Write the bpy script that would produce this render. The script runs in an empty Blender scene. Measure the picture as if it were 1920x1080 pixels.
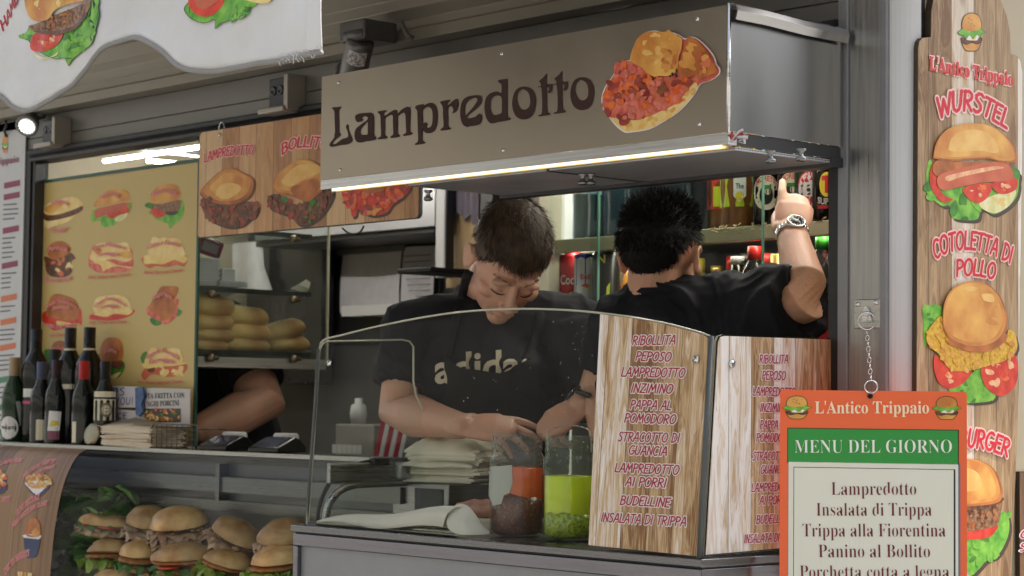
import bpy, bmesh, math, random
from mathutils import Vector, Matrix, noise
V = Vector
S = bpy.context.scene
COL = S.collection
rng = random.Random(7)

# ------------------------------------------------------------------ camera
CF, CYAW, CPIT, CROLL = 3907.3, 0.83133901, 0.05487455, 0.0108077   # focal length in px of a 1920 px wide frame
CC = V((2.26, -2.82, 1.55))
_F = V((-math.sin(CYAW)*math.cos(CPIT), math.cos(CYAW)*math.cos(CPIT), math.sin(CPIT)))
_R0 = V((math.cos(CYAW), math.sin(CYAW), 0)); _U0 = _R0.cross(_F)
_R = _R0*math.cos(CROLL)+_U0*math.sin(CROLL); _U = -_R0*math.sin(CROLL)+_U0*math.cos(CROLL)
cam_d = bpy.data.cameras.new('camera'); cam = bpy.data.objects.new('camera', cam_d); COL.objects.link(cam)
cam.matrix_world = Matrix(((_R.x,_U.x,-_F.x,CC.x),(_R.y,_U.y,-_F.y,CC.y),(_R.z,_U.z,-_F.z,CC.z),(0,0,0,1)))
cam_d.sensor_width = 36; cam_d.lens = CF/1920*36; cam_d.clip_start = .05; cam_d.clip_end = 500
cam_d.dof.use_dof = True; cam_d.dof.focus_distance = 3.6; cam_d.dof.aperture_fstop = 9.0
S.camera = cam
# ------------------------------------------------------------------ light
SUN_EL, SUN_AZ = math.radians(50), math.radians(13)      # from behind the kiosk, a little to its right
w = bpy.data.worlds.new('World'); S.world = w; w.use_nodes = True
nt = w.node_tree; bg = nt.nodes['Background']
sky = nt.nodes.new('ShaderNodeTexSky'); sky.sky_type = 'NISHITA'; sky.sun_disc = False
sky.sun_elevation = SUN_EL; sky.sun_rotation = SUN_AZ; sky.air_density = 1.0; sky.dust_density = 4.0
hz = nt.nodes.new('ShaderNodeHueSaturation'); hz.inputs['Saturation'].default_value = .5      # hazy town sky
nt.links.new(sky.outputs[0], hz.inputs['Color']); nt.links.new(hz.outputs[0], bg.inputs[0]); bg.inputs[1].default_value = .15
sd = bpy.data.lights.new('sun', 'SUN'); sd.energy = 3.6; sd.angle = math.radians(.5); sd.color = (1, .95, .87)
so = bpy.data.objects.new('sun', sd); COL.objects.link(so)
SUN_DIR = V((math.sin(SUN_AZ)*math.cos(SUN_EL), math.cos(SUN_AZ)*math.cos(SUN_EL), math.sin(SUN_EL)))
so.rotation_euler = SUN_DIR.to_track_quat('Z', 'Y').to_euler()
S.view_settings.view_transform = 'Standard'; S.view_settings.look = 'None'
S.view_settings.exposure = 1.14; S.view_settings.gamma = 1
S.render.engine = 'CYCLES'
S.cycles.use_denoising = True; S.cycles.max_bounces = 10; S.cycles.transparent_max_bounces = 24
S.cycles.glossy_bounces = 4; S.cycles.transmission_bounces = 6; S.cycles.diffuse_bounces = 4
S.cycles.caustics_reflective = False; S.cycles.caustics_refractive = False; S.cycles.sample_clamp_indirect = 6

# ------------------------------------------------------------------ helpers
def P(px, py, X=None, Y=None, Z=None):
    """world point of a photograph pixel on the plane X=, Y= or Z="""
    d = _F + _R*((px-960)/CF) - _U*((py-540)/CF)
    if X is not None: t = (X-CC.x)/d.x
    elif Y is not None: t = (Y-CC.y)/d.y
    else: t = (Z-CC.z)/d.z
    return CC + d*t
def PN(px, py, o, n):
    d = _F + _R*((px-960)/CF) - _U*((py-540)/CF)
    return CC + d*((o-CC).dot(n)/d.dot(n))
def PD(px, py, depth):
    return CC + (_F + _R*((px-960)/CF) - _U*((py-540)/CF))*depth
CAMR, CAMF = V((_R0.x, _R0.y, 0)), V((_F.x, _F.y, 0)).normalized()

MW = {}
def thing(name, label, cat, loc=(0,0,0), group=None, mw=None, kind=None):
    o = bpy.data.objects.new(name, None); COL.objects.link(o); o.empty_display_size = .05
    m = mw if mw is not None else Matrix.Translation(V(loc))
    o.matrix_world = m; MW[o.name] = m.copy()
    o['label'] = label; o['category'] = cat
    if group: o['group'] = group
    if kind: o['kind'] = kind
    return o
def tag(o, label, cat, group=None, kind=None):
    o['label'] = label; o['category'] = cat
    if group: o['group'] = group
    if kind: o['kind'] = kind
    return o
def frame(o, x, y):
    x = V(x).normalized(); y = V(y); y = (y - x*y.dot(x)).normalized(); z = x.cross(y)
    return Matrix(((x.x,y.x,z.x,o[0]),(x.y,y.y,z.y,o[1]),(x.z,y.z,z.z,o[2]),(0,0,0,1)))
def copy_thing(root, m, label=None):
    r = root.copy(); COL.objects.link(r); r.matrix_world = m; MW[r.name] = m.copy()
    if label: r['label'] = label
    for ch in [c for c in COL.objects if c.parent == root]:
        c = ch.copy(); COL.objects.link(c); c.parent = r
        for g in [k for k in COL.objects if k.parent == ch]:
            d = g.copy(); COL.objects.link(d); d.parent = c
    return r

def catmull(pts, n=6, closed=True):
    out = []; L = len(pts)
    rngk = range(L) if closed else range(L-1)
    for i in rngk:
        if closed: p0,p1,p2,p3 = (V(pts[(i+k-1)%L]) for k in range(4))
        else: p0,p1,p2,p3 = (V(pts[min(max(i+k-1,0),L-1)]) for k in range(4))
        for k in range(n):
            t = k/n
            out.append(.5*((2*p1)+(p2-p0)*t+(2*p0-5*p1+4*p2-p3)*t*t+(3*p1-p0-3*p2+p3)*t*t*t))
    if not closed: out.append(V(pts[-1]))
    return out

class B:
    """collects shapes in one bmesh; build() links them as one mesh object"""
    def __init__(s): s.bm = bmesh.new()
    def _mi(s, fs, mi, sm=False):
        for f in fs: f.material_index = mi; f.smooth = sm
        return fs
    def box(s, lo, hi, mi=0, M=None):
        lo, hi = V(lo), V(hi)
        vs = [s.bm.verts.new(V((x,y,z)) if M is None else M@V((x,y,z))) for x in (lo.x,hi.x) for y in (lo.y,hi.y) for z in (lo.z,hi.z)]
        return s._mi([s.bm.faces.new([vs[i] for i in q]) for q in ((0,1,3,2),(4,6,7,5),(0,4,5,1),(2,3,7,6),(0,2,6,4),(1,5,7,3))], mi)
    def rbox(s, lo, hi, r=.004, mi=0, M=None, seg=2):
        fs = s.box(lo, hi, mi, M)
        es = list({e for f in fs for e in f.edges})
        g = bmesh.ops.bevel(s.bm, geom=es, offset=r, segments=seg, affect='EDGES', profile=.5)
        for f in g['faces']: f.material_index = mi; f.smooth = True
    def prism(s, pts, z0, z1, mi=0, M=None, side=None):
        """closed 2-D outline in x,y raised from z0 to z1"""
        M = M or Matrix()
        a = [s.bm.verts.new(M@V((p[0],p[1],z0))) for p in pts]; b = [s.bm.verts.new(M@V((p[0],p[1],z1))) for p in pts]
        fs = []
        n = len(pts)
        area = sum(pts[i][0]*pts[(i+1)%n][1]-pts[(i+1)%n][0]*pts[i][1] for i in range(n))
        if area < 0: a.reverse(); b.reverse()
        f1 = s.bm.faces.new(b); f0 = s.bm.faces.new(a[::-1]); s._mi([f1,f0], mi); f1.normal_update(); f0.normal_update()
        sd = [s.bm.faces.new((a[i],a[(i+1)%n],b[(i+1)%n],b[i])) for i in range(n)]
        s._mi(sd, mi if side is None else side)
        g = bmesh.ops.triangulate(s.bm, faces=[f1,f0]) if n > 4 else None
    def poly(s, pts, z, mi=0, M=None):
        M = M or Matrix(); n = len(pts)
        area = sum(pts[i][0]*pts[(i+1)%n][1]-pts[(i+1)%n][0]*pts[i][1] for i in range(n))
        if area < 0: pts = pts[::-1]
        f = s.bm.faces.new([s.bm.verts.new(M@V((p[0],p[1],z))) for p in pts]); f.material_index = mi; f.normal_update()
        if n > 4:
            bmesh.ops.triangulate(s.bm, faces=[f])
    def loft(s, rings, mi=0, closed=True, cap=True, sm=True, loop=False):
        R = [[s.bm.verts.new(V(p)) for p in r] for r in rings]; n = len(R[0]); fs = []
        for a, b in list(zip(R, R[1:])) + ([(R[-1], R[0])] if loop else []):
            for i in range(n if closed else n-1):
                fs.append(s.bm.faces.new((a[i],a[(i+1)%n],b[(i+1)%n],b[i])))
        if cap and closed and not loop:
            fs.append(s.bm.faces.new(R[0][::-1])); fs.append(s.bm.faces.new(R[-1]))
        return s._mi(fs, mi, sm)
    def tube(s, pts, r, mi=0, seg=10, flat=None, cap=True, ends=False, sm=True, up=None):
        """swept circle; r a number or one per point; flat=(a,b) scales the ring axes; ends rounds both ends"""
        pts = [V(p) for p in pts]; n = len(pts)
        rs = list(r) if hasattr(r, '__len__') else [r]*n
        if ends:
            d0 = (pts[0]-pts[1]).normalized(); d1 = (pts[-1]-pts[-2]).normalized()
            pts = [pts[0]+d0*rs[0]*.95, pts[0]+d0*rs[0]*.65]+pts+[pts[-1]+d1*rs[-1]*.65, pts[-1]+d1*rs[-1]*.95]
            rs = [rs[0]*.3, rs[0]*.76]+rs+[rs[-1]*.76, rs[-1]*.3]; n += 4
        rings = []; u = None
        for i in range(n):
            d = (pts[min(i+1,n-1)]-pts[max(i-1,0)]).normalized()
            if u is None:
                u = V(up) if up is not None else (V((0,0,1)) if abs(d.z) < .9 else V((1,0,0)))
            u = (u-d*u.dot(d))
            u = u.normalized() if u.length > 1e-6 else d.orthogonal().normalized()
            v = d.cross(u); fa, fb = flat if flat else (1,1)
            rings.append([pts[i]+(u*math.cos(2*math.pi*k/seg)*fa+v*math.sin(2*math.pi*k/seg)*fb)*rs[i] for k in range(seg)])
        return s.loft(rings, mi, True, cap, sm)
    def lathe(s, prof, o=(0,0,0), seg=20, mi=0, axis=None, sm=True, mis=None):
        """profile of (radius, height) turned round z (or axis) at o"""
        o = V(o); q = V((0,0,1)).rotation_difference(V(axis)) if axis is not None else None
        rings = []
        for r, h in prof:
            ring = [V((max(r,1e-5)*math.cos(2*math.pi*k/seg), max(r,1e-5)*math.sin(2*math.pi*k/seg), h)) for k in range(seg)]
            rings.append([(q@p if q else p)+o for p in ring])
        fs = s.loft(rings, mi, True, True, sm)
        if mis:
            for j, m in enumerate(mis):
                for k in range(seg): fs[j*seg+k].material_index = m
        return fs
    def ell(s, c, r, mi=0, M=None, seg=16, rings=10, fn=None):
        c = V(c); rr = []
        for i in range(rings+1):
            t = math.pi*i/rings
            ring = []
            for k in range(seg):
                a = 2*math.pi*k/seg
                d = V((math.sin(t)*math.cos(a)+ (1e-4*math.cos(a)), math.sin(t)*math.sin(a)+(1e-4*math.sin(a)), -math.cos(t)))
                p = V((d.x*r[0], d.y*r[1], d.z*r[2]))
                if fn: p = fn(p, d)
                ring.append(c+(M@p if M else p))
            rr.append(ring)
        return s.loft(rr, mi, True, True, True)
    def mesh(s, me, M, mi):
        vs = [s.bm.verts.new(M(v.co) if callable(M) else M@v.co) for v in me.vertices]
        for p in me.polygons:
            try:
                f = s.bm.faces.new([vs[i] for i in p.vertices]); f.material_index = mi
            except ValueError: pass
    def build(s, name, mats, parent=None, world=True, mw=None, normals=True, bevel=0, mods=None):
        """world: coordinates are world ones and are turned into the parent's own"""
        me = bpy.data.meshes.new(name)
        if normals: bmesh.ops.recalc_face_normals(s.bm, faces=s.bm.faces[:])
        if bevel:
            es = [e for e in s.bm.edges if len(e.link_faces) == 2 and e.calc_face_angle(0) > .6]
            g = bmesh.ops.bevel(s.bm, geom=es, offset=bevel, segments=2, affect='EDGES', profile=.5)
        base = None
        if parent is not None:
            base = MW[parent.name]
            if world: s.bm.transform(base.inverted())
            mwm = base
        elif mw is not None: mwm = mw
        elif world:
            lo = V((1e9,)*3); hi = -lo
            for v in s.bm.verts:
                for k in range(3): lo[k] = min(lo[k], v.co[k]); hi[k] = max(hi[k], v.co[k])
            mwm = Matrix.Translation(V(((lo.x+hi.x)/2,(lo.y+hi.y)/2,lo.z))); s.bm.transform(mwm.inverted())
        else: mwm = Matrix()
        s.bm.to_mesh(me); s.bm.free()
        o = bpy.data.objects.new(name, me); COL.objects.link(o)
        for m in (mats if isinstance(mats, (list,tuple)) else [mats]): me.materials.append(m)
        if parent is not None:
            o.parent = parent; MW[o.name] = mwm
        else:
            o.matrix_world = mwm; MW[o.name] = mwm.copy()
        return o

# ------------------------------------------------------------------ materials
MAT = {}
def lin(c):
    return tuple(x/12.92 if x <= .04045 else ((x+.055)/1.055)**2.4 for x in c)
def mat(name, c, r=.5, m=0.0, var=0.0, sc=20, c2=None, bump=0.0, bsc=None, tr=0.0, spec=.5, emit=None, es=1.0, stretch=None, coat=0, sss=0, ior=None, detail=4, ramp=(.35,.65), rvar=0, orand=0):
    if name in MAT: return MAT[name]
    mt = bpy.data.materials.new(name); mt.use_nodes = True; MAT[name] = mt
    n = mt.node_tree; b = n.nodes['Principled BSDF']
    b.inputs['Base Color'].default_value = (*c, 1); b.inputs['Roughness'].default_value = r; b.inputs['Metallic'].default_value = m
    b.inputs['Specular IOR Level'].default_value = spec; b.inputs['Transmission Weight'].default_value = tr
    if ior: b.inputs['IOR'].default_value = ior
    if coat: b.inputs['Coat Weight'].default_value = coat; b.inputs['Coat Roughness'].default_value = .08
    if sss:
        b.inputs['Subsurface Weight'].default_value = sss; b.inputs['Subsurface Radius'].default_value = (.012,.005,.003); b.inputs['Subsurface Scale'].default_value = 1
    if emit: b.inputs['Emission Color'].default_value = (*emit,1); b.inputs['Emission Strength'].default_value = es
    if var or c2 or bump or rvar:
        tc = n.nodes.new('ShaderNodeTexCoord'); mp = n.nodes.new('ShaderNodeMapping'); n.links.new(tc.outputs['Object'], mp.inputs[0])
        if stretch: mp.inputs['Scale'].default_value = stretch
        nz = n.nodes.new('ShaderNodeTexNoise'); nz.inputs['Scale'].default_value = sc; nz.inputs['Detail'].default_value = detail
        n.links.new(mp.outputs[0], nz.inputs[0])
        if var or c2:
            cr = n.nodes.new('ShaderNodeValToRGB'); n.links.new(nz.outputs[0], cr.inputs[0])
            a = c if c2 else tuple(max(0,x*(1-var)) for x in c); d = c2 if c2 else tuple(min(1,x*(1+var)) for x in c)
            cr.color_ramp.elements[0].position = ramp[0]; cr.color_ramp.elements[1].position = ramp[1]
            cr.color_ramp.elements[0].color = (*a,1); cr.color_ramp.elements[1].color = (*d,1)
            if orand:
                oi = n.nodes.new('ShaderNodeObjectInfo'); mo_ = n.nodes.new('ShaderNodeMapRange'); n.links.new(oi.outputs['Random'], mo_.inputs[0]); mo_.inputs[3].default_value = 1-orand; mo_.inputs[4].default_value = 1+orand*.6
                hs = n.nodes.new('ShaderNodeHueSaturation'); n.links.new(mo_.outputs[0], hs.inputs['Value']); n.links.new(cr.outputs[0], hs.inputs['Color']); n.links.new(hs.outputs[0], b.inputs['Base Color'])
            else: n.links.new(cr.outputs[0], b.inputs['Base Color'])
        if rvar:
            mr = n.nodes.new('ShaderNodeMapRange'); n.links.new(nz.outputs[0], mr.inputs[0])
            mr.inputs[1].default_value = .3; mr.inputs[2].default_value = .7; mr.inputs[3].default_value = max(.02,r-rvar); mr.inputs[4].default_value = min(1,r+rvar)
            n.links.new(mr.outputs[0], b.inputs['Roughness'])
        if bump:
            bp = n.nodes.new('ShaderNodeBump'); bp.inputs['Strength'].default_value = 1; bp.inputs['Distance'].default_value = bump
            nb = nz
            if bsc:
                nb = n.nodes.new('ShaderNodeTexNoise'); nb.inputs['Scale'].default_value = bsc; nb.inputs['Detail'].default_value = 3; n.links.new(mp.outputs[0], nb.inputs[0])
            n.links.new(nb.outputs[0], bp.inputs['Height']); n.links.new(bp.outputs[0], b.inputs['Normal'])
    return mt
def glass(name, tint=(.97,.985,.975), rough=.015, refl=1.0, dirt_glint=.0):
    """thin pane: see-through with a Fresnel reflection and a little grime; on the jars this whitening is painted light"""
    if name in MAT: return MAT[name]
    mt = bpy.data.materials.new(name); mt.use_nodes = True; MAT[name] = mt
    n = mt.node_tree; n.nodes.clear()
    o = n.nodes.new('ShaderNodeOutputMaterial'); mx = n.nodes.new('ShaderNodeMixShader'); t = n.nodes.new('ShaderNodeBsdfTransparent')
    g = n.nodes.new('ShaderNodeBsdfGlossy'); fr = n.nodes.new('ShaderNodeFresnel'); fr.inputs[0].default_value = 1.38
    t.inputs[0].default_value = (*tint,1); g.inputs['Roughness'].default_value = rough; g.inputs['Color'].default_value = (refl,refl,refl,1)
    ge = n.nodes.new('ShaderNodeNewGeometry'); iv = n.nodes.new('ShaderNodeMath'); iv.operation = 'SUBTRACT'; iv.inputs[0].default_value = 1; n.links.new(ge.outputs['Backfacing'], iv.inputs[1]); ml = n.nodes.new('ShaderNodeMath'); ml.operation = 'MULTIPLY'; n.links.new(iv.outputs[0], ml.inputs[0]); n.links.new(fr.outputs[0], ml.inputs[1]); n.links.new(ml.outputs[0], mx.inputs[0]); n.links.new(t.outputs[0], mx.inputs[1]); n.links.new(g.outputs[0], mx.inputs[2])
    last = mx.outputs[0]
    if dirt_glint:
        d = n.nodes.new('ShaderNodeBsdfDiffuse'); d.inputs[0].default_value = (.75,.75,.72,1)
        tc = n.nodes.new('ShaderNodeTexCoord'); nz = n.nodes.new('ShaderNodeTexNoise'); nz.inputs['Scale'].default_value = 7; nz.inputs['Detail'].default_value = 6
        n.links.new(tc.outputs['Object'], nz.inputs[0])
        mr = n.nodes.new('ShaderNodeMapRange'); mr.inputs[1].default_value = .4; mr.inputs[2].default_value = .75; mr.inputs[3].default_value = dirt_glint*.3; mr.inputs[4].default_value = dirt_glint*1.6
        n.links.new(nz.outputs[0], mr.inputs[0]); m2 = n.nodes.new('ShaderNodeMixShader')
        n.links.new(mr.outputs[0], m2.inputs[0]); n.links.new(last, m2.inputs[1]); n.links.new(d.outputs[0], m2.inputs[2]); last = m2.outputs[0]
    n.links.new(last, o.inputs[0])
    return mt
def wood(name, w, cols, seed=0, gap=.025, rough=.45, axis='X', white=.0, knots=True, pv=.55, rp=(.2,.5,.82)):
    """printed planks running along local y, plank width w; cols = dark, mid, light"""
    if name in MAT: return MAT[name]
    mt = bpy.data.materials.new(name); mt.use_nodes = True; MAT[name] = mt
    n = mt.node_tree; L = n.links; N = lambda t: n.nodes.new(t); b = n.nodes['Principled BSDF']; b.inputs['Roughness'].default_value = rough
    tc = N('ShaderNodeTexCoord'); sp = N('ShaderNodeSeparateXYZ'); L.new(tc.outputs['Object'], sp.inputs[0])
    def math_(op, a, bb=None, c=None):
        m = N('ShaderNodeMath'); m.operation = op
        for i, x in enumerate((a, bb, c)):
            if x is None: continue
            if isinstance(x, (int,float)): m.inputs[i].default_value = x
            else: L.new(x, m.inputs[i])
        return m.outputs[0]
    xw = math_('ADD', math_('DIVIDE', sp.outputs[0], w), 100.0+seed*.37)
    idx = math_('FLOOR', xw); fr = math_('FRACT', xw)
    wn = N('ShaderNodeTexWhiteNoise'); wn.noise_dimensions = '1D'; L.new(math_('ADD', idx, seed*3.1), wn.inputs['W'])
    # grain: noise stretched along the plank, each plank with its own offset
    cb = N('ShaderNodeCombineXYZ'); off = math_('MULTIPLY', wn.outputs[0], 37.0)
    L.new(math_('ADD', math_('MULTIPLY', sp.outputs[0], 1.0/w*2.6), off), cb.inputs[0]); L.new(math_('ADD', math_('MULTIPLY', sp.outputs[1], .28/w), off), cb.inputs[1]); L.new(off, cb.inputs[2])
    nz = N('ShaderNodeTexNoise'); nz.inputs['Scale'].default_value = 1.0; nz.inputs['Detail'].default_value = 5; nz.inputs['Distortion'].default_value = .9; L.new(cb.outputs[0], nz.inputs[0])
    # fine rings from the same noise
    ring = math_('FRACT', math_('MULTIPLY', nz.outputs[0], 9.0)); ring = math_('ABSOLUTE', math_('SUBTRACT', ring, .5))
    cb2 = N('ShaderNodeCombineXYZ'); L.new(math_('MULTIPLY', sp.outputs[0], 26/w), cb2.inputs[0]); L.new(math_('MULTIPLY', sp.outputs[1], 1.1/w), cb2.inputs[1])
    nf = N('ShaderNodeTexNoise'); nf.inputs['Scale'].default_value = 1; nf.inputs['Detail'].default_value = 3; L.new(cb2.outputs[0], nf.inputs[0])
    g = math_('ADD', math_('MULTIPLY', nz.outputs[0], .62), math_('ADD', math_('MULTIPLY', ring, .22), math_('MULTIPLY', nf.outputs[0], .3)))
    g = math_('ADD', g, math_('MULTIPLY', math_('SUBTRACT', wn.outputs[0], .5), pv))
    cr = N('ShaderNodeValToRGB'); L.new(g, cr.inputs[0]); e = cr.color_ramp.elements
    e[0].position = rp[0]; e[0].color = (*cols[0],1); e[1].position = rp[2]; e[1].color = (*cols[2],1)
    k = e.new(rp[1]); k.color = (*cols[1],1)
    last = cr.outputs[0]
    if knots:
        cb3 = N('ShaderNodeCombineXYZ'); L.new(math_('ADD', math_('MULTIPLY', sp.outputs[0], .55/w), off), cb3.inputs[0]); L.new(math_('MULTIPLY', sp.outputs[1], .22/w), cb3.inputs[1])
        vo = N('ShaderNodeTexVoronoi'); vo.inputs['Scale'].default_value = 1; L.new(cb3.outputs[0], vo.inputs[0])
        kr = N('ShaderNodeValToRGB'); L.new(vo.outputs['Distance'], kr.inputs[0]); ke = kr.color_ramp.elements
        ke[0].position = .02; ke[0].color = (.75,.75,.75,1); ke[1].position = .11; ke[1].color = (0,0,0,1)
        mk = N('ShaderNodeMixRGB'); L.new(kr.outputs[0], mk.inputs[0]); L.new(last, mk.inputs[1]); mk.inputs[2].default_value = (*[x*.45 for x in cols[0]],1); last = mk.outputs[0]
    gp = math_('LESS_THAN', fr, gap); mx = N('ShaderNodeMixRGB'); L.new(math_('MULTIPLY', gp, .8), mx.inputs[0]); L.new(last, mx.inputs[1]); mx.inputs[2].default_value = (*[x*.3 for x in cols[0]],1)
    L.new(mx.outputs[0], b.inputs['Base Color'])
    return mt
def steel(name, c=(.55,.55,.56), r=.3, var=.12, axis=(2,2,90), bump=.0, rvar=.1):
    return mat(name, c, r, 1.0, var=var, sc=3, stretch=axis, rvar=rvar, bump=bump)
# ------------------------------------------------------------------ lettering and printed pictures
def _arc(cx, cy, rx, ry, a0, a1, n=8):
    return [(cx+rx*math.cos(math.radians(a0+(a1-a0)*i/n)), cy+ry*math.sin(math.radians(a0+(a1-a0)*i/n))) for i in range(n+1)]
# hand-lettered capitals as pen strokes, height 1
HAND = {
 'A': (.68, [[(0,0),(.3,1)],[(.3,1),(.42,.98),(.66,0)],[(.1,.36),(.6,.36)]]),
 'B': (.58, [[(.06,0),(.04,1)],[(0,.96)]+_arc(.22,.76,.27,.22,90,-80)+[(.06,.52)],[(.1,.53)]+_arc(.24,.27,.31,.27,80,-90)+[(.02,0)]]),
 'C': (.6, [_arc(.36,.5,.34,.5,52,308,14)]),
 'D': (.64, [[(.06,0),(.06,1)],[(0,.98)]+_arc(.16,.5,.46,.49,82,-84,12)+[(.04,0)]]),
 'E': (.52, [[(.06,0),(.04,1)],[(.04,.98),(.5,1)],[(.06,.54),(.44,.55)],[(.06,.02),(.52,0)]]),
 'F': (.5, [[(.06,0),(.04,1)],[(.04,.98),(.5,1)],[(.06,.54),(.42,.55)]]),
 'G': (.66, [_arc(.36,.5,.34,.5,55,330,14)+[(.62,.42)],[(.38,.44),(.68,.44)]]),
 'H': (.62, [[(.06,0),(.06,1)],[(.58,0),(.56,1)],[(.06,.5),(.56,.52)]]),
 'I': (.2, [[(.1,0),(.1,1)]]),
 'L': (.5, [[(.06,1),(.05,.03)],[(.05,.03),(.5,.02)]]),
 'M': (.82, [[(.02,0),(.14,1)],[(.14,1),(.4,.3)],[(.4,.3),(.66,1)],[(.66,1),(.8,0)]]),
 'N': (.64, [[(.05,0),(.06,1)],[(.06,1),(.56,.02)],[(.56,.02),(.58,1)]]),
 'O': (.7, [_arc(.35,.5,.33,.5,95,455,20)]),
 'P': (.56, [[(.06,0),(.05,1)],[(0,.97)]+_arc(.2,.73,.34,.26,85,-85)+[(.06,.46)]]),
 'R': (.6, [[(.06,0),(.05,1)],[(0,.97)]+_arc(.2,.74,.32,.25,85,-85)+[(.08,.48)],[(.2,.48),(.58,0)]]),
 'S': (.54, [[(.5,.9),(.38,1),(.2,.99),(.07,.86),(.1,.68),(.28,.54),(.44,.4),(.48,.2),(.36,.04),(.18,0),(.02,.1)]]),
 'T': (.6, [[(0,.97),(.6,1)],[(.3,.98),(.28,0)]]),
 'U': (.64, [[(.06,1),(.05,.4),(.1,.12),(.28,0),(.46,.08),(.56,.34),(.58,1)]]),
 'V': (.64, [[(.02,1),(.3,0)],[(.3,0),(.62,1)]]),
 'W': (.9, [[(.02,1),(.2,0)],[(.2,0),(.45,.8)],[(.45,.8),(.66,0)],[(.66,0),(.9,1)]]),
 'Y': (.6, [[(.02,1),(.3,.5)],[(.58,1),(.2,0)]]),
 'Z': (.58, [[(.04,.98),(.54,1)],[(.54,1),(.02,.03)],[(.02,.03),(.58,.02)]]),
 '!': (.2, [[(.1,1),(.1,.3)],[(.1,.06),(.1,0)]]),
 ' ': (.32, []), "'": (.15, [[(.1,1),(.06,.78)]]),
}
def _ribbon(pts, wd):
    """outline triangles of a pen stroke with round ends"""
    pts = [V((p[0],p[1])) for p in pts]
    if (pts[0]-pts[-1]).length < 1e-3:                   # closed loop: no ends
        pts = pts[:-1]; n = len(pts); vs = []
        for sgn in (1,-1):
            for i in range(n):
                d = (pts[(i+1)%n]-pts[i-1]).normalized(); vs.append(pts[i]+V((-d.y,d.x))*wd*sgn)
        return vs, [(i, n+i, n+(i+1)%n, (i+1)%n) for i in range(n)]
    n = len(pts); Lf = []; Rt = []
    for i in range(n):
        a = (pts[i]-pts[i-1]).normalized() if i else None
        b = (pts[i+1]-pts[i]).normalized() if i < n-1 else None
        d = (a or b) if not (a and b) else (a+b).normalized()
        nn = V((-d.y, d.x))
        k = 1.0
        if a and b: k = 1/max(.5, nn.dot(V((-a.y,a.x))))
        Lf.append(pts[i]+nn*wd*k); Rt.append(pts[i]-nn*wd*k)
    vs = Lf+Rt; fs = [(i, n+i, n+i+1, i+1) for i in range(n-1)]
    for c, d, l, r_ in ((pts[0], pts[0]-pts[1], 0, n), (pts[-1], pts[-1]-pts[-2], n-1, 2*n-1)):
        d = d.normalized(); u = V((-d.y, d.x)); k0 = len(vs)
        for t in (60, 20, -20, -60):
            vs.append(c+(d*math.cos(math.radians(t))+u*math.sin(math.radians(t)))*wd)
        ring = [k0, k0+1, k0+2, k0+3]
        e0, e1 = (l, r_) if (V(vs[l])-c).dot(u) > 0 else (r_, l)
        fs.append(tuple([e0]+ring+[e1]))
    return vs, fs
def hand_text(s, wt=.075, slant=.16, gap=.13):
    """-> list of strokes (vertices, faces) in em units, total width"""
    x = 0; out = []
    for ch in s:
        w_, st = HAND.get(ch, HAND[' '])
        for pl in st:
            pp = [(x+p[0]+slant*p[1], p[1]) for p in pl]
            out.append(_ribbon(pp, wt))
        x += w_+gap
    return out, x-gap
_FONT_CACHE = {}
def type_text(s, offset=0.0, shear=0.0, spacing=1.0):
    key = (s, offset, shear, spacing)
    if key in _FONT_CACHE: return _FONT_CACHE[key]
    c = bpy.data.curves.new('lettering', 'FONT'); c.body = s; c.size = 1; c.offset = offset; c.shear = shear; c.space_character = spacing
    c.resolution_u = 3
    o = bpy.data.objects.new('lettering', c); COL.objects.link(o)
    dg = bpy.context.evaluated_depsgraph_get(); dg.update()
    me = bpy.data.meshes.new_from_object(o.evaluated_get(dg))
    vs = [(v.co.x, v.co.y) for v in me.vertices]; fs = [tuple(p.vertices) for p in me.polygons]
    bpy.data.objects.remove(o); bpy.data.meshes.remove(me); bpy.data.curves.remove(c)
    x0 = min((v[0] for v in vs), default=0); x1 = max((v[0] for v in vs), default=1)
    vs = [(v[0]-x0, v[1]) for v in vs]
    _FONT_CACHE[key] = ([(vs, fs)], x1-x0)
    return _FONT_CACHE[key]
def serif(s):
    return ''.join(chr(0x1D400+ord(c)-65) if 'A' <= c <= 'Z' else chr(0x1D41A+ord(c)-97) if 'a' <= c <= 'z' else c for c in s)
def put_text(b, strokes, path, h, mi, z, M=None, fit=True, cap=1.0, dz=8e-6, tilt=True):
    """lay (strokes, width) along path (2-D points: base line start .. end), letters h tall"""
    st, wd = strokes; pts = [V((p[0],p[1])) for p in path]
    if len(pts) > 2: pts = catmull(pts, 8, closed=False)
    seg = [(pts[i+1]-pts[i]).length for i in range(len(pts)-1)]; tot = sum(seg); M = M or Matrix()
    sx = tot/wd if fit else h/cap; sy = h/cap
    def at(x, y):
        d = x*sx; i = 0
        while i < len(seg)-1 and d > seg[i]: d -= seg[i]; i += 1
        t = (pts[i+1]-pts[i]).normalized(); p = pts[i]+t*d
        # blend tangents for a smooth curve
        n = V((-t.y, t.x)) if tilt else V((0,1))
        return p+n*(y*sy)
    for k, (vs, fs) in enumerate(st):
        bv = []
        hf = max(1, len(vs)//2) if len(vs) < 60 else 10**9
        for j, v in enumerate(vs):
            q = at(v[0], v[1]); bv.append(b.bm.verts.new(M@V((q.x, q.y, z+k*dz+(j%hf)*1e-6*(hf < 10**9)))))
        for f in fs:
            try:
                F_ = b.bm.faces.new([bv[i] for i in f]); F_.material_index = mi
            except ValueError: pass
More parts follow.
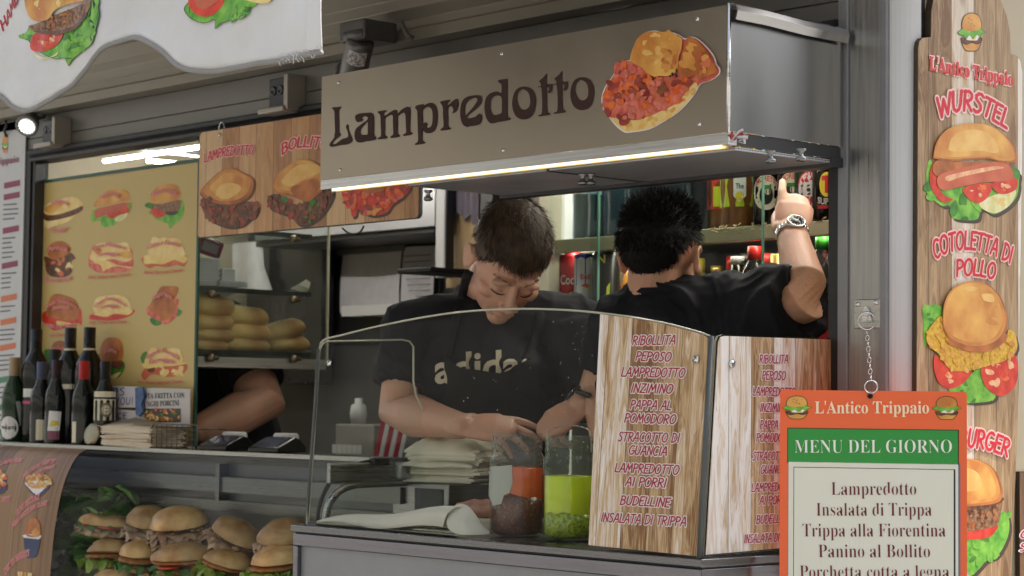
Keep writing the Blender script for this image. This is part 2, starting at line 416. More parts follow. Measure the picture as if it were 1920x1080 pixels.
class Flat:
    """a flat printed thing: local frame x right, y up, z to the viewer, addressed in photograph pixels"""
    def __init__(s, o, x, y):
        s.M = frame(o, x, y); s.I = s.M.inverted(); s.o = V(o); s.n = s.M.col[2].to_3d()
    def L(s, px, py):
        q = s.I@PN(px, py, s.o, s.n); return V((q.x, q.y))
    def pts(s, pl): return [s.L(*p) for p in pl]
    def hgt(s, px, py, hp): return (s.L(px, py-hp)-s.L(px, py)).length
def keyhole(outer, hole):
    o = [V(p) for p in outer]; h = [V(p) for p in hole]
    ar = lambda q: sum(q[i].x*q[(i+1)%len(q)].y-q[(i+1)%len(q)].x*q[i].y for i in range(len(q)))
    if ar(o)*ar(h) > 0: h.reverse()
    bi = min(((i,j) for i in range(len(o)) for j in range(len(h))), key=lambda t: (o[t[0]]-h[t[1]]).length)
    i, j = bi
    return o[:i+1]+h[j:]+h[:j+1]+o[i:]
def inside(p, poly):
    c = False; n = len(poly)
    for i in range(n):
        a, b_ = poly[i], poly[(i+1)%n]
        if (a[1] > p[1]) != (b_[1] > p[1]) and p[0] < (b_[0]-a[0])*(p[1]-a[1])/(b_[1]-a[1])+a[0]: c = not c
    return c
class Pic:
    """printed picture: layers of smooth flat shapes, each a hair above the last"""
    def __init__(s, b, conv, z=.0006, dz=8e-5, M=None):
        s.b = b; s.conv = conv; s.z = z; s.dz = dz; s.M = M
    def shape(s, pts, mi, n=5, smooth=True):
        q = catmull(pts, n) if smooth else pts
        s.b.poly([s.conv(*p) for p in q], s.z, mi, s.M); s.z += s.dz
    def chips(s, poly, n, size, mis, seed=1, asp=.6):
        r = random.Random(seed); xs = [p[0] for p in poly]; ys = [p[1] for p in poly]; k = 0; tries = 0
        while k < n and tries < n*20:
            tries += 1
            p = (r.uniform(min(xs),max(xs)), r.uniform(min(ys),max(ys)))
            if not inside(p, poly): continue
            k += 1; a = r.uniform(0, math.pi); sz = size*r.uniform(.5,1.25); m = r.randint(5,7)
            out = []
            for i in range(m):
                t = 2*math.pi*i/m; rr = sz*r.uniform(.65,1.2)
                x, y = rr*math.cos(t), rr*asp*math.sin(t)
                out.append((p[0]+x*math.cos(a)-y*math.sin(a), p[1]+x*math.sin(a)+y*math.cos(a)))
            s.shape(out, r.choice(mis), 3); s.z -= s.dz*.7
        s.z += s.dz

def pm(name, c, c2, sc=30, **k): return mat('print_'+name, lin(c), .42, c2=lin(c2), sc=sc, **k)
PRINT = [
 pm('crust', (.93,.72,.36), (.80,.50,.22), 14, detail=5),            # 0 golden crust
 pm('crumb', (.97,.88,.62), (.93,.78,.46), 24),                      # 1 pale bun
 pm('patty', (.42,.28,.18), (.66,.48,.32), 130, detail=6),           # 2 minced meat
 pm('tomato', (.90,.28,.16), (.78,.14,.10), 40),                     # 3 tomato
 pm('leaf', (.30,.62,.14), (.55,.80,.28), 45, detail=6),             # 4 lettuce
 pm('leaf_dark', (.16,.42,.10), (.30,.58,.16), 45),                  # 5
 pm('sausage', (.86,.46,.32), (.76,.34,.22), 16),                    # 6 pink sausage
 pm('ham', (.80,.32,.28), (.92,.52,.42), 60),                        # 7 stewed pink meat
 pm('brown', (.30,.16,.09), (.50,.29,.15), 90, detail=6),            # 8 dark braised meat
 pm('cheese', (.97,.86,.55), (.92,.78,.42), 20),                     # 9
 pm('shade', (.24,.18,.13), (.30,.22,.16), 20),                      # 10 printed drop shade
 pm('breading', (.90,.74,.22), (.78,.56,.12), 160, detail=6),        # 11 breaded cutlet
 pm('seed', (.98,.80,.60), (.90,.62,.45), 60),                       # 12 tomato pulp
 pm('white', (.97,.95,.93), (.92,.90,.88), 10),                      # 13 white
 pm('orange', (.95,.50,.22), (.86,.32,.12), 50),                     # 14 sauce orange
 pm('cream', (.95,.92,.74), (.85,.84,.55), 40),                      # 15 lettuce rib
 pm('blue', (.10,.16,.32), (.14,.22,.42), 20),                       # 16 paper cup
 pm('line', (.12,.10,.06), (.14,.12,.08), 20),                       # 17 outline
 pm('toast', (.80,.48,.22), (.62,.33,.13), 22, detail=5),            # 18 toasted crust
 pm('crust_mid', (.88,.62,.30), (.78,.50,.22), 25, detail=5), pm('crust_pale', (.95,.78,.46), (.90,.68,.36), 25, detail=5),
 pm('ham_light', (.88,.52,.44), (.80,.40,.34), 60), pm('ham_dark', (.66,.28,.22), (.55,.20,.15), 60), pm('brown_mid', (.46,.25,.13), (.58,.34,.18), 60),
]
CRUST,CRUMB,PATTY,TOM,LEAF,LEAFD,SAUS,HAM,BROWN,CHEESE,SHADE,BREAD,SEED,WHITE,ORANGE,CREAM,BLUE,LINE,TOAST,CMID,CPALE,HAML,HAMD,BRM = range(24)
RED = mat('print_red', lin((.83,.07,.16)), .4); RED2 = mat('print_wine_red', lin((.66,.10,.24)), .4)
HALO = mat('print_halo_white', lin((.97,.93,.92)), .4); HALOP = mat('print_halo_pink', lin((.99,.80,.78)), .4)

def pbun(p, pts, levels=((1,18),(.93,19),(.82,0),(.52,20)), shift=(-1,-2.0)):
    """printed loaf: shading drawn into the picture, dark rim to pale highlight"""
    cx_ = sum(q[0] for q in pts)/len(pts); cy_ = sum(q[1] for q in pts)/len(pts)
    for k, (f_, mi) in enumerate(levels):
        p.shape([(cx_+(x-cx_)*f_+shift[0]*k, cy_+(y-cy_)*f_+shift[1]*k) for x,y in pts], mi)
# ------------------------------------------------------------------ street setting
pav = mat('paving_stone', (.24,.22,.19), .8, var=.25, sc=1.5, bump=.004, bsc=12)
def paving(name):
    mt = mat(name, (.26,.255,.24), .75, var=.2, sc=2)
    n = mt.node_tree; b = n.nodes['Principled BSDF']; tc = n.nodes.new('ShaderNodeTexCoord'); br = n.nodes.new('ShaderNodeTexBrick')
    br.inputs['Scale'].default_value = 1.6; br.inputs['Color1'].default_value = (.29,.28,.262,1); br.inputs['Color2'].default_value = (.21,.205,.192,1); br.inputs['Mortar'].default_value = (.09,.08,.07,1); br.inputs['Mortar Size'].default_value = .012
    n.links.new(tc.outputs['Object'], br.inputs[0]); n.links.new(br.outputs[0], b.inputs['Base Color']); return mt
g = B(); g.box((-120,-120,-.2),(120,120,0)); o = g.build('ground', paving('paving_slabs')); o['kind'] = 'structure'
# the street front across from the kiosk, seen only as reflections in its steel and glass
def facade(name, x0, x1, y0, y1, h, face, col, label):
    t = thing(name, label, 'building', ((x0+x1)/2,(y0+y1)/2,0))
    wl = B(); wl.box((x0,y0,0),(x1,y1,h)); wl.build('wall', mat('plaster_'+name, col, .85, var=.12, sc=.6), t)
    gl = mat('dark_window', (.03,.035,.04), .1, spec=.6); sh = mat('green_shutter', (.05,.08,.05), .6); st = mat('window_stone', (.42,.38,.32), .8)
    fl = int(h//3.6)
    for f in range(fl):
        z = 1.0+f*3.6
        L = (x1-x0) if face == 'Y' else (y1-y0)
        for k in range(int(L//3.2)):
            c = (x0 if face == 'Y' else y0)+1.8+k*3.2
            wn = B(); s_ = B()
            if face == 'Y':
                wn.box((c-.5,y1,z),(c+.5,y1+.02,z+1.9)); s_.box((c-.62,y1,z-.12),(c+.62,y1+.12,z-.002)); s_.box((c-.62,y1,z+1.902),(c+.62,y1+.1,z+2.05)); s_.box((c-1.02,y1,z),(c-.502,y1+.05,z+1.9),1); s_.box((c+.502,y1,z),(c+1.02,y1+.05,z+1.9),1)
            else:
                wn.box((x0-.02,c-.5,z),(x0,c+.5,z+1.9)); s_.box((x0-.12,c-.62,z-.12),(x0,c+.62,z-.002)); s_.box((x0-.05,c-1.02,z),(x0,c-.502,z+1.9),1); s_.box((x0-.05,c+.502,z),(x0,c+1.02,z+1.9),1)
            w_ = wn.build('window', gl, t); s_.build('shutters', [st, sh], w_)
facade('street_building', -34, 26, -22, -13, 11, 'Y', (.25,.24,.225), 'ochre plastered building with green shutters across the street from the kiosk')
facade('side_building', 15, 23, -6, 30, 8, 'X', (.32,.30,.27), 'pale plastered building with green shutters on the far side of the side street')

# ------------------------------------------------------------------ the kiosk
alu = mat('kiosk_paint_metal', (.18,.172,.155), .38, .35, var=.08, sc=6, rvar=.08)
alu2 = mat('kiosk_beige_metal', (.26,.23,.178), .4, .25, var=.08, sc=5, rvar=.08)
blk = mat('black_rubber', (.012,.012,.013), .45)
dark = mat('dark_metal', (.05,.05,.052), .4, .3)
stl = steel('brushed_steel', (.52,.50,.47), .32)
stl_v = steel('post_steel', (.38,.375,.365), .36, axis=(60,60,1.5))
creamp = mat('cream_panel', (.62,.56,.40), .45, var=.06, sc=4)
whitep = mat('white_panel', (.55,.545,.54), .32, var=.04, sc=3)
kiosk = thing('food_kiosk', 'metal street food kiosk with an open serving hatch and beige roof edge', 'kiosk', (-1.3,.8,0))
def part(name, b, m, par=None, **k): return b.build(name, m, par or kiosk, **k)
XL, XR, ZC = -2.775, .105, 1.303
# roof edge and hatch track, one profile (Y,Z) run along X
def run(prof, x0, x1, mi=0):
    return prof, x0, x1
def extrude(b, prof, x0, x1, mi=0):
    a = [b.bm.verts.new(V((x0,p[0],p[1]))) for p in prof]; c = [b.bm.verts.new(V((x1,p[0],p[1]))) for p in prof]; n = len(prof)
    fs = [b.bm.faces.new((a[i],a[(i+1)%n],c[(i+1)%n],c[i])) for i in range(n)]
    f0 = b.bm.faces.new(a[::-1]); f1 = b.bm.faces.new(c); b._mi(fs+[f0,f1], mi)
    bmesh.ops.triangulate(b.bm, faces=[f0,f1])
b = B(); extrude(b, [(-.012,2.185),(-.016,2.192),(-.012,2.199),(-.020,2.203),(-.020,2.212),(-.012,2.216),(.05,2.216),(.05,2.185)], XL+.02, -.0) ; part('gasket', b, blk)
b = B(); extrude(b, [(0,2.217),(0,2.248),(.004,2.2495),(0,2.251),(0,2.306),(.045,2.306),(.045,2.217)], XL-1.1, -.0); part('fascia', b, alu, bevel=.001)
b = B(); extrude(b, [(-.055,2.307),(-.055,2.331),(-.048,2.335),(-.048,2.352),(-.070,2.372),(-.072,2.395),(-.10,2.42),(-.17,2.442),(.09,2.46),(.09,2.307)], XL-1.1, .0); part('roof_trim', b, alu2, bevel=.0015)
b = B(); extrude(b, [(-.19,2.446),(-.195,2.452),(-.25,2.62),(.1,2.7),(.1,2.462),(-.165,2.446)], XL-1.2, .35); part('awning_cassette', b, mat('cassette_grey', (.36,.36,.36), .45, .1, var=.05, sc=3), bevel=.002)
b = B(); b.box((XL-1.2,.0,2.70),(XR+.25,1.75,2.76)); part('roof', b, alu)  # unseen roof; its right overhang is added to shade the side wall
# soffit beside the sign, cables clipped to it
b = B(); b.box((-.55,.046,2.306),(-.001,.07,2.455)); part('soffit_panel', b, alu2)
# floor, back wall, side walls, ceiling
b = B(); b.box((-3.7,-.02,.02),(XR,1.62,.28)); part('floor', b, mat('floor_tread', (.12,.12,.12), .6))
b = B(); b.box((-3.7,1.3,.28),(XR-.02,1.36,2.66)); part('back_wall', b, mat('back_wall_steel', (.13,.13,.132), .4, .55, var=.1, sc=3))
b = B(); b.box((-3.65,.05,.28),(-3.6,1.3,2.66)); part('end_wall', b, creamp)
b = B(); b.box((-3.6,.05,2.50),(XR-.03,1.3,2.54)); part('ceiling', b, mat('ceiling_grey', (.45,.45,.45), .5, var=.05))
b = B(); b.box((XR-.06,.085,.02),(XR+.012,1.7,2.69)); part('side_wall', b, mat('side_wall_cream', (.52,.44,.30), .5, var=.06, sc=4))
b = B(); b.box((XL-.03,-.005,1.44),(XL+.012,.05,2.22)); b.box((XL+.014,.0,1.44),(XL+.028,.03,2.186),1); part('window_jamb', b, [blk, dark], bevel=.001)
b = B(); b.box((-3.9,.0,.02),(XL-.031,.05,2.5)); part('front_panel', b, mat('front_panel_grey', (.33,.32,.30), .45, .2, var=.06, sc=4))
# corner post: steel face between two painted arrises, then a rounded white corner
b = B(); b.box((.0,-.004,.02),(.0215,.06,2.70)); b.box((.089,-.004,.02),(.104,.05,2.70)); part('post_edge', b, mat('post_edge_paint', (.24,.24,.25), .4, .2, var=.05), bevel=.002)
b = B(); b.box((.022,.0005,.02),(.0885,.06,2.70)); part('corner_post', b, stl_v)
b = B()
prof = [(.1045,.004)]+[(.1045+.018*math.sin(math.radians(t)), .004+.05*(1-math.cos(math.radians(t)))) for t in range(15,91,15)]+[(.1225,.068),(.1045,.068)]
a0 = [(p[0],p[1]) for p in prof]; b.prism(a0, .02, 2.70); part('corner_panel', b, whitep)
for f in []: pass
b = B(); b.box((.1045,.0685,.02),(.1185,.084,2.70)); part('corner_gasket', b, blk)
b = B(); b.box((-.024,.002,1.0),(-.001,.03,2.186)); part('hatch_seal', b, blk)
# work counter behind the hatch, lower front under the display
b = B(); b.rbox((-1.08,-.02,1.24),(-.005,.40,1.29),.004); part('worktop', b, stl)
b = B(); b.box((-2.9,.05,.29),(-.01,.37,1.235)); part('counter_body', b, mat('counter_grey', (.25,.25,.26), .5))
# latch plate on the post
b = B(); q0, q1 = P(1604,562,Y=0), P(1653,615,Y=0)
b.rbox((q0.x,-.004,q1.z),(q1.x,.0003,q0.z),.0015); lp = part('latch_plate', b, stl)
for (x,y) in ((1609,571),(1643,567)):
    c = P(x,y,Y=-.004); b = B(); b.lathe([(.0045,0),(.0045,.0015),(.003,.003),(0.0,.0032)], c, 12, axis=(0,-1,0)); part('screw', b, steel('bright_steel',(.75,.75,.75),.18), lp)
b = B(); b.prism([(P(x,y,Y=-.005).x, P(x,y,Y=-.005).z) for x,y in ((1618,604),(1623,576),(1626,574),(1630,578),(1637,604))], 0, .004, M=frame((0,-.005,0),(1,0,0),(0,0,1)))
part('latch_tongue', b, steel('bright_steel'), lp)
bs = steel('bright_steel')
# ------------------------------------------------------------------ projecting sign canopy over the counter
YS = -.30
sg = thing('sign_canopy', 'projecting steel sign box lettered Lampredotto with a stewed meat sandwich picture', 'sign', (-.53,-.15,1.96))
sgm = steel('sign_steel', (.40,.345,.275), .40, var=.025, axis=(1.2,1,1.6), rvar=.04)
sge = steel('sign_end_steel', (.46,.455,.45), .20, var=.06, axis=(1,2.2,.5), rvar=.05)
X0, X1 = -1.077, .012
def sp(n, b, m, **k): return b.build(n, m, sg, **k)
b = B(); b.box((X0,YS,1.991),(X1-.002,YS+.003,2.2)); sp('front_panel', b, sgm)
b = B(); b.box((X1-.0018,YS+.002,1.994),(X1+.001,-.006,2.195)); sp('side_panel', b, sge)
b = B(); b.box((X0+.002,YS+.0032,2.19),(X1-.0025,-.006,2.194)); sp('top_panel', b, alu)
b = B(); b.tube([(X1+.001,YS+.0005,1.99),(X1+.001,YS+.0005,2.202)], .0035, 0, 8); sp('corner_edge', b, bs)
# folded lip along the top of the side panel
pr = [(0,0),(.012,-.006),(.016,-.016),(.012,-.030),(.010,-.030),(.0135,-.016),(.0105,-.0085),(0,-.003)]
b = B(); a_ = [[V((X1+.0012+p[0], y, 2.205-(.004 if y > -.2 else 0)+p[1])) for p in pr] for y in (YS+.004,-.22,-.12,-.008)]
b.loft(a_, 0, True, True, False); sp('side_lip', b, sge)
b = B(); b.box((X0,YS+.001,1.972),(X1,YS+.022,1.9905)); sp('lower_rail', b, steel('rail_aluminium', (.62,.62,.62), .35))
led = mat('led_warm', (1,.9,.7), .4, emit=(1,.80,.48), es=1.5)
b = B(); b.box((X0+.03,YS+.0068,1.9685),(X1-.02,YS+.0092,1.9718)); sp('led_strip', b, led)
b = B(); b.box((X0+.02,YS+.0125,1.9665),(X1-.01,YS+.016,1.9718)); sp('strip_trim', b, mat('strip_brass', (.6,.48,.28), .35, .8))
xg = P(1130,330,Z=1.966).x
mesh_m = mat('perforated_mesh', (.30,.30,.31), .45, .6)
n = mesh_m.node_tree; tc = n.nodes.new('ShaderNodeTexCoord'); vo = n.nodes.new('ShaderNodeTexVoronoi'); vo.inputs['Scale'].default_value = 260; vo.inputs['Randomness'].default_value = 0
cr = n.nodes.new('ShaderNodeValToRGB'); cr.color_ramp.elements[0].position = .3; cr.color_ramp.elements[0].color = (.02,.02,.02,1); cr.color_ramp.elements[1].position = .42; cr.color_ramp.elements[1].color = (.62,.62,.64,1)
n.links.new(tc.outputs['Object'], vo.inputs[0]); n.links.new(vo.outputs['Distance'], cr.inputs[0]); n.links.new(cr.outputs[0], n.nodes['Principled BSDF'].inputs['Base Color'])
b = B(); b.box((xg+.004,YS+.024,1.964),(X1-.004,-.035,1.970)); sp('filter_grille', b, mesh_m)
b = B(); b.box((-.83,YS+.024,1.964),(xg-.004,-.035,1.970)); sp('under_panel', b, mat('under_panel_grey', (.50,.50,.52), .36, .6, var=.15, sc=8, bump=.0008, bsc=30))
b = B(); b.box((xg-.0038,YS+.024,1.9625),(xg+.0038,-.036,1.972)); b.box((-.835,-.034,1.958),(X1,-.004,1.974)); b.box((X1-.0038,YS+.024,1.972),(X1-.0022,-.01,1.993)); sp('under_frame', b, dark)
knob_p = [(.010,0),(.010,.002),(.0045,.006),(.0045,.011),(.010,.014),(.011,.018),(.007,.0205),(0,.021)]
for (x,y) in ((1093,326),(1108,326),(1445,283),(1502,279),(803,357)):
    c = P(x,y,Z=1.963) if x > 900 else P(x,y,X=-.80)
    b = B(); b.lathe([(r_*.85,h) for r_,h in knob_p], c, 14, axis=(0,0,-1)); sp('knob', b, steel('knob_steel', (.25,.25,.25), .25))
for (x,y) in ((635,155),(638,319),(941,101),(944,282),(1308,36),(1312,233)):
    c = P(x,y,Y=YS); b = B(); b.lathe([(.0038,0),(.0038,.001),(.0024,.0022),(0,.0024)], c, 10, axis=(0,-1,0)); sp('screw', b, bs)
# strips of tape left at the lower corner
b = B(); rr = random.Random(3)
for k in range(7):
    c = P(1378+rr.uniform(-4,18), 256+rr.uniform(-6,5), Y=YS-.004)
    pts = [c+V((rr.uniform(-.014,.014), rr.uniform(-.004,.0), rr.uniform(-.012,.006))) for _ in range(4)]
    b.tube(pts, .0022, k%3 == 0 and 1 or 0, 4, flat=(1,.3))
sp('torn_tape', b, [mat('tape_white', (.75,.73,.73), .5), mat('tape_red', (.6,.06,.08), .5)])
# lettering, traced letter by letter
sf = Flat((0,YS,0),(1,0,0),(0,0,1))
zc = lambda pl: [sf.L(600+x*.28125, 120+y*.28125) for x,y in pl]
brown = mat('sign_brown_paint', (.040,.012,.008), .75)
_o = [(1365,150),(1410,165),(1437,210),(1440,270),(1425,330),(1395,362),(1350,370),(1310,350),(1288,305),(1283,250),(1298,190),(1325,160)]
_oh = [(1360,170),(1390,190),(1403,235),(1398,280),(1375,303),(1345,300),(1325,275),(1315,235),(1322,195),(1340,175)]
_t = [(1515,65),(1513,130),(1548,133),(1552,150),(1545,185),(1525,195),(1522,180),(1530,168),(1515,160),(1517,310),(1535,325),(1528,340),(1462,350),(1460,340),(1482,318),(1478,165),(1455,158),(1457,150),(1475,145),(1470,125),(1462,115),(1490,90)]
sh_ = lambda pl, dx, dy: [(x+dx,y+dy) for x,y in pl]
LET = [
 ([(80,293),(87,289),(125,286),(143,284),(140,295),(128,315),(130,400),(131,455),(140,466),(137,478),(105,505),(88,528),(94,535),(112,528),(150,500),(185,488),(188,460),(176,425),(178,408),(184,402),(191,410),(193,435),(205,470),(218,503),(210,522),(185,536),(150,540),(110,548),(80,553),(66,545),(67,530),(95,492),(98,470),(102,452),(100,390),(97,320),(90,305)], None),
 ([(237,345),(265,330),(310,325),(345,325),(360,345),(362,410),(363,470),(376,490),(372,503),(340,512),(310,515),(280,524),(250,520),(235,500),(231,470),(240,435),(265,410),(300,385),(316,372),(321,360),(310,350),(290,352),(280,362),(290,370),(280,382),(255,388),(240,376)], [(318,385),(300,405),(277,430),(271,455),(280,470),(300,472),(318,468),(320,430)]),
 ([(388,316),(440,308),(445,315),(430,325),(433,345),(470,320),(500,305),(515,310),(520,330),(545,305),(580,285),(600,290),(605,310),(604,380),(603,445),(620,460),(610,472),(560,480),(557,470),(575,455),(573,400),(570,340),(560,325),(540,335),(522,350),(521,400),(520,460),(535,475),(525,488),(475,493),(473,482),(490,465),(488,400),(487,350),(480,340),(460,345),(437,365),(436,420),(435,470),(450,485),(440,498),(390,502),(388,493),(408,475),(406,400),(403,345),(388,325)], None),
 ([(635,290),(650,275),(690,268),(693,276),(683,288),(710,267),(745,258),(770,275),(785,320),(783,390),(768,440),(740,460),(710,460),(692,447),(686,432),(686,470),(687,510),(702,520),(700,530),(640,540),(637,530),(655,510),(653,420),(650,320),(645,305)], [(687,312),(710,290),(735,290),(750,315),(752,370),(745,410),(725,425),(713,418),(719,400),(706,388),(690,396),(687,350)]),
 ([(805,250),(865,238),(868,246),(852,262),(855,275),(895,240),(915,232),(925,250),(923,285),(910,315),(885,330),(890,310),(885,290),(870,282),(855,300),(856,360),(858,415),(875,425),(868,436),(810,445),(807,433),(825,415),(822,350),(820,290),(808,265)], None),
 ([(1075,215),(1082,240),(1070,270),(1030,310),(1000,335),(985,352),(987,361),(1005,360),(1040,350),(1060,332),(1075,335),(1083,355),(1075,390),(1055,405),(1030,412),(1000,415),(985,421),(960,410),(945,385),(936,340),(940,280),(955,240),(980,220),(1010,212),(1050,207)], [(1045,228),(1050,245),(1020,290),(985,330),(973,343),(967,310),(975,265),(1000,240),(1025,228)]),
 ([(1188,115),(1200,105),(1248,100),(1250,115),(1251,230),(1253,345),(1273,360),(1270,372),(1225,382),(1190,388),(1150,397),(1125,385),(1105,345),(1098,290),(1105,235),(1125,205),(1150,190),(1185,183),(1210,192),(1212,140),(1200,128)], [(1165,215),(1190,210),(1212,225),(1214,280),(1213,320),(1205,330),(1170,340),(1150,330),(1138,290),(1140,250),(1150,225)]),
 (_o, _oh), (_t, None), (sh_(_t,103,-17), None), (sh_(_o,388,-62), sh_(_oh,388,-62))]
b = B()
for outer, hole in LET:
    oc = catmull([(x,y) for x,y in outer], 4); 
    pl = oc if hole is None else keyhole(oc, catmull(hole, 4))
    b.poly(zc(pl), .0008, 0)
b.build('lettering', brown, sg, world=False).matrix_local = MW[sg.name].inverted()@sf.M
# printed sandwich
zs = lambda x, y: sf.L(1120+x*.2038, 40+y*.2038)
b = B(); p = Pic(b, zs, .0008)
OUT = [(315,345),(340,240),(400,140),(470,95),(540,85),(600,97),(680,95),(760,125),(810,158),(870,140),(930,160),(1010,230),(1080,320),(1105,395),(1135,440),(1125,490),(1060,540),(960,575),(920,640),(870,710),(800,790),(720,860),(600,935),(480,995),(330,1022),(250,1022),(170,960),(110,885),(60,820),(40,740),(45,680),(75,600),(130,520),(200,410),(260,365)]
cx, cy = 560, 560
p.shape(OUT, WHITE); p.shape([(cx+(x-cx)*.977, cy+(y-cy)*.977) for x,y in OUT], HAM)
BB = [(122,890),(180,890),(250,900),(400,905),(600,820),(760,735),(880,570),(925,590),(905,650),(860,710),(790,785),(700,865),(590,930),(475,985),(330,1012),(255,1012),(180,950)]
MEAT = [(300,370),(200,430),(120,560),(55,700),(70,810),(120,880),(250,890),(400,895),(600,810),(760,720),(880,560),(800,520),(560,520),(430,430)]
p.shape(BB, CRUMB); p.chips(BB, 26, 34, [CPALE,CRUMB,CRUST,CPALE], 4)
p.shape(MEAT, HAM); p.chips(MEAT, 46, 74, [HAM,HAML,SAUS,HAMD,HAM,ORANGE], 5); p.chips(MEAT, 95, 36, [HAM,HAML,HAMD,SAUS,HAM,ORANGE,HAMD], 6)
p.chips([(330,540),(480,520),(470,620),(350,640)], 6, 34, [BROWN,HAMD,HAMD], 8); p.chips([(560,580),(640,590),(620,760),(560,780)], 6, 36, [BRM,HAMD], 9)
BT = [(322,350),(352,240),(402,150),(470,107),(540,97),(680,105),(758,137),(800,172),(795,260),(772,330),(758,440),(700,500),(600,505),(545,512),(480,480),(430,430),(350,385)]
p.shape(BT, CRUST); p.chips([(420,140),(560,110),(590,140),(480,215),(440,220)], 9, 42, [CPALE,CRUST,CPALE], 2); p.chips([(620,110),(720,120),(760,170),(700,190)], 7, 36, [CPALE,CRUST], 3)
p.chips([(430,215),(600,160),(700,270),(690,330),(560,470),(440,400)], 14, 60, [CRUST,CPALE,CRUST,CMID], 12); p.chips([(650,280),(770,240),(750,440),(660,480),(600,470)], 14, 40, [CMID,TOAST,CMID], 13)
RT = [(862,150),(930,172),(1000,240),(1068,330),(1092,400),(1122,442),(1108,482),(1000,518),(960,538),(920,500),(850,522),(785,480),(768,440),(803,340),(832,240)]
p.shape(RT, TOAST); p.chips([(860,200),(940,240),(900,480),(800,440)], 18, 46, [CMID,CRUST,CMID,TOAST], 14); p.chips([(950,240),(1090,420),(960,500)], 12, 44, [TOAST,CMID,SAUS], 15)
p.chips([(700,480),(760,460),(760,510),(700,520)], 5, 24, [LINE,BROWN], 16)
b.build('printed_sandwich', PRINT, sg, world=False).matrix_local = MW[sg.name].inverted()@sf.M

def child_flat(b, name, mats, par, fl):
    o = b.build(name, mats, par, world=False); o.matrix_local = MW[par.name].inverted()@fl.M; return o
def round_rect(x0, y0, x1, y1, r, n=5):
    out = []
    for cx_, cy_, a in ((x1-r,y1-r,0),(x0+r,y1-r,90),(x0+r,y0+r,180),(x1-r,y0+r,270)):
        out += [(cx_+r*math.cos(math.radians(a+90*i/n)), cy_+r*math.sin(math.radians(a+90*i/n))) for i in range(n+1)]
    return out
# a word with its white halo, on base line pixels
def word_part(fl, par, mats, s, path, hp, mi, mh, wt=.085, halo=.10, z=.0012, slant=.16):
    b = B(); word(fl, b, s, path, hp, mi, mh, wt, halo, z, slant); child_flat(b, 'lettering', mats, par, fl)
def word(fl, b, s, path, hp, mi, mh, wt=.085, halo=.10, z=.0012, slant=.16, tilt=True):
    pl = fl.pts(path); h = fl.hgt(path[0][0], path[0][1], hp)
    put_text(b, hand_text(s, wt+halo, slant), pl, h, mh, z, tilt=tilt); put_text(b, hand_text(s, wt, slant), pl, h, mi, z+.0007, tilt=tilt)
def typed(fl, b, s, path, hp, mi, z=.0012, off=0.0, sh=0.0, cap=.7, halo=None, mh=1):
    pl = fl.pts(path); h = fl.hgt(path[0][0], path[0][1], hp)
    if halo: put_text(b, type_text(s, off+halo, sh), pl, h, mh, z, cap=cap)
    put_text(b, type_text(s, off, sh), pl, h, mi, z+.0007, cap=cap)

# ------------------------------------------------------------------ hanging plank board under the hatch edge
YB = -.03
wf = Flat((0,YB,0),(1,0,0),(0,0,1))
hb = thing('hanging_sandwich_board', 'printed plank board with pictures of three sandwiches hung under the hatch edge', 'sign', P(580,430,Y=YB))
bl, tr = wf.L(370,447), wf.L(788,415); tl = wf.L(370,249)
b = B(); rp = round_rect(bl.x, bl.y, tr.x, tl.y, .012); b.prism(rp, -.006, -.0003, 1)
child_flat(b, 'board', [mat('board_face_black', (.02,.02,.02), .5)]*2, hb, wf)
wood1 = wood('planks_warm', .068, (lin((.60,.40,.26)), lin((.78,.58,.38)), lin((.86,.72,.54))), 2)
b = B(); b.poly(round_rect(bl.x+.002, bl.y+.002, tr.x-.006, tl.y-.001, .011), 0, 0); child_flat(b, 'plank_print', wood1, hb, wf)
b = B(); word_part(wf, hb, [RED, HALOP], 'LAMPREDOTTO', [(384,305),(405,297),(428,292),(452,290),(475,289)], 16, 0, 1); word_part(wf, hb, [RED, HALOP], 'BOLLITO', [(530,290),(545,281),(565,276),(590,276),(614,280)], 19, 0, 1)
def cp(px, py): return wf.L(px, py)
def drop(p, pts, dx=3, dy=5): p.shape([(x+dx,y+dy) for x,y in pts], SHADE)
b = B(); p = Pic(b, cp, .0004)
m1 = [(378,372),(420,385),(465,378),(486,382),(481,402),(470,410),(455,422),(430,425),(402,416),(384,402)]; n1 = [(379,368),(378,358),(400,335),(420,320),(440,317),(458,325),(476,335),(479,350),(474,366),(462,378),(445,385),(420,387),(395,381)]
drop(p, m1); p.shape(m1, BROWN); p.chips(m1, 60, 8, [BROWN,HAMD,BRM,BROWN,BRM,HAMD,BROWN], 21); pbun(p, n1, ((1,8),(.97,18),(.86,19),(.62,0)), (-1,-2.5)); p.shape([(405,360),(420,344),(448,346),(452,358),(432,372),(415,372)], CPALE); p.chips([(380,370),(400,372),(395,380)], 4, 6, [BROWN], 1)
child_flat(b, 'printed_sandwich', PRINT, hb, wf); b = B(); p = Pic(b, cp, .0004)
m2 = [(502,372),(520,364),(560,384),(600,360),(617,345),(627,358),(622,376),(605,402),(580,420),(560,420),(545,405),(520,396),(505,388)]; n2 = [(513,350),(520,330),(545,308),(562,300),(582,300),(603,312),(620,330),(612,350),(590,372),(575,378),(545,367),(520,362)]
drop(p, m2); p.shape(m2, BROWN); p.chips(m2, 70, 8, [BROWN,BRM,BROWN,HAMD,BRM,LEAFD,BROWN], 23); pbun(p, n2, ((1,18),(.95,19),(.85,0)), (-1,-2)); p.shape([(548,352),(568,344),(592,334),(602,350),(580,374),(552,366)], TOAST); p.shape([(530,340),(556,312),(590,308),(606,320),(570,338),(545,350)], CPALE)
child_flat(b, 'printed_sandwich', PRINT, hb, wf); b = B(); p = Pic(b, cp, .0004)
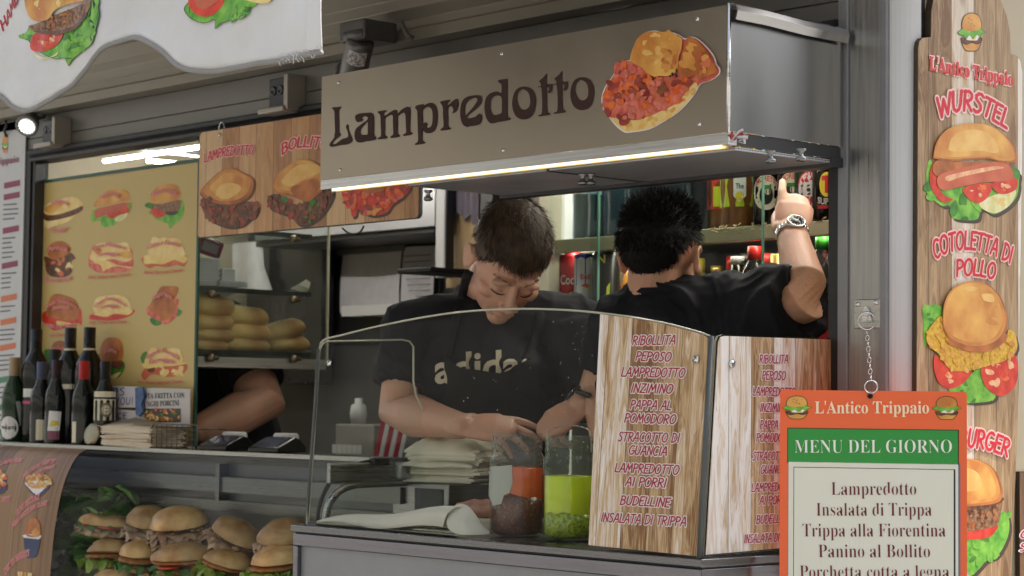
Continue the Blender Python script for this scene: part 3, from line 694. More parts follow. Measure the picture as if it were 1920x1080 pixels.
m3 = [(645,352),(700,345),(768,342),(760,366),(738,382),(726,398),(700,404),(680,398),(672,392),(668,404),(660,405),(656,385),(645,376)]
drop(p, m3); p.shape(m3, TOM); p.chips(m3, 60, 9, [TOM,ORANGE,HAMD,TOM,HAM,ORANGE], 25); p.chips([(690,396),(715,392),(705,402)], 6, 6, [CRUST], 26); p.shape([(680,348),(725,344),(720,358),(690,362)], TOAST)
child_flat(b, 'printed_sandwich', PRINT, hb, wf)
b = B(); c = P(413,243,Y=YB); ring = [c+V((.012*math.cos(t), .004, .018*math.sin(t))) for t in [k*.4 for k in range(16)]]; b.tube(ring, .0013, 0, 6); b.lathe([(.004,0),(.004,.002),(0,.003)], P(412,253,Y=YB-.002), 10, axis=(0,-1,0)); b.build('hook', bs, hb)
b = B(); b.tube(catmull([P(642,428,Y=YB+.01),P(652,436,Y=YB+.01),P(664,439,Y=YB+.01),P(676,434,Y=YB+.01),P(682,424,Y=YB+.01)],5,False), .0022, 0, 6); b.build('cable', blk, hb)

# ------------------------------------------------------------------ cream picture menu in the display window
cf = Flat((0,.03,0),(1,0,0),(0,0,1))
cm = thing('picture_menu', 'large cream board showing rows of small sandwich pictures behind the wine bottles', 'menu', P(215,800,Y=.03))
l_, r_ = cf.L(75,400).x, cf.L(363.5,700).x; t_, b_ = cf.L(220,325).y, 1.435
b = B(); b.box((l_,b_,-.004),(r_,t_,0)); child_flat(b, 'panel', mat('menu_cream', lin((.80,.70,.44)), .35, var=.03, sc=2), cm, cf)
b = B(); b.box((l_,t_+.0005,-.007),(r_+.008,t_+.009,.002)); b.box((r_+.001,b_,-.006),(r_+.008,t_,.001)); child_flat(b, 'glass_edge', mat('glass_edge_green', (.035,.10,.075), .15), cm, cf)
b = B(); p = Pic(b, cf.L, .0005, 5e-5)
zz = lambda pl, ox=60, oy=330, k=.19441: [(ox+x*k, oy+y*k) for x,y in pl]
def sh2(pl, mi, **k): p.shape(zz(pl, **k), mi)
# sausage
sh2([(102,430),(105,380),(120,300),(200,245),(350,205),(420,205),(480,250),(490,300),(450,350),(350,440),(230,480),(150,510),(110,470)], CRUMB); sh2([(104,345),(150,375),(260,370),(400,325),(485,290),(485,330),(400,380),(250,420),(150,432),(105,400)], BROWN); sh2([(125,330),(150,290),(230,260),(300,270),(200,360)], CRUST)
# hot dog
child_flat(b, 'printed_sandwich', PRINT, cm, cf); b = B(); p = Pic(b, cf.L, .0005, 5e-5)
sh2([(570,400),(610,320),(930,260),(960,270),(955,320),(900,410),(830,440),(780,480),(680,490),(660,430),(590,440)], LEAF); sh2([(800,410),(900,350),(930,360),(890,420),(820,440)], CREAM); sh2([(730,370),(820,340),(930,310),(935,350),(830,380),(780,410),(740,400)], TOM); sh2([(600,350),(640,315),(780,280),(900,255),(935,275),(925,310),(780,350),(640,405),(605,390)], SAUS); sh2([(600,290),(640,210),(720,145),(800,125),(900,135),(945,190),(940,235),(880,245),(760,265),(660,295)], CRUST)
# hamburger
child_flat(b, 'printed_sandwich', PRINT, cm, cf); b = B(); p = Pic(b, cf.L, .0005, 5e-5)
sh2([(1090,290),(1100,265),(1150,260),(1180,320),(1120,310)], LEAFD); sh2([(1150,330),(1420,230),(1470,290),(1450,400),(1380,460),(1330,505),(1310,460),(1220,430),(1160,380)], LEAF); sh2([(1155,320),(1250,310),(1290,370),(1220,405),(1160,370)], TOM); sh2([(1150,265),(1250,270),(1420,230),(1440,290),(1400,340),(1300,355),(1200,310)], PATTY); sh2([(1290,350),(1410,340),(1380,375),(1310,375)], SHADE); sh2([(1150,245),(1145,180),(1200,110),(1290,78),(1380,82),(1430,130),(1435,200),(1380,240),(1270,250),(1210,268)], CRUST)
# row two
child_flat(b, 'printed_sandwich', PRINT, cm, cf); b = B(); p = Pic(b, cf.L, .0005, 5e-5)
sh2([(130,860),(140,780),(210,800),(360,740),(420,790),(380,830),(390,920),(330,970),(220,975),(150,940)], BROWN); p.chips(zz([(140,800),(380,790),(370,940),(180,950)]), 18, 8, [BROWN,TOAST,SAUS,CRUMB,SHADE], 31); sh2([(160,770),(155,690),(220,635),(300,630),(360,670),(375,720),(320,770),(220,808)], TOAST)
child_flat(b, 'printed_sandwich', PRINT, cm, cf); b = B(); p = Pic(b, cf.L, .0005, 5e-5)
sh2([(545,820),(560,740),(620,700),(930,690),(975,800),(970,890),(900,925),(760,935),(640,930),(560,880)], HAM); sh2([(590,830),(700,810),(830,860),(970,880),(940,890),(820,870),(720,900),(690,920),(660,860)], CHEESE); sh2([(560,790),(600,680),(680,645),(800,650),(920,645),(950,740),(970,790),(900,830),(780,800),(700,815),(600,820)], CRUMB); p.chips(zz([(600,700),(920,690),(930,790),(600,800)]), 8, 12, [CRUMB,CRUST], 32)
child_flat(b, 'printed_sandwich', PRINT, cm, cf); b = B(); p = Pic(b, cf.L, .0005, 5e-5)
sh2([(1070,840),(1090,780),(1470,760),(1475,870),(1400,860),(1300,880),(1200,870),(1130,890)], SAUS); sh2([(1080,810),(1120,760),(1470,770),(1470,840),(1380,810),(1310,835),(1260,850),(1160,845),(1090,850)], CHEESE); sh2([(1120,740),(1150,620),(1180,585),(1230,600),(1270,590),(1310,600),(1370,600),(1430,620),(1470,720),(1470,770),(1320,800),(1180,780)], CRUMB)
# row three and four
child_flat(b, 'printed_sandwich', PRINT, cm, cf); b = B(); p = Pic(b, cf.L, .0005, 5e-5)
k3 = dict(oy=530)
sh2([(100,350),(140,270),(440,240),(480,330),(475,410),(430,390),(250,460),(190,450),(130,400)], TOM, **k3); sh2([(240,370),(330,380),(380,400),(260,420)], CHEESE, **k3); sh2([(140,300),(160,190),(215,110),(330,125),(430,180),(450,330),(360,370),(230,345),(150,330)], TOAST, **k3)
child_flat(b, 'printed_sandwich', PRINT, cm, cf); b = B(); p = Pic(b, cf.L, .0005, 5e-5)
sh2([(555,340),(600,300),(960,260),(975,300),(900,340),(760,365),(640,360),(570,355)], TOM, **k3); sh2([(600,300),(740,270),(960,260),(930,310),(800,300),(720,330),(640,320)], CHEESE, **k3); sh2([(595,260),(610,170),(660,135),(740,125),(830,120),(910,150),(945,210),(950,270),(860,285),(760,270),(640,300)], CRUMB, **k3)
child_flat(b, 'printed_sandwich', PRINT, cm, cf); b = B(); p = Pic(b, cf.L, .0005, 5e-5)
sh2([(1140,350),(1200,320),(1250,390),(1210,415),(1160,400)], LEAFD, **k3); sh2([(1390,250),(1450,275),(1420,320),(1380,310)], LEAFD, **k3); sh2([(1110,290),(1130,220),(1390,150),(1410,220),(1390,330),(1300,400),(1230,370),(1120,310)], HAM, **k3); sh2([(1130,250),(1190,130),(1230,60),(1260,35),(1400,38),(1410,90),(1370,170),(1385,250),(1350,330),(1260,360),(1220,310)], TOAST, **k3)
child_flat(b, 'printed_sandwich', PRINT, cm, cf); b = B(); p = Pic(b, cf.L, .0005, 5e-5)
sh2([(120,700),(120,650),(180,650),(200,760),(180,830),(125,770)], LEAFD, **k3); sh2([(180,700),(200,600),(250,562),(310,570),(340,650),(320,760),(220,790)], TOAST, **k3)
child_flat(b, 'printed_sandwich', PRINT, cm, cf); b = B(); p = Pic(b, cf.L, .0005, 5e-5)
sh2([(635,740),(650,690),(880,760),(880,860),(800,925),(700,800)], LEAFD, **k3); sh2([(690,780),(870,750),(860,830),(780,820)], BROWN, **k3); sh2([(760,900),(860,860),(800,930)], CRUMB, **k3); sh2([(655,720),(665,620),(710,540),(780,530),(850,550),(882,640),(870,740),(790,760),(690,770)], TOAST, **k3)
child_flat(b, 'printed_sandwich', PRINT, cm, cf); b = B(); p = Pic(b, cf.L, .0005, 5e-5)
sh2([(1050,720),(1080,670),(1110,670),(1120,740),(1070,780)], LEAFD, **k3); sh2([(1055,890),(1100,820),(1200,780),(1480,780),(1470,870),(1330,910),(1220,890),(1150,890),(1090,940)], SAUS, **k3); p.chips(zz([(1070,850),(1200,800),(1460,800),(1440,880),(1240,890)],**k3), 16, 8, [SAUS,BROWN,CHEESE,CRUMB], 35); sh2([(1070,780),(1200,760),(1490,770),(1400,800),(1240,810),(1100,830)], CHEESE, **k3); sh2([(1090,770),(1120,690),(1160,625),(1220,640),(1300,635),(1410,635),(1445,690),(1450,760),(1330,790),(1200,785)], CRUMB, **k3)
child_flat(b, 'printed_sandwich', PRINT, cm, cf)
b = B()
def lab(s, x0, y0, x1, y1, hp, up=0, halo=True, **k):
    q = zz([(x0,y0),((x0+x1)/2,(y0+y1)/2-up),(x1,y1)], **k)
    pl = cf.pts(q); h = cf.hgt(q[0][0],q[0][1],hp)
    if halo: put_text(b, type_text(s, .045, .2), pl, h, 1, .0045, cap=.7)
    put_text(b, type_text(s, .0 if halo else .012, .2), pl, h, 0, .0052, cap=.7)
lab('Salsiccia',200,290,360,285,8,25); lab('Sausage',190,530,350,520,8,-15); lab('Hot dog',685,225,860,205,8,25); lab('Hamburger',1170,195,1420,185,8,35)
lab('Porchetta',165,735,355,730,8,25); lab('Roasted Pork',130,1010,390,1000,8,-20); lab('Salame Piccante e',585,720,915,715,7,40); lab('Formaggio',655,780,855,775,7,15); lab('Spicy Salami and Cheese',555,990,965,960,6,-10,False); lab('Cotto e Fontina',1130,705,1440,685,8,35); lab('Baked Ham and Cheese',1095,945,1465,920,6,-10,False)
lab('Crudo Pomodoro e',145,250,440,245,7,60,**k3); lab('Formaggio',210,270,380,265,7,20,**k3); lab('Wild Boar Salami',150,430,430,420,7,-15,**k3); lab('and Cheese',190,520,340,515,6,0,False,**k3); lab('Crudo Pomodoro e',620,240,915,235,7,70,**k3); lab('Formaggio',680,260,850,250,7,20,**k3); lab('Ham, Tomato and Cheese',565,400,930,390,6,0,False,**k3); lab('Caprese',1180,170,1360,160,8,40,**k3)
lab('Kebab',190,675,330,665,8,15,**k3); lab('Tonno',705,685,830,690,8,25,**k3); lab('Speck Rucola',1115,735,1425,745,8,70,**k3); lab('Formaggio',1145,790,1390,785,8,30,**k3); lab('Ham, Rocket Salad and Cheese',1030,970,1465,965,6,-12,False,**k3)
child_flat(b, 'lettering', [mat('print_rose', lin((.86,.28,.33)), .4), HALOP], cm, cf)

# ------------------------------------------------------------------ price list at the left edge
pf = Flat((0,-.008,0),(1,0,0),(.0,0,1))
pl_ = thing('price_list', 'tall white price list with coloured section headings left of the window', 'price list', P(0,830,Y=-.008))
b = B(); b.prism(pf.pts([(-90,262),(48,240),(34,832),(-90,846)]), -.003, 0); child_flat(b, 'sheet', mat('list_paper', (.60,.60,.60), .4, var=.03), pl_, pf)
b = B()
typed(pf, b, serif("L'Antico Trippaio"), [(-62,318),(36,304)], 13, 0)
rr = random.Random(5); y = 335
secs = [(335,0),(357,0),(420,0),(486,0),(548,3),(592,3),(640,3),(700,4),(752,4),(798,4)]
for (ys, m) in secs:
    for x0, x1 in ((-70,3),(9,43)):
        dx = (ys-300)*.028
        b.poly(pf.pts([(x0-dx,ys+8),(x1-dx-4,ys+2),(x1-dx-4,ys+13),(x0-dx,ys+19)]), .0008, m)
    yy = ys+24
    nxt = min([s_[0] for s_ in secs if s_[0] > ys]+[832])
    while yy < nxt-4:
        for x0, x1 in ((-70,-2),(9,38)):
            dx = (yy-300)*.028; e = rr.uniform(.55,1)
            b.poly(pf.pts([(x0-dx,yy+2),(x0+(x1-x0)*e-dx,yy),(x0+(x1-x0)*e-dx,yy+2.6),(x0-dx,yy+4.6)]), .0008, 1)
        yy += 9
p = Pic(b, pf.L, .001, 5e-5)
child_flat(b, 'lettering', [mat('list_wine', lin((.55,.18,.32)), .4), mat('list_grey', (.12,.12,.14), .5), HALO, mat('list_orange', lin((.82,.45,.28)), .4), mat('list_green', lin((.25,.52,.36)), .4)], pl_, pf)
def logo(p, cx, cy, w, h, out=True):
    q = lambda pl: [(cx+x*w/2, cy+y*h/2) for x,y in pl]
    bunb = [(-.62,.45),(.62,.45),(.6,.75),(.4,.97),(0,1),(-.4,.97),(-.6,.75)]
    let = [(-1,.02),(-.75,-.12),(-.6,-.3),(0,-.2),(.6,-.3),(.75,-.12),(1,.02),(.72,.12),(.6,.32),(.4,.14),(.1,.34),(-.15,.16),(-.4,.36),(-.6,.2),(-.8,.16)]
    bun = [(-.68,-.2),(-.7,-.5),(-.5,-.85),(0,-1),(.5,-.85),(.7,-.5),(.68,-.2),(.4,-.08),(0,-.05),(-.4,-.08)]
    pat = [(-.72,.28),(0,.4),(.72,.28),(.72,.5),(.4,.62),(0,.55),(-.4,.64),(-.72,.5)]
    if out: p.shape(q([(x*1.06,y*1.05) for x,y in bunb]), LINE)
    p.shape(q(bunb), CRUST)
    if out: p.shape(q([(x*1.05,y*1.07) for x,y in pat]), LINE)
    p.shape(q(pat), BROWN); p.shape(q([(-.45,.15),(.5,.12),(.45,.42),(.1,.46),(-.4,.4)]), WHITE); p.shape(q([(.05,.16),(.3,.14),(.3,.42),(.06,.44)]), CHEESE)
    if out: p.shape(q([(x*1.05,y*1.1) for x,y in let]), LINE)
    p.shape(q(let), LEAF)
    if out: p.shape(q([(x*1.06,y*1.04) for x,y in bun]), LINE)
    p.shape(q(bun), CRUST); p.chips(q([(-.5,-.3),(-.4,-.75),(.4,-.75),(.5,-.3)]), 7, w*.03, [TOAST], 3)
b = B(); p = Pic(b, pf.L, .001, 5e-5); logo(p, 10, 270, 14, 34, False); child_flat(b, 'emblem', PRINT, pl_, pf)

# ------------------------------------------------------------------ plank board on the side wall
rf = Flat((.131,0,0),(0,1,0),(0,0,1))
rb = thing('wall_sandwich_board', 'tall shaped plank board with wurstel, cutlet and burger pictures on the side wall', 'sign', P(1810,1075,X=.131))
OB = [(1716,1250),(1718,700),(1721,90),(1723,78),(1728,71),(1745,69),(1746,20),(1752,-12),(1772,-45),(1808,-62),(1848,-45),(1874,-5),(1888,30),(1894,62),(1895,101),(1906,104),(1914,114),(1918,135),(1917,330),(1911,700),(1904,900),(1897,1080),(1890,1250)]
ob = rf.pts(OB)
b = B(); b.prism(ob, -.013, -.0003, 0); child_flat(b, 'board', mat('board_edge_dark', (.05,.035,.02), .5), rb, rf)
wood2 = wood('planks_pale', .066, (lin((.48,.34,.20)), lin((.76,.64,.48)), lin((.93,.90,.86))), 5)
cxm = sum(q.x for q in ob)/len(ob); cym = sum(q.y for q in ob)/len(ob)
b = B(); b.poly([(cxm+(q.x-cxm)*.992, cym+(q.y-cym)*.999) for q in ob], 0, 0); child_flat(b, 'plank_print', wood2, rb, rf)
b = B(); typed(rf, b, serif("L'Antico Trippaio"), [(1741,131),(1898,161)], 26, 0, off=.02, halo=.07, mh=1)
word_part(rf, rb, [RED, HALOP], 'WURSTEL', [(1760,222),(1783,211),(1808,207),(1835,212),(1860,225),(1886,241)], 37, 0, 1)
word_part(rf, rb, [RED, HALOP], 'COTOLETTA DI', [(1752,486),(1775,473),(1805,467),(1835,469),(1862,478),(1893,493)], 33, 0, 1); word_part(rf, rb, [RED, HALOP], 'POLLO', [(1792,518),(1825,516),(1863,523)], 30, 0, 1)
word_part(rf, rb, [RED, HALOP], 'HAMBURGER', [(1742,852),(1768,842),(1800,838),(1830,839),(1860,845),(1887,856)], 34, 0, 1)
child_flat(b, 'lettering', [mat('print_brick_red', lin((.85,.22,.20)), .4), HALOP, RED], rb, rf)
b = B(); p = Pic(b, rf.L, .0004); logo(p, 1821, 60, 50, 70)
child_flat(b, 'emblem', PRINT, rb, rf); b = B(); p = Pic(b, rf.L, .0004)
lf = [(1736,338),(1742,300),(1760,320),(1800,330),(1900,318),(1910,340),(1905,370),(1886,390),(1862,402),(1840,392),(1833,410),(1815,413),(1785,408),(1780,386),(1765,386),(1745,368)]
drop(p, lf, 5, 6); p.shape(lf, LEAF); p.chips(lf, 26, 13, [LEAF,LEAFD,LEAF], 41); p.shape([(1840,376),(1880,360),(1904,358),(1892,385),(1864,400),(1838,389)], CREAM); p.chips([(1845,378),(1895,362),(1870,395)], 6, 8, [CREAM,CHEESE], 42)
p.shape([(1742,326),(1750,305),(1758,350),(1772,368),(1786,374),(1766,379),(1746,356)], TOM); p.shape([(1806,352),(1856,343),(1852,368),(1832,381),(1812,370)], TOM); p.chips([(1812,355),(1850,348),(1835,372)], 7, 5, [SEED,ORANGE], 43); p.shape([(1860,342),(1902,334),(1904,354),(1882,364),(1864,358)], TOM); p.chips([(1866,345),(1898,340),(1882,358)], 6, 5, [SEED,ORANGE], 44)
p.shape([(1752,302),(1800,304),(1885,304),(1870,318),(1760,332)], TOAST); p.shape([(1755,344),(1760,328),(1790,318),(1835,308),(1870,306),(1890,311),(1898,328),(1888,339),(1842,342),(1792,352),(1766,357)], SAUS); p.shape([(1772,331),(1810,321),(1860,312),(1880,315),(1850,321),(1800,332),(1776,340)], SEED)
bn = [(1748,292),(1756,262),(1780,240),(1820,232),(1860,238),(1890,262),(1903,288),(1903,303),(1882,305),(1850,298),(1815,300),(1780,302),(1752,298)]
pbun(p, bn, ((1,18),(.96,19),(.9,0),(.6,20)), (-1,-2.5))
child_flat(b, 'printed_sandwich', PRINT, rb, rf); b = B(); p = Pic(b, rf.L, .0004)
l2 = [(1732,640),(1731,578),(1740,572),(1766,576),(1770,605),(1745,612),(1738,645)]; ct = [(1735,628),(1748,606),(1766,594),(1782,640),(1822,655),(1878,640),(1890,618),(1903,630),(1904,658),(1882,676),(1850,686),(1815,695),(1785,695),(1768,680),(1758,664),(1740,648)]
drop(p, ct, 5, 5); p.shape(l2, LEAF); p.chips(l2, 8, 9, [LEAF,LEAFD], 46)
t1 = [(1750,690),(1752,666),(1768,680),(1785,694),(1820,695),(1808,716),(1782,729),(1760,718)]; t2 = [(1838,690),(1850,684),(1880,674),(1900,664),(1908,690),(1901,725),(1876,743),(1850,729),(1840,710)]
l3 = [(1778,728),(1810,710),(1838,690),(1846,725),(1866,740),(1856,752),(1820,755),(1800,749)]
drop(p, l3, 5, 5); p.shape(l3, LEAF); p.chips(l3, 12, 10, [LEAF,LEAFD,LEAF], 47); p.shape(t1, TOM); p.chips([(1762,690),(1800,700),(1780,720)], 9, 8, [SEED,ORANGE,TOM], 48); p.shape(t2, TOM); p.chips([(1850,692),(1895,680),(1895,715),(1860,720)], 12, 9, [SEED,ORANGE,TOM], 49)
p.shape(ct, BREAD); p.chips(ct, 60, 6, [BREAD,BREAD,CRUST], 50); p.shape([(1775,636),(1800,655),(1840,660),(1872,648),(1880,625)], TOAST)
b2 = [(1764,596),(1768,565),(1784,540),(1810,528),(1840,530),(1868,550),(1882,580),(1885,612),(1870,640),(1842,652),(1812,652),(1782,640),(1767,618)]
pbun(p, b2, ((1,18),(.96,19),(.88,0)), (-1,-2)); p.chips([(1780,560),(1840,540),(1870,600),(1840,640),(1790,625)], 8, 12, [CRUST,CMID,CRUST], 51); p.shape([(1802,542),(1815,536),(1830,541),(1815,547)], CPALE); p.shape([(1836,552),(1856,552),(1860,566),(1842,564)], CPALE)
child_flat(b, 'printed_sandwich', PRINT, rb, rf); b = B(); p = Pic(b, rf.L, .0004)
l4 = [(1740,1010),(1850,1003),(1874,962),(1889,966),(1891,1000),(1872,1040),(1850,1051),(1836,1066),(1820,1079),(1810,1062),(1790,1052)]
drop(p, l4, 5, 5); p.shape(l4, LEAF); p.chips(l4, 22, 13, [LEAF,LEAF,LEAFD], 52); p.shape([(1760,985),(1862,980),(1864,998),(1842,1010),(1780,1010)], TOM); p.shape([(1742,952),(1800,948),(1872,936),(1876,958),(1868,984),(1830,994),(1785,996),(1748,985)], PATTY); p.chips([(1750,960),(1870,945),(1860,985),(1760,988)], 60, 6, [PATTY,BROWN,TOAST], 53); p.shape([(1742,948),(1800,945),(1874,932),(1868,945),(1800,958)], BROWN)
b4 = [(1738,925),(1744,888),(1778,864),(1828,862),(1860,878),(1874,906),(1877,930),(1862,944),(1800,950),(1752,947)]
pbun(p, b4, ((1,18),(.95,19),(.86,0),(.5,20)), (-2,-2.5))
child_flat(b, 'printed_sandwich', PRINT, rb, rf)
# next board along the side wall, only its edge in view
r2 = Flat((.128,0,0),(0,1,0),(0,0,1))
q0, q1 = r2.L(1912,1090), r2.L(2080,900)
b2t = thing('price_board', 'cut-off plank board with red and white lettering at the far end of the side wall', 'sign', P(1960,1075,X=.128))
b = B(); b.box((q0.x,q0.y-.3,-.008),(q1.x,q1.y+.02,-.0003)); child_flat(b, 'board', mat('board_edge_dark', (.05,.035,.02), .5), b2t, r2)
b = B(); b.poly([(q0.x+.001,q0.y-.3),(q1.x,q0.y-.3),(q1.x,q1.y+.018),(q0.x+.001,q1.y+.018)], 0, 0); child_flat(b, 'plank_print', wood('planks_brown', .06, (lin((.30,.19,.11)), lin((.46,.32,.20)), lin((.6,.45,.3))), 9), b2t, r2)
b = B(); word(r2, b, 'COTTO', [(1912,1010),(1935,1008),(1990,1022)], 14, 0, 1); word(r2, b, 'SALAME', [(1911,1034),(1935,1032),(1995,1046)], 14, 0, 1); p = Pic(b, r2.L, .0004)
child_flat(b, 'lettering', [RED2, HALO], b2t, r2)

# ------------------------------------------------------------------ menu of the day, hung from the post by a chain
ax = CYAW-math.atan((1637-960)/CF)
mo = P(1637,738,Y=-.085); mfl = Flat(mo, (math.cos(ax),math.sin(ax),0), (0,0,1))
md = thing('daily_menu_sign', 'orange menu of the day sign hung by a chain in front of the post', 'sign', mo)
orange = mat('menu_orange', lin((.97,.43,.24)), .3, spec=.5)
C4 = mfl.pts([(1461,1190),(1817,1190),(1809.5,730),(1461,731)])
b = B(); x0, x1, y0, y1 = C4[0].x, (C4[1].x+C4[2].x)/2, C4[0].y, C4[3].y
b.prism(round_rect(x0,y0,x1,y1,.005), -.004, 0); child_flat(b, 'board', orange, md, mfl)
def rc(b, x0, y0, x1, y1, z, mi):
    a = mfl.L(x0,y1); c = mfl.L(x1,y0); b.poly([(a.x,a.y),(c.x,a.y),(c.x,c.y),(a.x,c.y)], z, mi)
b = B(); rc(b,1476,806,1798,868,.0004,2); rc(b,1477.5,807.5,1796,866.5,.0006,0)
rc(b,1477,869,1800.5,1180,.0004,3); rc(b,1477.5,870.5,1796.5,1179,.0006,1)
rc(b,1487,880,1791,1170,.0008,2); rc(b,1788,883,1791.5,1172,.0007,3); rc(b,1488.2,881.2,1788,1169,.0010,1)
child_flat(b, 'printed_panels', [mat('menu_green', lin((.18,.60,.25)), .3), mat('menu_ivory', lin((.92,.92,.86)), .3), mat('print_line', (.015,.015,.015), .4), mat('menu_grey', lin((.45,.45,.55)), .4)], md, mfl)
b = B()
typed(mfl, b, serif("L'Antico Trippaio"), [(1528,775),(1742,775)], 23, 0)
typed(mfl, b, serif('MENU DEL GIORNO'), [(1490,849),(1785,849)], 25, 1, off=-.013)
for s_, xa, xb, yb in (('Lampredotto',1559,1718,928),('Insalata di Trippa',1531,1747,967),('Trippa alla Fiorentina',1505,1773,1006),('Panino al Bollito',1535,1744,1045),('Porchetta cotta a legna',1500,1780,1084)):
    typed(mfl, b, serif(s_), [(xa,yb),(xb,yb)], 25, 2, off=-.015)
child_flat(b, 'lettering', [mat('menu_cream_ink', lin((1,.93,.78)), .35), mat('menu_white_ink', lin((.96,.97,.93)), .35), mat('menu_maroon', lin((.42,.09,.13)), .4)], md, mfl)
b = B(); p = Pic(b, mfl.L, .0006); logo(p, 1494, 764, 53, 42); child_flat(b, 'emblem', PRINT, md, mfl); b = B(); p = Pic(b, mfl.L, .0006); logo(p, 1775, 765, 53, 42); child_flat(b, 'emblem', PRINT, md, mfl)
# wall rings and chain
ch = thing('sign_chain', 'thin steel chain with a ring at each end holding the orange menu sign', 'chain', mo)
def torus(b, c, R, r, n=None, mi=0, sx=1.0, up=(0,0,1)):
    n = V(n).normalized(); u = V(up); u = (u-n*u.dot(n)).normalized(); v = n.cross(u)
    rings = [[c+(u*math.cos(t)*R*sx+v*math.sin(t)*R)+((u*math.cos(t)*sx+v*math.sin(t)).normalized()*math.cos(s_)+n*math.sin(s_))*r for s_ in [k*2*math.pi/6 for k in range(6)]] for t in [k*2*math.pi/18 for k in range(18)]]
    b.loft(rings, mi, True, False, True, loop=True)
toC = V((.74,-.67,0))
ra = P(1625,602,Y=-.012); b = B(); torus(b, ra, .0145, .0013, toC); b.build('ring', bs, ch)
rbm = mo+V((-.002,-.003,.011)); b = B(); torus(b, rbm, .0105, .0012, toC); b.build('ring', bs, ch)
b = B(); s0 = ra+V((0,0,-.015)); s1 = rbm+V((0,0,.011)); nl = 9
for k in range(nl):
    c = s0.lerp(s1, (k+.5)/nl); d = (s1-s0).normalized(); torus(b, c, .0030, .0008, toC if k%2 else CAMR, 0, sx=(s1-s0).length/nl/.0060*.62, up=d)
b.build('links', bs, ch)
b = B(); b.lathe([(.0048,-.001),(.0048,.0015),(.003,.0015),(.003,-.001)], mo+V((-.003,-.004,-.004)), 10, axis=mfl.n); b.build('eyelet', mat('eyelet_dark', (.06,.05,.04), .4, .6), md)
# ------------------------------------------------------------------ serving vitrine under the sign
gls = glass('vitrine_glass', dirt_glint=.003, refl=.32); gedge = mat('glass_edge_glow', (.60,.58,.45), .15, spec=.8)  # edge colour kept pale to imitate light caught in the glass
vt = thing('counter_vitrine', 'steel serving counter with arched glass front and plank printed panels listing dishes', 'serving counter', (-.55,-.16,.0))
def vp(n, b, m, par=None, **k): return b.build(n, m, par or vt, **k)
ZV = 1.303; tilt = V((0,.026,.36)).normalized()
vf = Flat((0,-.326,ZV),(1,0,0),tilt)
FRONT = [(573,983),(585,812),(596,660),(599,645),(608,636),(640,628),(700,613),(780,597),(860,585),(960,579),(1060,581),(1150,590),(1240,605),(1300,620),(1322,627),(1332,633),(1335,645),(1324,840),(1312,1045)]
b = B(); b.prism(vf.pts(FRONT), -.005, 0, 0, side=1); fg = child_flat(b, 'front_glass', [gls, gedge], vt, vf)
SHT = [(1127,589),(1180,596),(1240,606.5),(1300,622),(1320,628),(1330,635),(1333,647),(1322,840),(1310,1043),(1105,1022),(1116,800)]
b = B(); b.tube([vf.M@V((q.x,q.y,-.002)) for q in catmull(vf.pts(FRONT[3:17]),4,False)], .0019, 0, 6); child_flat(b, 'front_edge_glow', gedge, vt, Flat((0,0,0),(1,0,0),(0,1,0)))  # pale tube painting the bright glow along the arched edge
b = B(); b.prism(vf.pts(SHT), .0006, .0022, 0); child_flat(b, 'front_plank_panel', wood('planks_whitewash', .058, (lin((.52,.35,.18)), lin((.82,.69,.52)), lin((.98,.96,.95))), 12, pv=.36, rp=(.30,.47,.66)), vt, vf)
b = B()
LST = [('RIBOLLITA',1188,647,1268,646),('PEPOSO',1194,676,1259,678),('LAMPREDOTTO',1167,706,1285,708),('INZIMINO',1185,736,1262,738),('PAPPA AL',1184,767,1260,769),('POMODORO',1173,792,1268,795),('STRACOTTO DI',1161,827,1275,830),('GUANCIA',1181,852,1252,855),('LAMPREDOTTO',1155,885,1274,890),('AI PORRI',1175,911,1250,914),('BUDELLINE',1165,946,1257,951),('INSALATA DI TRIPPA',1129,978,1288,987)]
for s_, xa, ya, xb, yb in LST: word_part(vf, vt, [RED2, HALO], s_, [(xa,ya),(xb,yb)], 16.5, 0, 1, .078, .11, .0030, .22)
sfl = Flat((-.02,0,0),(0,1,0),(0,0,1))
SID = [(1320,1043),(1343,640),(1347,630),(1356,627.5),(1568,635),(1574,1018),(1458,1031)]
b = B(); b.prism(sfl.pts(SID), -.005, 0, 0, side=1); child_flat(b, 'side_glass', [gls, gedge], vt, sfl)
b = B(); b.prism(sfl.pts([(1322,1040),(1345,642),(1349,632),(1357,630),(1566,637),(1572,1015),(1458,1028)]), .0006, .002, 0); child_flat(b, 'side_plank_panel', wood('planks_whitewash2', .056, (lin((.50,.34,.19)), lin((.78,.65,.49)), lin((.95,.92,.90))), 18, pv=.36, rp=(.30,.47,.66)), vt, sfl)
b = B()
for s_, xa, ya, xb, yb in (('RIBOLLITA',1421,681,1474,681),('PEPOSO',1426,711,1469,712),('LAMPREDOTTO',1408,741,1487,743),('INZIMINO',1422,772,1472,772),('PAPPA AL',1422,804,1472,804),('POMODORO',1415,828,1478,828),('STRACOTTO DI',1408,863,1484,862),('GUANCIA',1423,888,1470,887),('LAMPREDOTTO',1406,922,1485,919),('AI PORRI',1421,946,1471,944),('BUDELLINE',1415,982,1476,979),('INSALATA DI TRIPPA',1392,1018,1497,1013)):
    word_part(sfl, vt, [RED2, HALO], s_, [(xa,ya),(xb,yb)], 15.5, 0, 1, .078, .11, .0028, .22)
a0, a1 = P(1316,1046,Y=-.326), P(1338,630,Y=-.30)
b = B(); b.tube([V((-.0185,-.328,ZV)), V((-.0185,-.303,a1.z))], .005, 0, 8); vp('corner_seal', b, mat('seal_grey', (.09,.10,.10), .4))
EX = vf.M@V((vf.L(573,983).x,0,0)); ex = P(600,640,Y=-.30).x
ef = Flat((ex-.004,0,0),(0,1,0),(0,0,1))
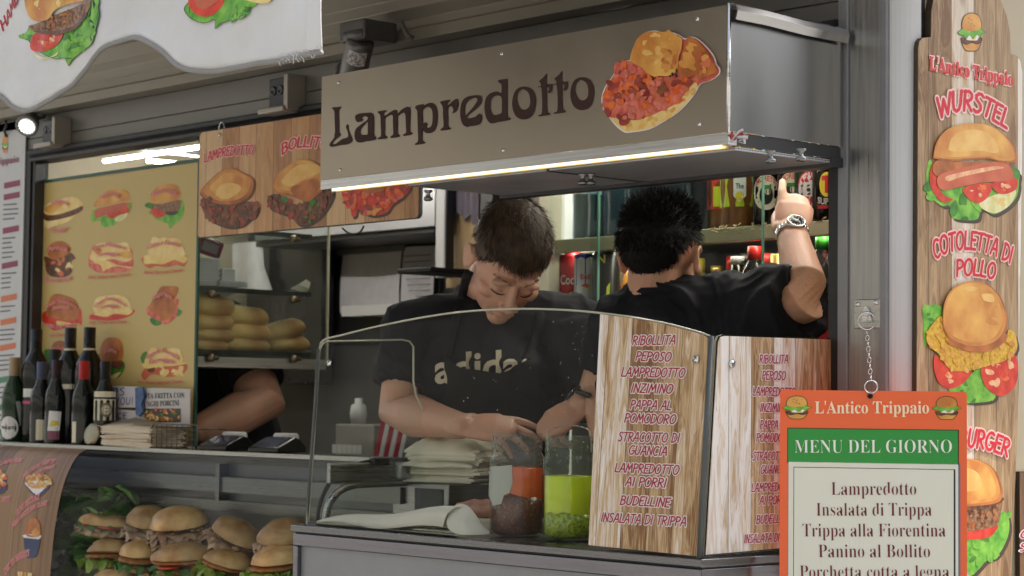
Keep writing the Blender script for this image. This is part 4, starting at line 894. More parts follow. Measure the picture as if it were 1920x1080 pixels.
END = [(578,978),(590,812),(600,656),(604,645),(614,640),(755,637),(768,640),(775,650),(775,690),(775,715),(780,742),(800,785),(838,862),(882,945),(886,958)]
b = B(); b.prism(ef.pts(END), -.003, .003, 0, side=1); child_flat(b, 'end_glass', [gls, gedge], vt, ef)
b = B(); b.tube([ef.M@V((*q,0)) for q in ef.pts(END[3:])], .0018, 0, 6); child_flat(b, 'end_edge_glow', gedge, vt, Flat((0,0,0),(1,0,0),(0,1,0)))  # thin pale tube standing in for light glowing in the edge
b = B(); b.tube([P(574,984,Y=-.322),P(590,770,Y=-.31),P(597,655,Y=-.302)], .0032, 0, 8); vp('left_seal', b, mat('seal_grey', (.09,.10,.10), .4))
for (x,y,fl) in ((1308,674,vf),(1369,682,sfl),(620,681,vf)):
    b = B(); c = fl.M@V((*fl.L(x,y), .002)); b.lathe([(.006,0),(.007,.002),(.0065,.004),(.003,.0055),(0,.0058)], c, 14, axis=fl.n); u = fl.M.col[0].to_3d(); w_ = fl.M.col[1].to_3d()
    b.box((-.0055,-.0008,.0057),(.0055,.0008,.0062),1,frame(c,u+w_,w_-u)); vp('screw', b, [bs, dark])
b = B(); rr = random.Random(11)
for k in range(46):
    x, y = (rr.gauss(925,45), rr.gauss(735,45)) if k < 14 else (rr.uniform(1035,1118), rr.uniform(600,790))
    q = vf.L(x,y); r_ = rr.uniform(.0004,.0013)*(1 if k < 14 else .6); b.poly([(q.x+r_*math.cos(t)*rr.uniform(.6,1.3), q.y+r_*math.sin(t)*1.4) for t in [i*1.05 for i in range(6)]], .0008, 0)
child_flat(b, 'splashes', mat('splash_white', (.7,.68,.6), .5), fg, vf) if False else child_flat(b, 'splashes', mat('splash_white', (.7,.68,.6), .5), vt, vf)
# steel body under the glass
XA = -1.112
pol = steel('polished_rail', (.20,.195,.215), .16, var=.1, axis=(2,2,30)); dkst = steel('deck_steel', (.19,.185,.19), .26)
b = B(); b.rbox((XA,-.335,1.289),(-.008,.0,ZV),.002); vp('deck', b, dkst)
b = B(); b.rbox((XA+.004,-.331,1.262),(-.012,-.0,1.2865),.002); vp('front_rail', b, pol)
b = B(); b.box((XA+.006,-.326,1.2862),(-.014,-.002,1.2892)); vp('shadow_gap', b, blk)
b = B(); b.box((XA+.018,-.320,.30),(-.022,-.004,1.2615)); vp('front_body', b, mat('body_grey_steel', (.29,.295,.31), .42, .5, var=.12, sc=5, rvar=.1))
b = B(); b.rbox((XA+.002,-.329,.28),(XA+.0172,-.30,1.2612),.002); vp('corner_strip', b, pol); b = B(); b.rbox((-.0215,-.329,.28),(-.0125,-.30,1.2612),.002); vp('corner_strip', b, pol)
# ------------------------------------------------------------------ jars
def jar(name, label, px, pyb, Yj, R_, H_, liquid, sed, hl, hs, flecks):
    c = P(px, pyb, Y=Yj); c.z = ZV+.0005
    t = thing(name, label, 'jar', c, 'oil jars behind the counter glass')
    b = B(); pr = [(R_*.8,0),(R_*.97,.004),(R_,.012),(R_,hl+.001),(R_,H_*.72),(R_*.985,H_*.77),(R_*.90,H_*.81),(R_*.885,H_*.83),(R_*.93,H_*.845),(R_*.93,H_*.87),(R_*.89,H_*.885),(R_*.92,H_*.90),(R_*.925,H_*.965),(R_*.955,H_*.985),(R_*.93,H_)]
    b.lathe(pr, c, 40, 0, mis=[0,0,0]+[1]*(len(pr)-4)); bm = b.bm; bm.faces.ensure_lookup_table(); bmesh.ops.delete(bm, geom=[bm.faces[-1]], context='FACES')
    b.build('jar_glass', [glass('jar_glass', (.93,.95,.93), .01, refl=1.0, dirt_glint=.003), glass('jar_neck_glass', (.86,.88,.82), .02, refl=1.5, dirt_glint=.10)], t)  # neck glass whitened to imitate the light held inside it
    b = B(); torus(b, c+V((0,0,H_)), R_*.935, .0022, (0,0,1)); torus(b, c+V((0,0,H_*.855)), R_*.935, .0014, (0,0,1)); torus(b, c+V((0,0,H_*.93)), R_*.925, .0009, (0,0,1)); b.build('rim', glass('rim_glass', (.8,.82,.78), .05, refl=1.8, dirt_glint=.22), t)  # diffuse white mixed in as a painted highlight on the rim
    ri = R_-.003; b = B(); N_ = 48
    lv = [(ri*.8,.004),(ri+.0003,.012),(ri+.0003,hs*.6),(ri+.0003,hs)]
    b.loft([[c+V((r_*math.cos(6.2832*k/N_), r_*math.sin(6.2832*k/N_), h+(hs*.16*noise.noise(V((math.cos(6.2832*k/N_)*2.2,math.sin(6.2832*k/N_)*2.2,R_*90)))+hs*.05*noise.noise(V((math.cos(6.2832*k/N_)*9,math.sin(6.2832*k/N_)*9,R_*50))) if j == 3 else 0))) for k in range(N_)] for j, (r_,h) in enumerate(lv)]); b.build('sediment', sed, t)
    b = B(); b.lathe([(ri*.8,.006),(ri,.014),(ri,hl-.0015),(ri-.0012,hl),(ri-.004,hl-.001)], c, 40, 0); b.build('oil', liquid, t)
    b = B(); rr = random.Random(len(name))
    for k in range(90):
        a = rr.uniform(0, 6.28); z = hl+.005+(H_*.97-hl-.005)*rr.random()**.6; rad = (R_*.93 if z > H_*.8 else R_*.99)-.003; s_ = rr.uniform(.0006,.0022)
        o_ = c+V((rad*math.cos(a), rad*math.sin(a), z)); b.ell(o_, (s_,s_,s_*1.3), 0, None, 6, 4)
    b.build('flecks', flecks, t); return t, c
oilr = mat('chili_oil', lin((.93,.42,.16)), .12, c2=lin((.80,.30,.10)), sc=8, sss=.0, coat=.3, emit=None)
chili = mat('chili_flakes', (.085,.014,.007), .3, c2=(.52,.13,.03), sc=230, ramp=(.54,.72), detail=3, coat=.3)
oilg = mat('green_oil', lin((.86,.92,.06)), .15, c2=lin((.78,.86,.04)), sc=18, coat=.3)
herb = mat('parsley_sediment', lin((.40,.50,.055)), .35, c2=lin((.76,.82,.07)), sc=210, ramp=(.36,.66), coat=.3)
j1, c1 = jar('oil_jar', 'open glass jar of red chili oil on the counter, left of the green jar', 968, 1006, -.20, .0505, .19, oilr, chili, .127, .077, mat('fleck_chili', (.18,.06,.03), .5))
j2, c2 = jar('oil_jar', 'open glass jar of bright green parsley oil beside the plank panel', 1066, 1010, -.20, .0475, .188, oilg, herb, .116, .05, mat('fleck_herb', (.10,.18,.03), .5))
b = B(); up = [(1028,806),(1045,800),(1065,797),(1085,799),(1104,808)]
b.tube(catmull([P(1026,840,Y=-.2), P(1030,808,Y=-.2), P(1048,800,Y=-.2), P(1066,797.5,Y=-.2), P(1086,800,Y=-.2), P(1106,810,Y=-.19), P(1109,850,Y=-.19)], 5, False), .0010, 0, 6)
tag(b.build('oil_skimmer', steel('ladle_wire', (.35,.33,.28), .3)), 'thin wire handle arching over the mouth of the green oil jar', 'skimmer')
# torn label inside the chili jar
b = B(); rad = .0508
def cyl(px_, py_):
    q = P(px_, py_, Y=-.25); a = math.atan2(q.y-c1.y, q.x-c1.x); return q
lab = [(918,875),(960,872),(961,905),(955,925),(945,928),(940,945),(925,948),(916,930)]
bm2 = bmesh.new(); f = bm2.faces.new([bm2.verts.new((x,y,0)) for x,y in lab]); f.normal_update(); bmesh.ops.triangulate(bm2, faces=[f])
for _ in range(4):
    es = [e for e in bm2.edges if e.calc_length() > 5]
    if es: bmesh.ops.subdivide_edges(bm2, edges=es, cuts=1); bmesh.ops.triangulate(bm2, faces=bm2.faces[:])
mp = {}
for v in bm2.verts:
    d = P(v.co.x,v.co.y,Y=-.2)-CC; o_ = CC-c1; A = d.x*d.x+d.y*d.y; Bq = o_.x*d.x+o_.y*d.y; Cq = o_.x*o_.x+o_.y*o_.y-rad*rad; mp[v] = b.bm.verts.new(CC+d*((-Bq-math.sqrt(max(0,Bq*Bq-A*Cq)))/A))
for f in bm2.faces: b.bm.faces.new([mp[v] for v in f.verts])
bm2.free(); b.build('torn_label', mat('label_ivory', (.45,.46,.42), .5), j1)

# ------------------------------------------------------------------ things inside the vitrine
paper = mat('napkin_paper', (.80,.76,.62), .75, var=.04, sc=30, bump=.0006, bsc=60)
def paper_stack(name, label, cat, c, sx, sy, h, n, seed, m, rz=0, grp=None, jit=.008, sag=.004):
    rr = random.Random(seed); b = B(); Mz = Matrix.Rotation(rz,4,'Z')
    for k in range(n):
        z0 = h*k/n; z1 = h*(k+.82)/n; jx, jy, a = rr.uniform(-jit,jit), rr.uniform(-jit,jit), rr.uniform(-.07,.07); N = 8
        q = Matrix.Translation(V(c))@Mz@Matrix.Translation((jx,jy,0))@Matrix.Rotation(a,4,'Z')
        gr = []
        for i in range(N+1):
            row = []
            for j in range(N+1):
                u, v_ = i/N*2-1, j/N*2-1
                ed = max(abs(u),abs(v_))**4
                w_ = noise.noise(V((u*1.7+k*.3, v_*1.7, seed)))*.0035*(.3+k/n)-ed*sag*(k/n)
                row.append((u*sx*(1+.03*noise.noise(V((v_*3,k,seed)))), v_*sy*(1+.03*noise.noise(V((u*3,k,seed+5)))), w_))
            gr.append(row)
        for zz_ in (z0, z1):
            pass
        vt_ = [[b.bm.verts.new(q@V((p_[0],p_[1],z1+p_[2]))) for p_ in row] for row in gr]; vb_ = [[b.bm.verts.new(q@V((p_[0],p_[1],z0+p_[2]))) for p_ in row] for row in gr]
        for i in range(N):
            for j in range(N):
                b.bm.faces.new((vt_[i][j],vt_[i+1][j],vt_[i+1][j+1],vt_[i][j+1])).smooth = True; b.bm.faces.new((vb_[i][j],vb_[i][j+1],vb_[i+1][j+1],vb_[i+1][j])).smooth = True
        edge = [(i,0) for i in range(N)]+[(N,j) for j in range(N)]+[(i,N) for i in range(N,0,-1)]+[(0,j) for j in range(N,0,-1)]
        for e0, e1 in zip(edge, edge[1:]+edge[:1]):
            b.bm.faces.new((vb_[e0[0]][e0[1]], vb_[e1[0]][e1[1]], vt_[e1[0]][e1[1]], vt_[e0[0]][e0[1]]))
    return tag(b.build(name, m), label, cat, grp)
pc = P(852,903,Y=.06)
b = B(); b.rbox((pc.x-.095,-.03,ZV-.012),(pc.x+.085,.17,pc.z-.001),.003); b.box((pc.x-.02,-.0315,pc.z-.07),(pc.x+.07,-.0302,pc.z-.012),1); tag(b.build('warming_pan', [steel('pan_steel', (.3,.29,.28), .35), dark]), 'dull steel warming box under the pile of cream napkins', 'steel box')
paper_stack('napkin_pile', 'tall loose pile of cream paper sheets in the vitrine left of the oil jars', 'paper', pc, .078, .075, .098, 17, 3, paper, .45, jit=.014, sag=.030)
# sheet of white paper rolled to a cone on the deck
b = B(); white_paper = mat('wrap_paper', (.74,.70,.62), .7, var=.03, sc=12, bump=.0008, bsc=25)
A0, A1 = P(596,975,Y=-.30), P(858,972,Y=-.275)
A0.z = ZV+.006; A1.z = ZV+.027; rings = []
for i in range(16):
    t = i/15; c = A0.lerp(A1, t); r_ = .003+.024*t**.8; a = []
    for k in range(20):
        th = -2.1+k/19*4.6; rr_ = r_*(1+.10*math.sin(3*th+t*4)+.06*noise.noise(V((t*4,th,2))))
        a.append(c+V((0.0,math.sin(th)*rr_*1.25, math.cos(th)*rr_+.004*math.sin(t*9)))+V((.02*math.cos(th)*t,0,0)))
    rings.append(a)
b.loft(rings, 0, False, False)
fl = [P(858,945,Y=-.28),P(876,948,Y=-.275),P(890,962,Y=-.27),P(905,985,Y=-.26),P(918,1000,Y=-.26),P(880,1003,Y=-.30),P(852,1000,Y=-.305),P(838,985,Y=-.305),P(842,960,Y=-.295)]
ce = P(868,972,Y=-.297)
fv = [b.bm.verts.new(p_) for p_ in catmull(fl,4)]; fc = b.bm.verts.new(ce)
for k in range(len(fv)): b.bm.faces.new((fv[k], fv[(k+1)%len(fv)], fc)).smooth = True
us = [P(592,986,Y=-.30),P(690,992,Y=-.31),P(800,1000,Y=-.312),P(860,1003,Y=-.312)]; ut = [P(600,975,Y=-.25),P(690,965,Y=-.24),P(800,958,Y=-.24),P(850,955,Y=-.24)]
for q in us+ut: q.z = ZV+.003
b.loft([us, ut], 0, False, False)
tag(b.build('paper_wrap', white_paper), 'sheet of white wrapping paper rolled and folded on the steel deck', 'paper')
t = thing('cutting_board', 'small wooden cutting board behind the chili oil jar', 'cutting board', P(880,990,Z=ZV))
bc = P(905,962,Y=-.12); b = B(); b.rbox((bc.x-.10,-.17,ZV+.0005),(bc.x+.12,-.04,ZV+.024),.004); b.build('board', mat('board_plastic', (.50,.46,.34), .5, var=.1), t)
b = B(); rr = random.Random(4)
def lump(b, c, r, seed, amp=.25, fr=2.2, mi=0, M=None, seg=18, rings=12):
    def fn(p, d): return p*(1+amp*noise.noise(d*fr+V((seed,seed*.7,0)))+amp*.4*noise.noise(d*fr*3+V((seed,0,seed))))
    b.ell(c, r, mi, M, seg, rings, fn)
lump(b, V((bc.x+.0,-.125,ZV+.039)), (.065,.03,.019), 3, .3); tag(b.build('meat_piece', mat('boiled_meat', (.42,.20,.14), .4, var=.25, sc=40, bump=.002)), 'piece of boiled pinkish meat on the cutting board', 'meat')

# ------------------------------------------------------------------ curved glass display with rolls
dc = thing('sandwich_display', 'curved glass display counter with plank printed end full of sandwiches', 'display counter', (-2.0,-.1,0))
def dp(n, b, m, par=None, **k): return b.build(n, m, par or dc, **k)
ZL, YL = 1.432, -.10
XD0, XD1 = -3.0, -1.128
XP = P(166,846,Y=YL).x
prof = [(YL-.001, ZL-.010)]+[(P(x,y,X=XP).y, P(x,y,X=XP).z) for x,y in ((150,852),(138,868),(126,893),(116,925),(108,965),(102,1005),(98,1045),(95,1080))]
l0 = prof[-1]; d_ = (V(prof[-1])-V(prof[-2])).normalized(); prof.append((l0[0]+d_.x*.25, l0[1]+d_.y*.25))
pc_ = catmull(prof, 4, False)
b = B(); b.loft([[V((x,p_.x,p_.y)) for p_ in pc_] for x in (XD0, XD1)], 0, False, False); dp('curved_glass', b, glass('display_glass', (.93,.95,.94), .02, refl=.32, dirt_glint=.004), normals=False)
b = B(); ofs = []
for i, p_ in enumerate(pc_):
    tn = (pc_[min(i+1,len(pc_)-1)]-pc_[max(i-1,0)]).normalized(); ofs.append(p_+V((tn.y,-tn.x))*(-.0016 if tn.y > 0 else .0016)*(1))
ofs = [p_+V((-.0014,.0014)) for p_ in pc_]
b.loft([[V((x,p_.x,p_.y)) for p_ in ofs] for x in (XD0, XP)], 0, False, False, True)
# drawn on the bent sheet: local x along the case, y down the curve
sl = [0]
for i in range(1,len(ofs)): sl.append(sl[-1]+(ofs[i]-ofs[i-1]).length)
wood3 = wood('planks_bent', .105, (lin((.40,.27,.17)), lin((.60,.45,.30)), lin((.74,.61,.46))), 23)
dp('plank_print', b, wood3, normals=False)
def bent(x, s_, lift):
    i = 0
    while i < len(sl)-2 and sl[i+1] < s_: i += 1
    k = (s_-sl[i])/(sl[i+1]-sl[i]); p_ = ofs[i].lerp(ofs[i+1], k); tn = (ofs[i+1]-ofs[i]).normalized()
    return V((x, p_.x-lift*abs(tn.y)-lift*.3, p_.y+lift*abs(tn.x)))
def from_px(px_, py_):
    best = None
    for i in range(len(ofs)-1):
        for k in (0,.25,.5,.75):
            p_ = ofs[i].lerp(ofs[i+1],k); q = P(px_,py_,Y=p_.x); e = abs(q.z-p_.y)
            if best is None or e < best[0]: best = (e, q.x, sl[i]+(sl[i+1]-sl[i])*k)
    return V((best[1], -best[2]))
class Bent:
    def L(s, x, y): return from_px(x, y)
    def pts(s, pl): return [from_px(*p_) for p_ in pl]
    def hgt(s, x, y, hp): return abs(from_px(x,y-hp).y-from_px(x,y).y)
bf = Bent()
def bend(o_b):
    for v in o_b.bm.verts: v.co = bent(v.co.x, max(0,-v.co.y), v.co.z)
b = B()
for s_, pth, hp in (('PATATE FRITTE',[(44,898),(62,882),(82,873),(102,868)],8),('FRENCH FRIES',[(50,905),(66,892),(84,883),(102,876)],7),('OLIVE ASCOLANE',[(32,966),(45,952),(60,942),(74,936)],8),('FRIED ASCOLANA OLIVES',[(24,990),(45,968),(68,952),(88,948)],7),('CHICKEN NUGGETS',[(10,1075),(24,1058),(40,1046),(55,1042)],8),('SUPPLI FRITTI',[(14,1092),(28,1072),(42,1060),(56,1054)],7),('CALAMARI',[(-20,880),(0,872),(20,868),(40,866)],8),('FRITTI MISTI',[(-20,950),(0,942),(18,938)],8)):
    word(bf, b, s_, pth, hp, 0, 1, .06, .1, .001, .1)
bend(b); dp('lettering', b, [mat('print_rose', lin((.86,.28,.33)), .4), HALOP])
b = B(); p = Pic(b, bf.L, .0012)
cone = [(49,905),(97,902),(92,915),(76,931),(68,931),(54,918)]; p.shape(cone, BLUE); p.shape([(50,904),(96,902),(89,912),(74,926),(66,926),(55,916)], WHITE); fr = [(50,900),(56,892),(74,888),(92,894),(97,902),(88,914),(70,916),(55,912)]; p.shape(fr, CRUST); p.chips(fr, 34, 7, [CRUMB,CRUST,CHEESE,TOAST], 61, .3)
bend(b); dp('printed_snack', b, PRINT); b = B(); p = Pic(b, bf.L, .0012)
p.shape([(47,1004),(75,1006),(70,1040),(58,1046),(50,1042)], BLUE); p.shape([(46,1002),(76,1003),(74,1010),(48,1009)], WHITE); p.shape([(48,1000),(50,985),(60,972),(72,975),(77,995),(74,1006),(58,1008)], TOAST); p.shape([(60,998),(68,990),(76,1000),(66,1008)], CRUST)
bend(b); dp('printed_snack', b, PRINT); b = B(); p = Pic(b, bf.L, .0012)
p.shape([(-8,905),(6,885),(14,912),(8,922),(-10,928)], BLUE); p.chips([(-10,890),(6,880),(12,908),(-8,918)], 20, 7, [CRUST,ORANGE,CRUMB], 62); p.chips([(24,1085),(40,1070),(60,1080),(50,1095)], 24, 7, [CRUST,CRUMB,TOAST], 63, .3)
bend(b); dp('printed_snack', b, PRINT)
b = B(); b.box((XD0,YL-.004,ZL-.009),(XD1,YL+.004,ZL)); dp('ledge_trim', b, steel('trim_pale', (.36,.355,.33), .3))
b = B(); b.box((XD0,YL+.0042,ZL-.008),(XD1,.0,ZL-.001)); dp('ledge', b, mat('ledge_stone', (.16,.165,.16), .2, .1))
b = B(); b.box((XD0,-.018,1.0),(XD1,.0,ZL-.0085)); dp('back_panel', b, mat('case_back', (.10,.10,.10), .35, .4, var=.3, sc=2))
b = B(); b.box((XD0,-.04,1.335),(XD1,-.0182,1.37)); b.box((XD0,-.03,1.29),(XD1,-.0182,1.315)); b.box((-1.80,-.045,1.315),(-1.785,-.0182,1.40)); dp('inner_rail', b, steel('inner_rail_steel', (.15,.15,.14), .35))
b = B(); b.box((XD0,prof[-2][0]-.02,1.02),(XD1,-.0182,1.045)); dp('tray', b, steel('tray_steel', (.4,.4,.4), .35))
b = B(); b.box((XD0,prof[-1][0]-.02,.28),(XD1,-.0,1.019)); dp('base', b, mat('body_grey_steel', (.4,.4,.4)))
# end cheek with its bent arm and hinge block, seen through the vitrine
arm = [V((XD1+.004,p_.x,p_.y)) for p_ in catmull([P(600,985,X=XD1),P(610,940,X=XD1),P(632,903,X=XD1),P(665,880,X=XD1),P(715,868,X=XD1)][0:5] and [(P(x,y,X=XD1).y,P(x,y,X=XD1).z) for x,y in ((592,990),(596,950),(612,912),(640,884),(676,868),(706,864))],5,False)]
b = B(); b.tube(arm, .0045, 0, 8); dp('edge_seal', b, blk)
arm2 = [V((XD1+.006,P(x,y,X=XD1).y,P(x,y,X=XD1).z)) for x,y in ((606,985),(612,950),(628,925),(655,910),(700,906),(792,903))]
b = B(); b.tube(catmull(arm2,5,False), .009, 0, 10, flat=(.6,1)); dp('end_arm', b, steel('arm_steel', (.5,.5,.49), .3))
q0, q1 = P(612,868,X=XD1), P(735,905,X=XD1)
b = B(); b.rbox((XD1,q0.y,q1.z),(XD1+.012,q1.y,q0.z),.003); dp('end_plate', b, steel('end_plate_steel', (.32,.32,.31), .3))
q0, q1 = P(735,866,X=XD1), P(798,898,X=XD1)
b = B(); b.rbox((XD1-.002,q0.y,q1.z),(XD1+.026,q1.y,q0.z),.007); hk = dp('hinge_block', b, mat('hinge_grey', (.42,.42,.41), .4, .4))
for (x,y) in ((764,881),(790,878)):
    b = B(); c = P(x,y,X=XD1+.026); b.lathe([(.0065,-.002),(.0065,.001),(.005,.0015),(0,.0015)], c, 12, axis=(1,0,0)); dp('bolt', b, steel('bolt_steel', (.35,.35,.35), .3), hk)
q0, q1 = P(690,862,X=XD1), P(720,872,X=XD1); b = B(); b.rbox((XD1,q0.y,q1.z),(XD1+.02,q1.y,q0.z+.004),.003); dp('arm_clip', b, blk)
b = B(); q0 = P(778,906,X=XD1); b.rbox((XD1,q0.y-.008,1.30),(XD1+.012,q0.y+.012,q0.z),.002); dp('end_post', b, steel('arm_steel'))
# ------------------------------------------------------------------ sandwiches in the display
crustm = mat('bread_crust', (.48,.235,.07), .42, c2=(.84,.57,.25), sc=16, detail=6, bump=.0016, bsc=70, sss=.05, coat=.12, orand=.3)
crumbm = mat('bread_crumb', (.72,.57,.34), .6, c2=(.60,.42,.20), sc=22, bump=.0008, bsc=80)
cutm = mat('breaded_cutlet', (.46,.19,.055), .5, c2=(.28,.10,.03), sc=60, bump=.0015, bsc=140)
hamm = mat('sliced_meat', (.64,.46,.31), .4, c2=(.44,.25,.15), sc=40, bump=.001)
lettm = mat('lettuce_leaf', (.22,.36,.05), .4, c2=(.42,.52,.14), sc=25, bump=.001); lettd = mat('salad_leaf', (.05,.14,.025), .4, c2=(.10,.24,.045), sc=20, bump=.001)
tomm = mat('tomato_slice', (.50,.045,.02), .25, c2=(.60,.10,.04), sc=40); chm = mat('cheese_slice', (.74,.62,.36), .4); mushm = mat('mushrooms', (.16,.085,.04), .4, c2=(.34,.2,.09), sc=60, bump=.001)
def ruffle(b, c, r, n, seed, amp=.006, wd=.3, mi=0, a0=0, a1=6.28, drop=0.0):
    rr = random.Random(seed); R1, R2, R3 = [], [], []
    for k in range(n):
        a = a0+(a1-a0)*k/(n-1); w_ = noise.noise(V((a*2.1,seed,0)))
        rr1 = r[0]*(1-wd), r[1]*(1-wd)
        e = 1+.16*noise.noise(V((a*3,seed,3)))+.06*math.sin(a*17+seed)
        R1.append(V((c[0]+rr1[0]*math.cos(a), c[1]+rr1[1]*math.sin(a), c[2])))
        R2.append(V((c[0]+r[0]*.92*math.cos(a), c[1]+r[1]*.92*math.sin(a), c[2]+amp*math.sin(a*9+seed*2)*.6)))
        R3.append(V((c[0]+r[0]*e*1.06*math.cos(a), c[1]+r[1]*e*1.06*math.sin(a), c[2]-drop+amp*1.5*math.sin(a*13+seed)+amp*w_)))
    b.loft([R1,R2,R3], mi, False, False)
def sandwich(px_, py_, Y_, w_, asp, hgt_, fill, seed, rx=0, ry=0, rz=0, label='', scaleT=1.0, name='sandwich'):
    c = P(px_, py_, Y=Y_); rr = random.Random(seed)
    M = Matrix.Translation(c)@Matrix.Rotation(rz,4,'Z')@Matrix.Rotation(rx,4,'X')@Matrix.Rotation(ry,4,'Y')
    t = thing(name, label, 'sandwich', mw=M, group='filled rolls in the display')
    rx_, ry_ = w_/2, w_/2*asp
    def bunfn(sgn, hh):
        def fn(p_, d):
            k = abs(d.z)
            z = p_.z if p_.z*sgn > 0 else p_.z*.18
            n_ = 1+.10*noise.noise(d*1.7+V((seed,0,0)))+.035*noise.noise(d*4.5+V((0,seed,0)))
            return V((p_.x*n_, p_.y*n_, z*n_))
        return fn
    ht, hb_ = hgt_*.40*scaleT, hgt_*.22
    b = B(); b.ell((rr.uniform(-.004,.004), rr.uniform(-.004,.004), hgt_*.12), (rx_,ry_,ht), 0, Matrix.Rotation(rr.uniform(-.08,.08),4,'X'), 28, 18, bunfn(1,ht)); b.build('bun_top', crustm, t, world=False)
    b = B(); b.ell((0,0,-hgt_*.20), (rx_*.98,ry_*.98,hb_), 0, None, 28, 16, bunfn(-1,hb_)); b.build('bun_base', mat('bun_base_crust', (.46,.27,.10), .5, c2=(.66,.46,.23), sc=16, bump=.0008, bsc=60), t, world=False)
    z = -hgt_*.17
    for f in fill:
        b = B()
        if f == 'lettuce': ruffle(b, (0,0,z), (rx_*1.22,ry_*1.22), 90, seed, .010, .5, drop=.010); ruffle(b, (0,0,z+.003), (rx_*1.10,ry_*1.12), 80, seed+3, .008, .5, drop=.004); b.build('lettuce', lettm, t, world=False); z += .006
        elif f == 'rocket': ruffle(b, (0,0,z), (rx_*1.05,ry_*1.08), 50, seed, .007, .5, drop=.008); b.build('rocket', lettd, t, world=False); z += .005
        elif f == 'cutlet': lump(b, (0,0,z+.006), (rx_*1.03,ry_*1.03,.009), seed, .12, 3); b.build('cutlet', cutm, t, world=False); z += .012
        elif f == 'tomato':
            for k in range(3): b.lathe([(.001,-.002),(.026,-.002),(.028,0),(.026,.002),(.001,.002)], (rx_*.55*math.cos(k*2.1+seed),ry_*.6*math.sin(k*2.1+seed)-ry_*.2,z+.003), 18)
            b.build('tomato', tomm, t, world=False); z += .005
        elif f == 'ham':
            ruffle(b, (0,0,z+.003), (rx_*1.1,ry_*1.12), 46, seed+7, .007, .45, drop=.009); ruffle(b, (0,0,z+.007), (rx_*1.03,ry_*1.06), 40, seed+9, .006, .45, drop=.004)
            b.build('meat_slices', hamm, t, world=False); z += .009
        elif f == 'cheese': ruffle(b, (0,0,z+.002), (rx_*1.06,ry_*1.04), 30, seed+1, .003, .5, drop=.006); b.build('cheese', chm, t, world=False); z += .004
        elif f == 'mushroom':
            for k in range(26):
                a = rr.uniform(0,6.28); q = rr.uniform(.6,1.05); s_ = rr.uniform(.005,.010); lump(b, (rx_*q*math.cos(a),ry_*q*math.sin(a),z+rr.uniform(.0,.012)), (s_,s_*.8,s_*.5), k, .4, 2, 0, None, 8, 6)
            b.build('mushrooms', mushm, t, world=False); z += .010
    return t
SW = [
 (205,1042,-.135,.112,.75,.080,['lettuce','cutlet'],2,-.05,.0,.2,'cutlet roll with frilly lettuce at the left of the second row'),
 (262,1046,-.150,.098,.85,.082,['rocket','cutlet'],3,.15,.05,0,'small cutlet roll with dark salad leaves left of the long cutlet roll'),
 (345,1052,-.155,.145,.75,.080,['rocket','tomato','cutlet'],4,.1,-.06,.1,'wide cutlet roll with tomato directly under the biggest bun'),
 (428,1062,-.145,.115,.8,.076,['lettuce','cutlet'],5,.1,.22,.1,'cutlet roll with pale lettuce leaning down to the right'),
 (522,1060,-.155,.125,.8,.082,['lettuce','cutlet'],6,.12,-.10,.1,'cutlet roll with lettuce in front of the steel vitrine corner'),
 (198,988,-.110,.125,.55,.070,['cheese','ham','tomato','rocket'],7,.1,.10,.35,'flat cheese and tomato sandwich at the left end of the top row'),
 (278,985,-.085,.108,.9,.088,['ham','mushroom'],8,.38,.12,0,'mushroom and meat roll tilted back behind the biggest bun'),
 (338,992,-.120,.138,.9,.105,['ham','ham','mushroom'],9,.22,-.10,.1,'biggest roast meat roll with domed bun in the middle of the top row'),
 (440,1010,-.115,.118,.85,.090,['ham','mushroom'],10,.35,.42,.2,'roast meat roll with mushrooms tilted to the right of the biggest bun'),
 (535,1012,-.115,.118,.9,.088,['ham','ham'],11,.3,-.12,.1,'roast pork roll at the right end of the top row'),
 (215,1100,-.155,.12,.8,.078,['lettuce','cheese'],12,0,0,.1,'cheese roll with lettuce low at the left of the bottom row'),
 (285,1108,-.165,.11,.8,.078,['rocket','cheese'],13,0,0,.1,'pale roll with dark leaves low in the bottom row'),
 (365,1112,-.165,.13,.8,.078,['lettuce','ham'],14,0,0,.1,'pale roll under the wide cutlet roll in the bottom row'),
 (450,1115,-.165,.125,.8,.078,['lettuce','cheese'],15,0,.1,.1,'cheese roll under the leaning cutlet roll'),
 (530,1118,-.165,.12,.8,.078,['lettuce','cutlet'],16,0,0,.1,'cutlet roll low at the right end of the bottom row'),
]
for (x,y,Y_,w_,asp,h_,fi,sd_,rx,ry,rz,lb) in SW: sandwich(x,y,Y_,w_,asp,h_,fi,sd_,rx,ry,rz+math.radians(40),lb)
def leaf_bunch(name, label, pts, n, size, m, seed):
    rr = random.Random(seed); b = B()
    for k in range(n):
        x0,x1,y0,y1,Y0,Y1 = pts; c = P(rr.uniform(x0,x1), rr.uniform(y0,y1), Y=rr.uniform(Y0,Y1)); s_ = size*rr.uniform(.6,1.2)
        q = Matrix.Translation(c)@Matrix.Rotation(rr.uniform(0,6.28),4,'Z')@Matrix.Rotation(rr.uniform(-.2,1.3),4,'X')@Matrix.Rotation(rr.uniform(-.5,.5),4,'Y')
        rows = []
        for i in range(7):
            u = i/6; wd = s_*.62*math.sin(math.pi*min(1,u*.85+.12))**.7
            rows.append([q@V((v_*wd*(1+.1*math.sin(i*5+k)), u*s_, .25*s_*(v_*v_)*.6-.35*s_*u*u+.05*s_*math.sin(v_*7+u*9+k))) for v_ in (-1,-.66,-.33,0,.33,.66,1)])
        b.loft(rows, rr.choice((0,0,1)), False, False)
    return tag(b.build(name, m), label, 'salad')
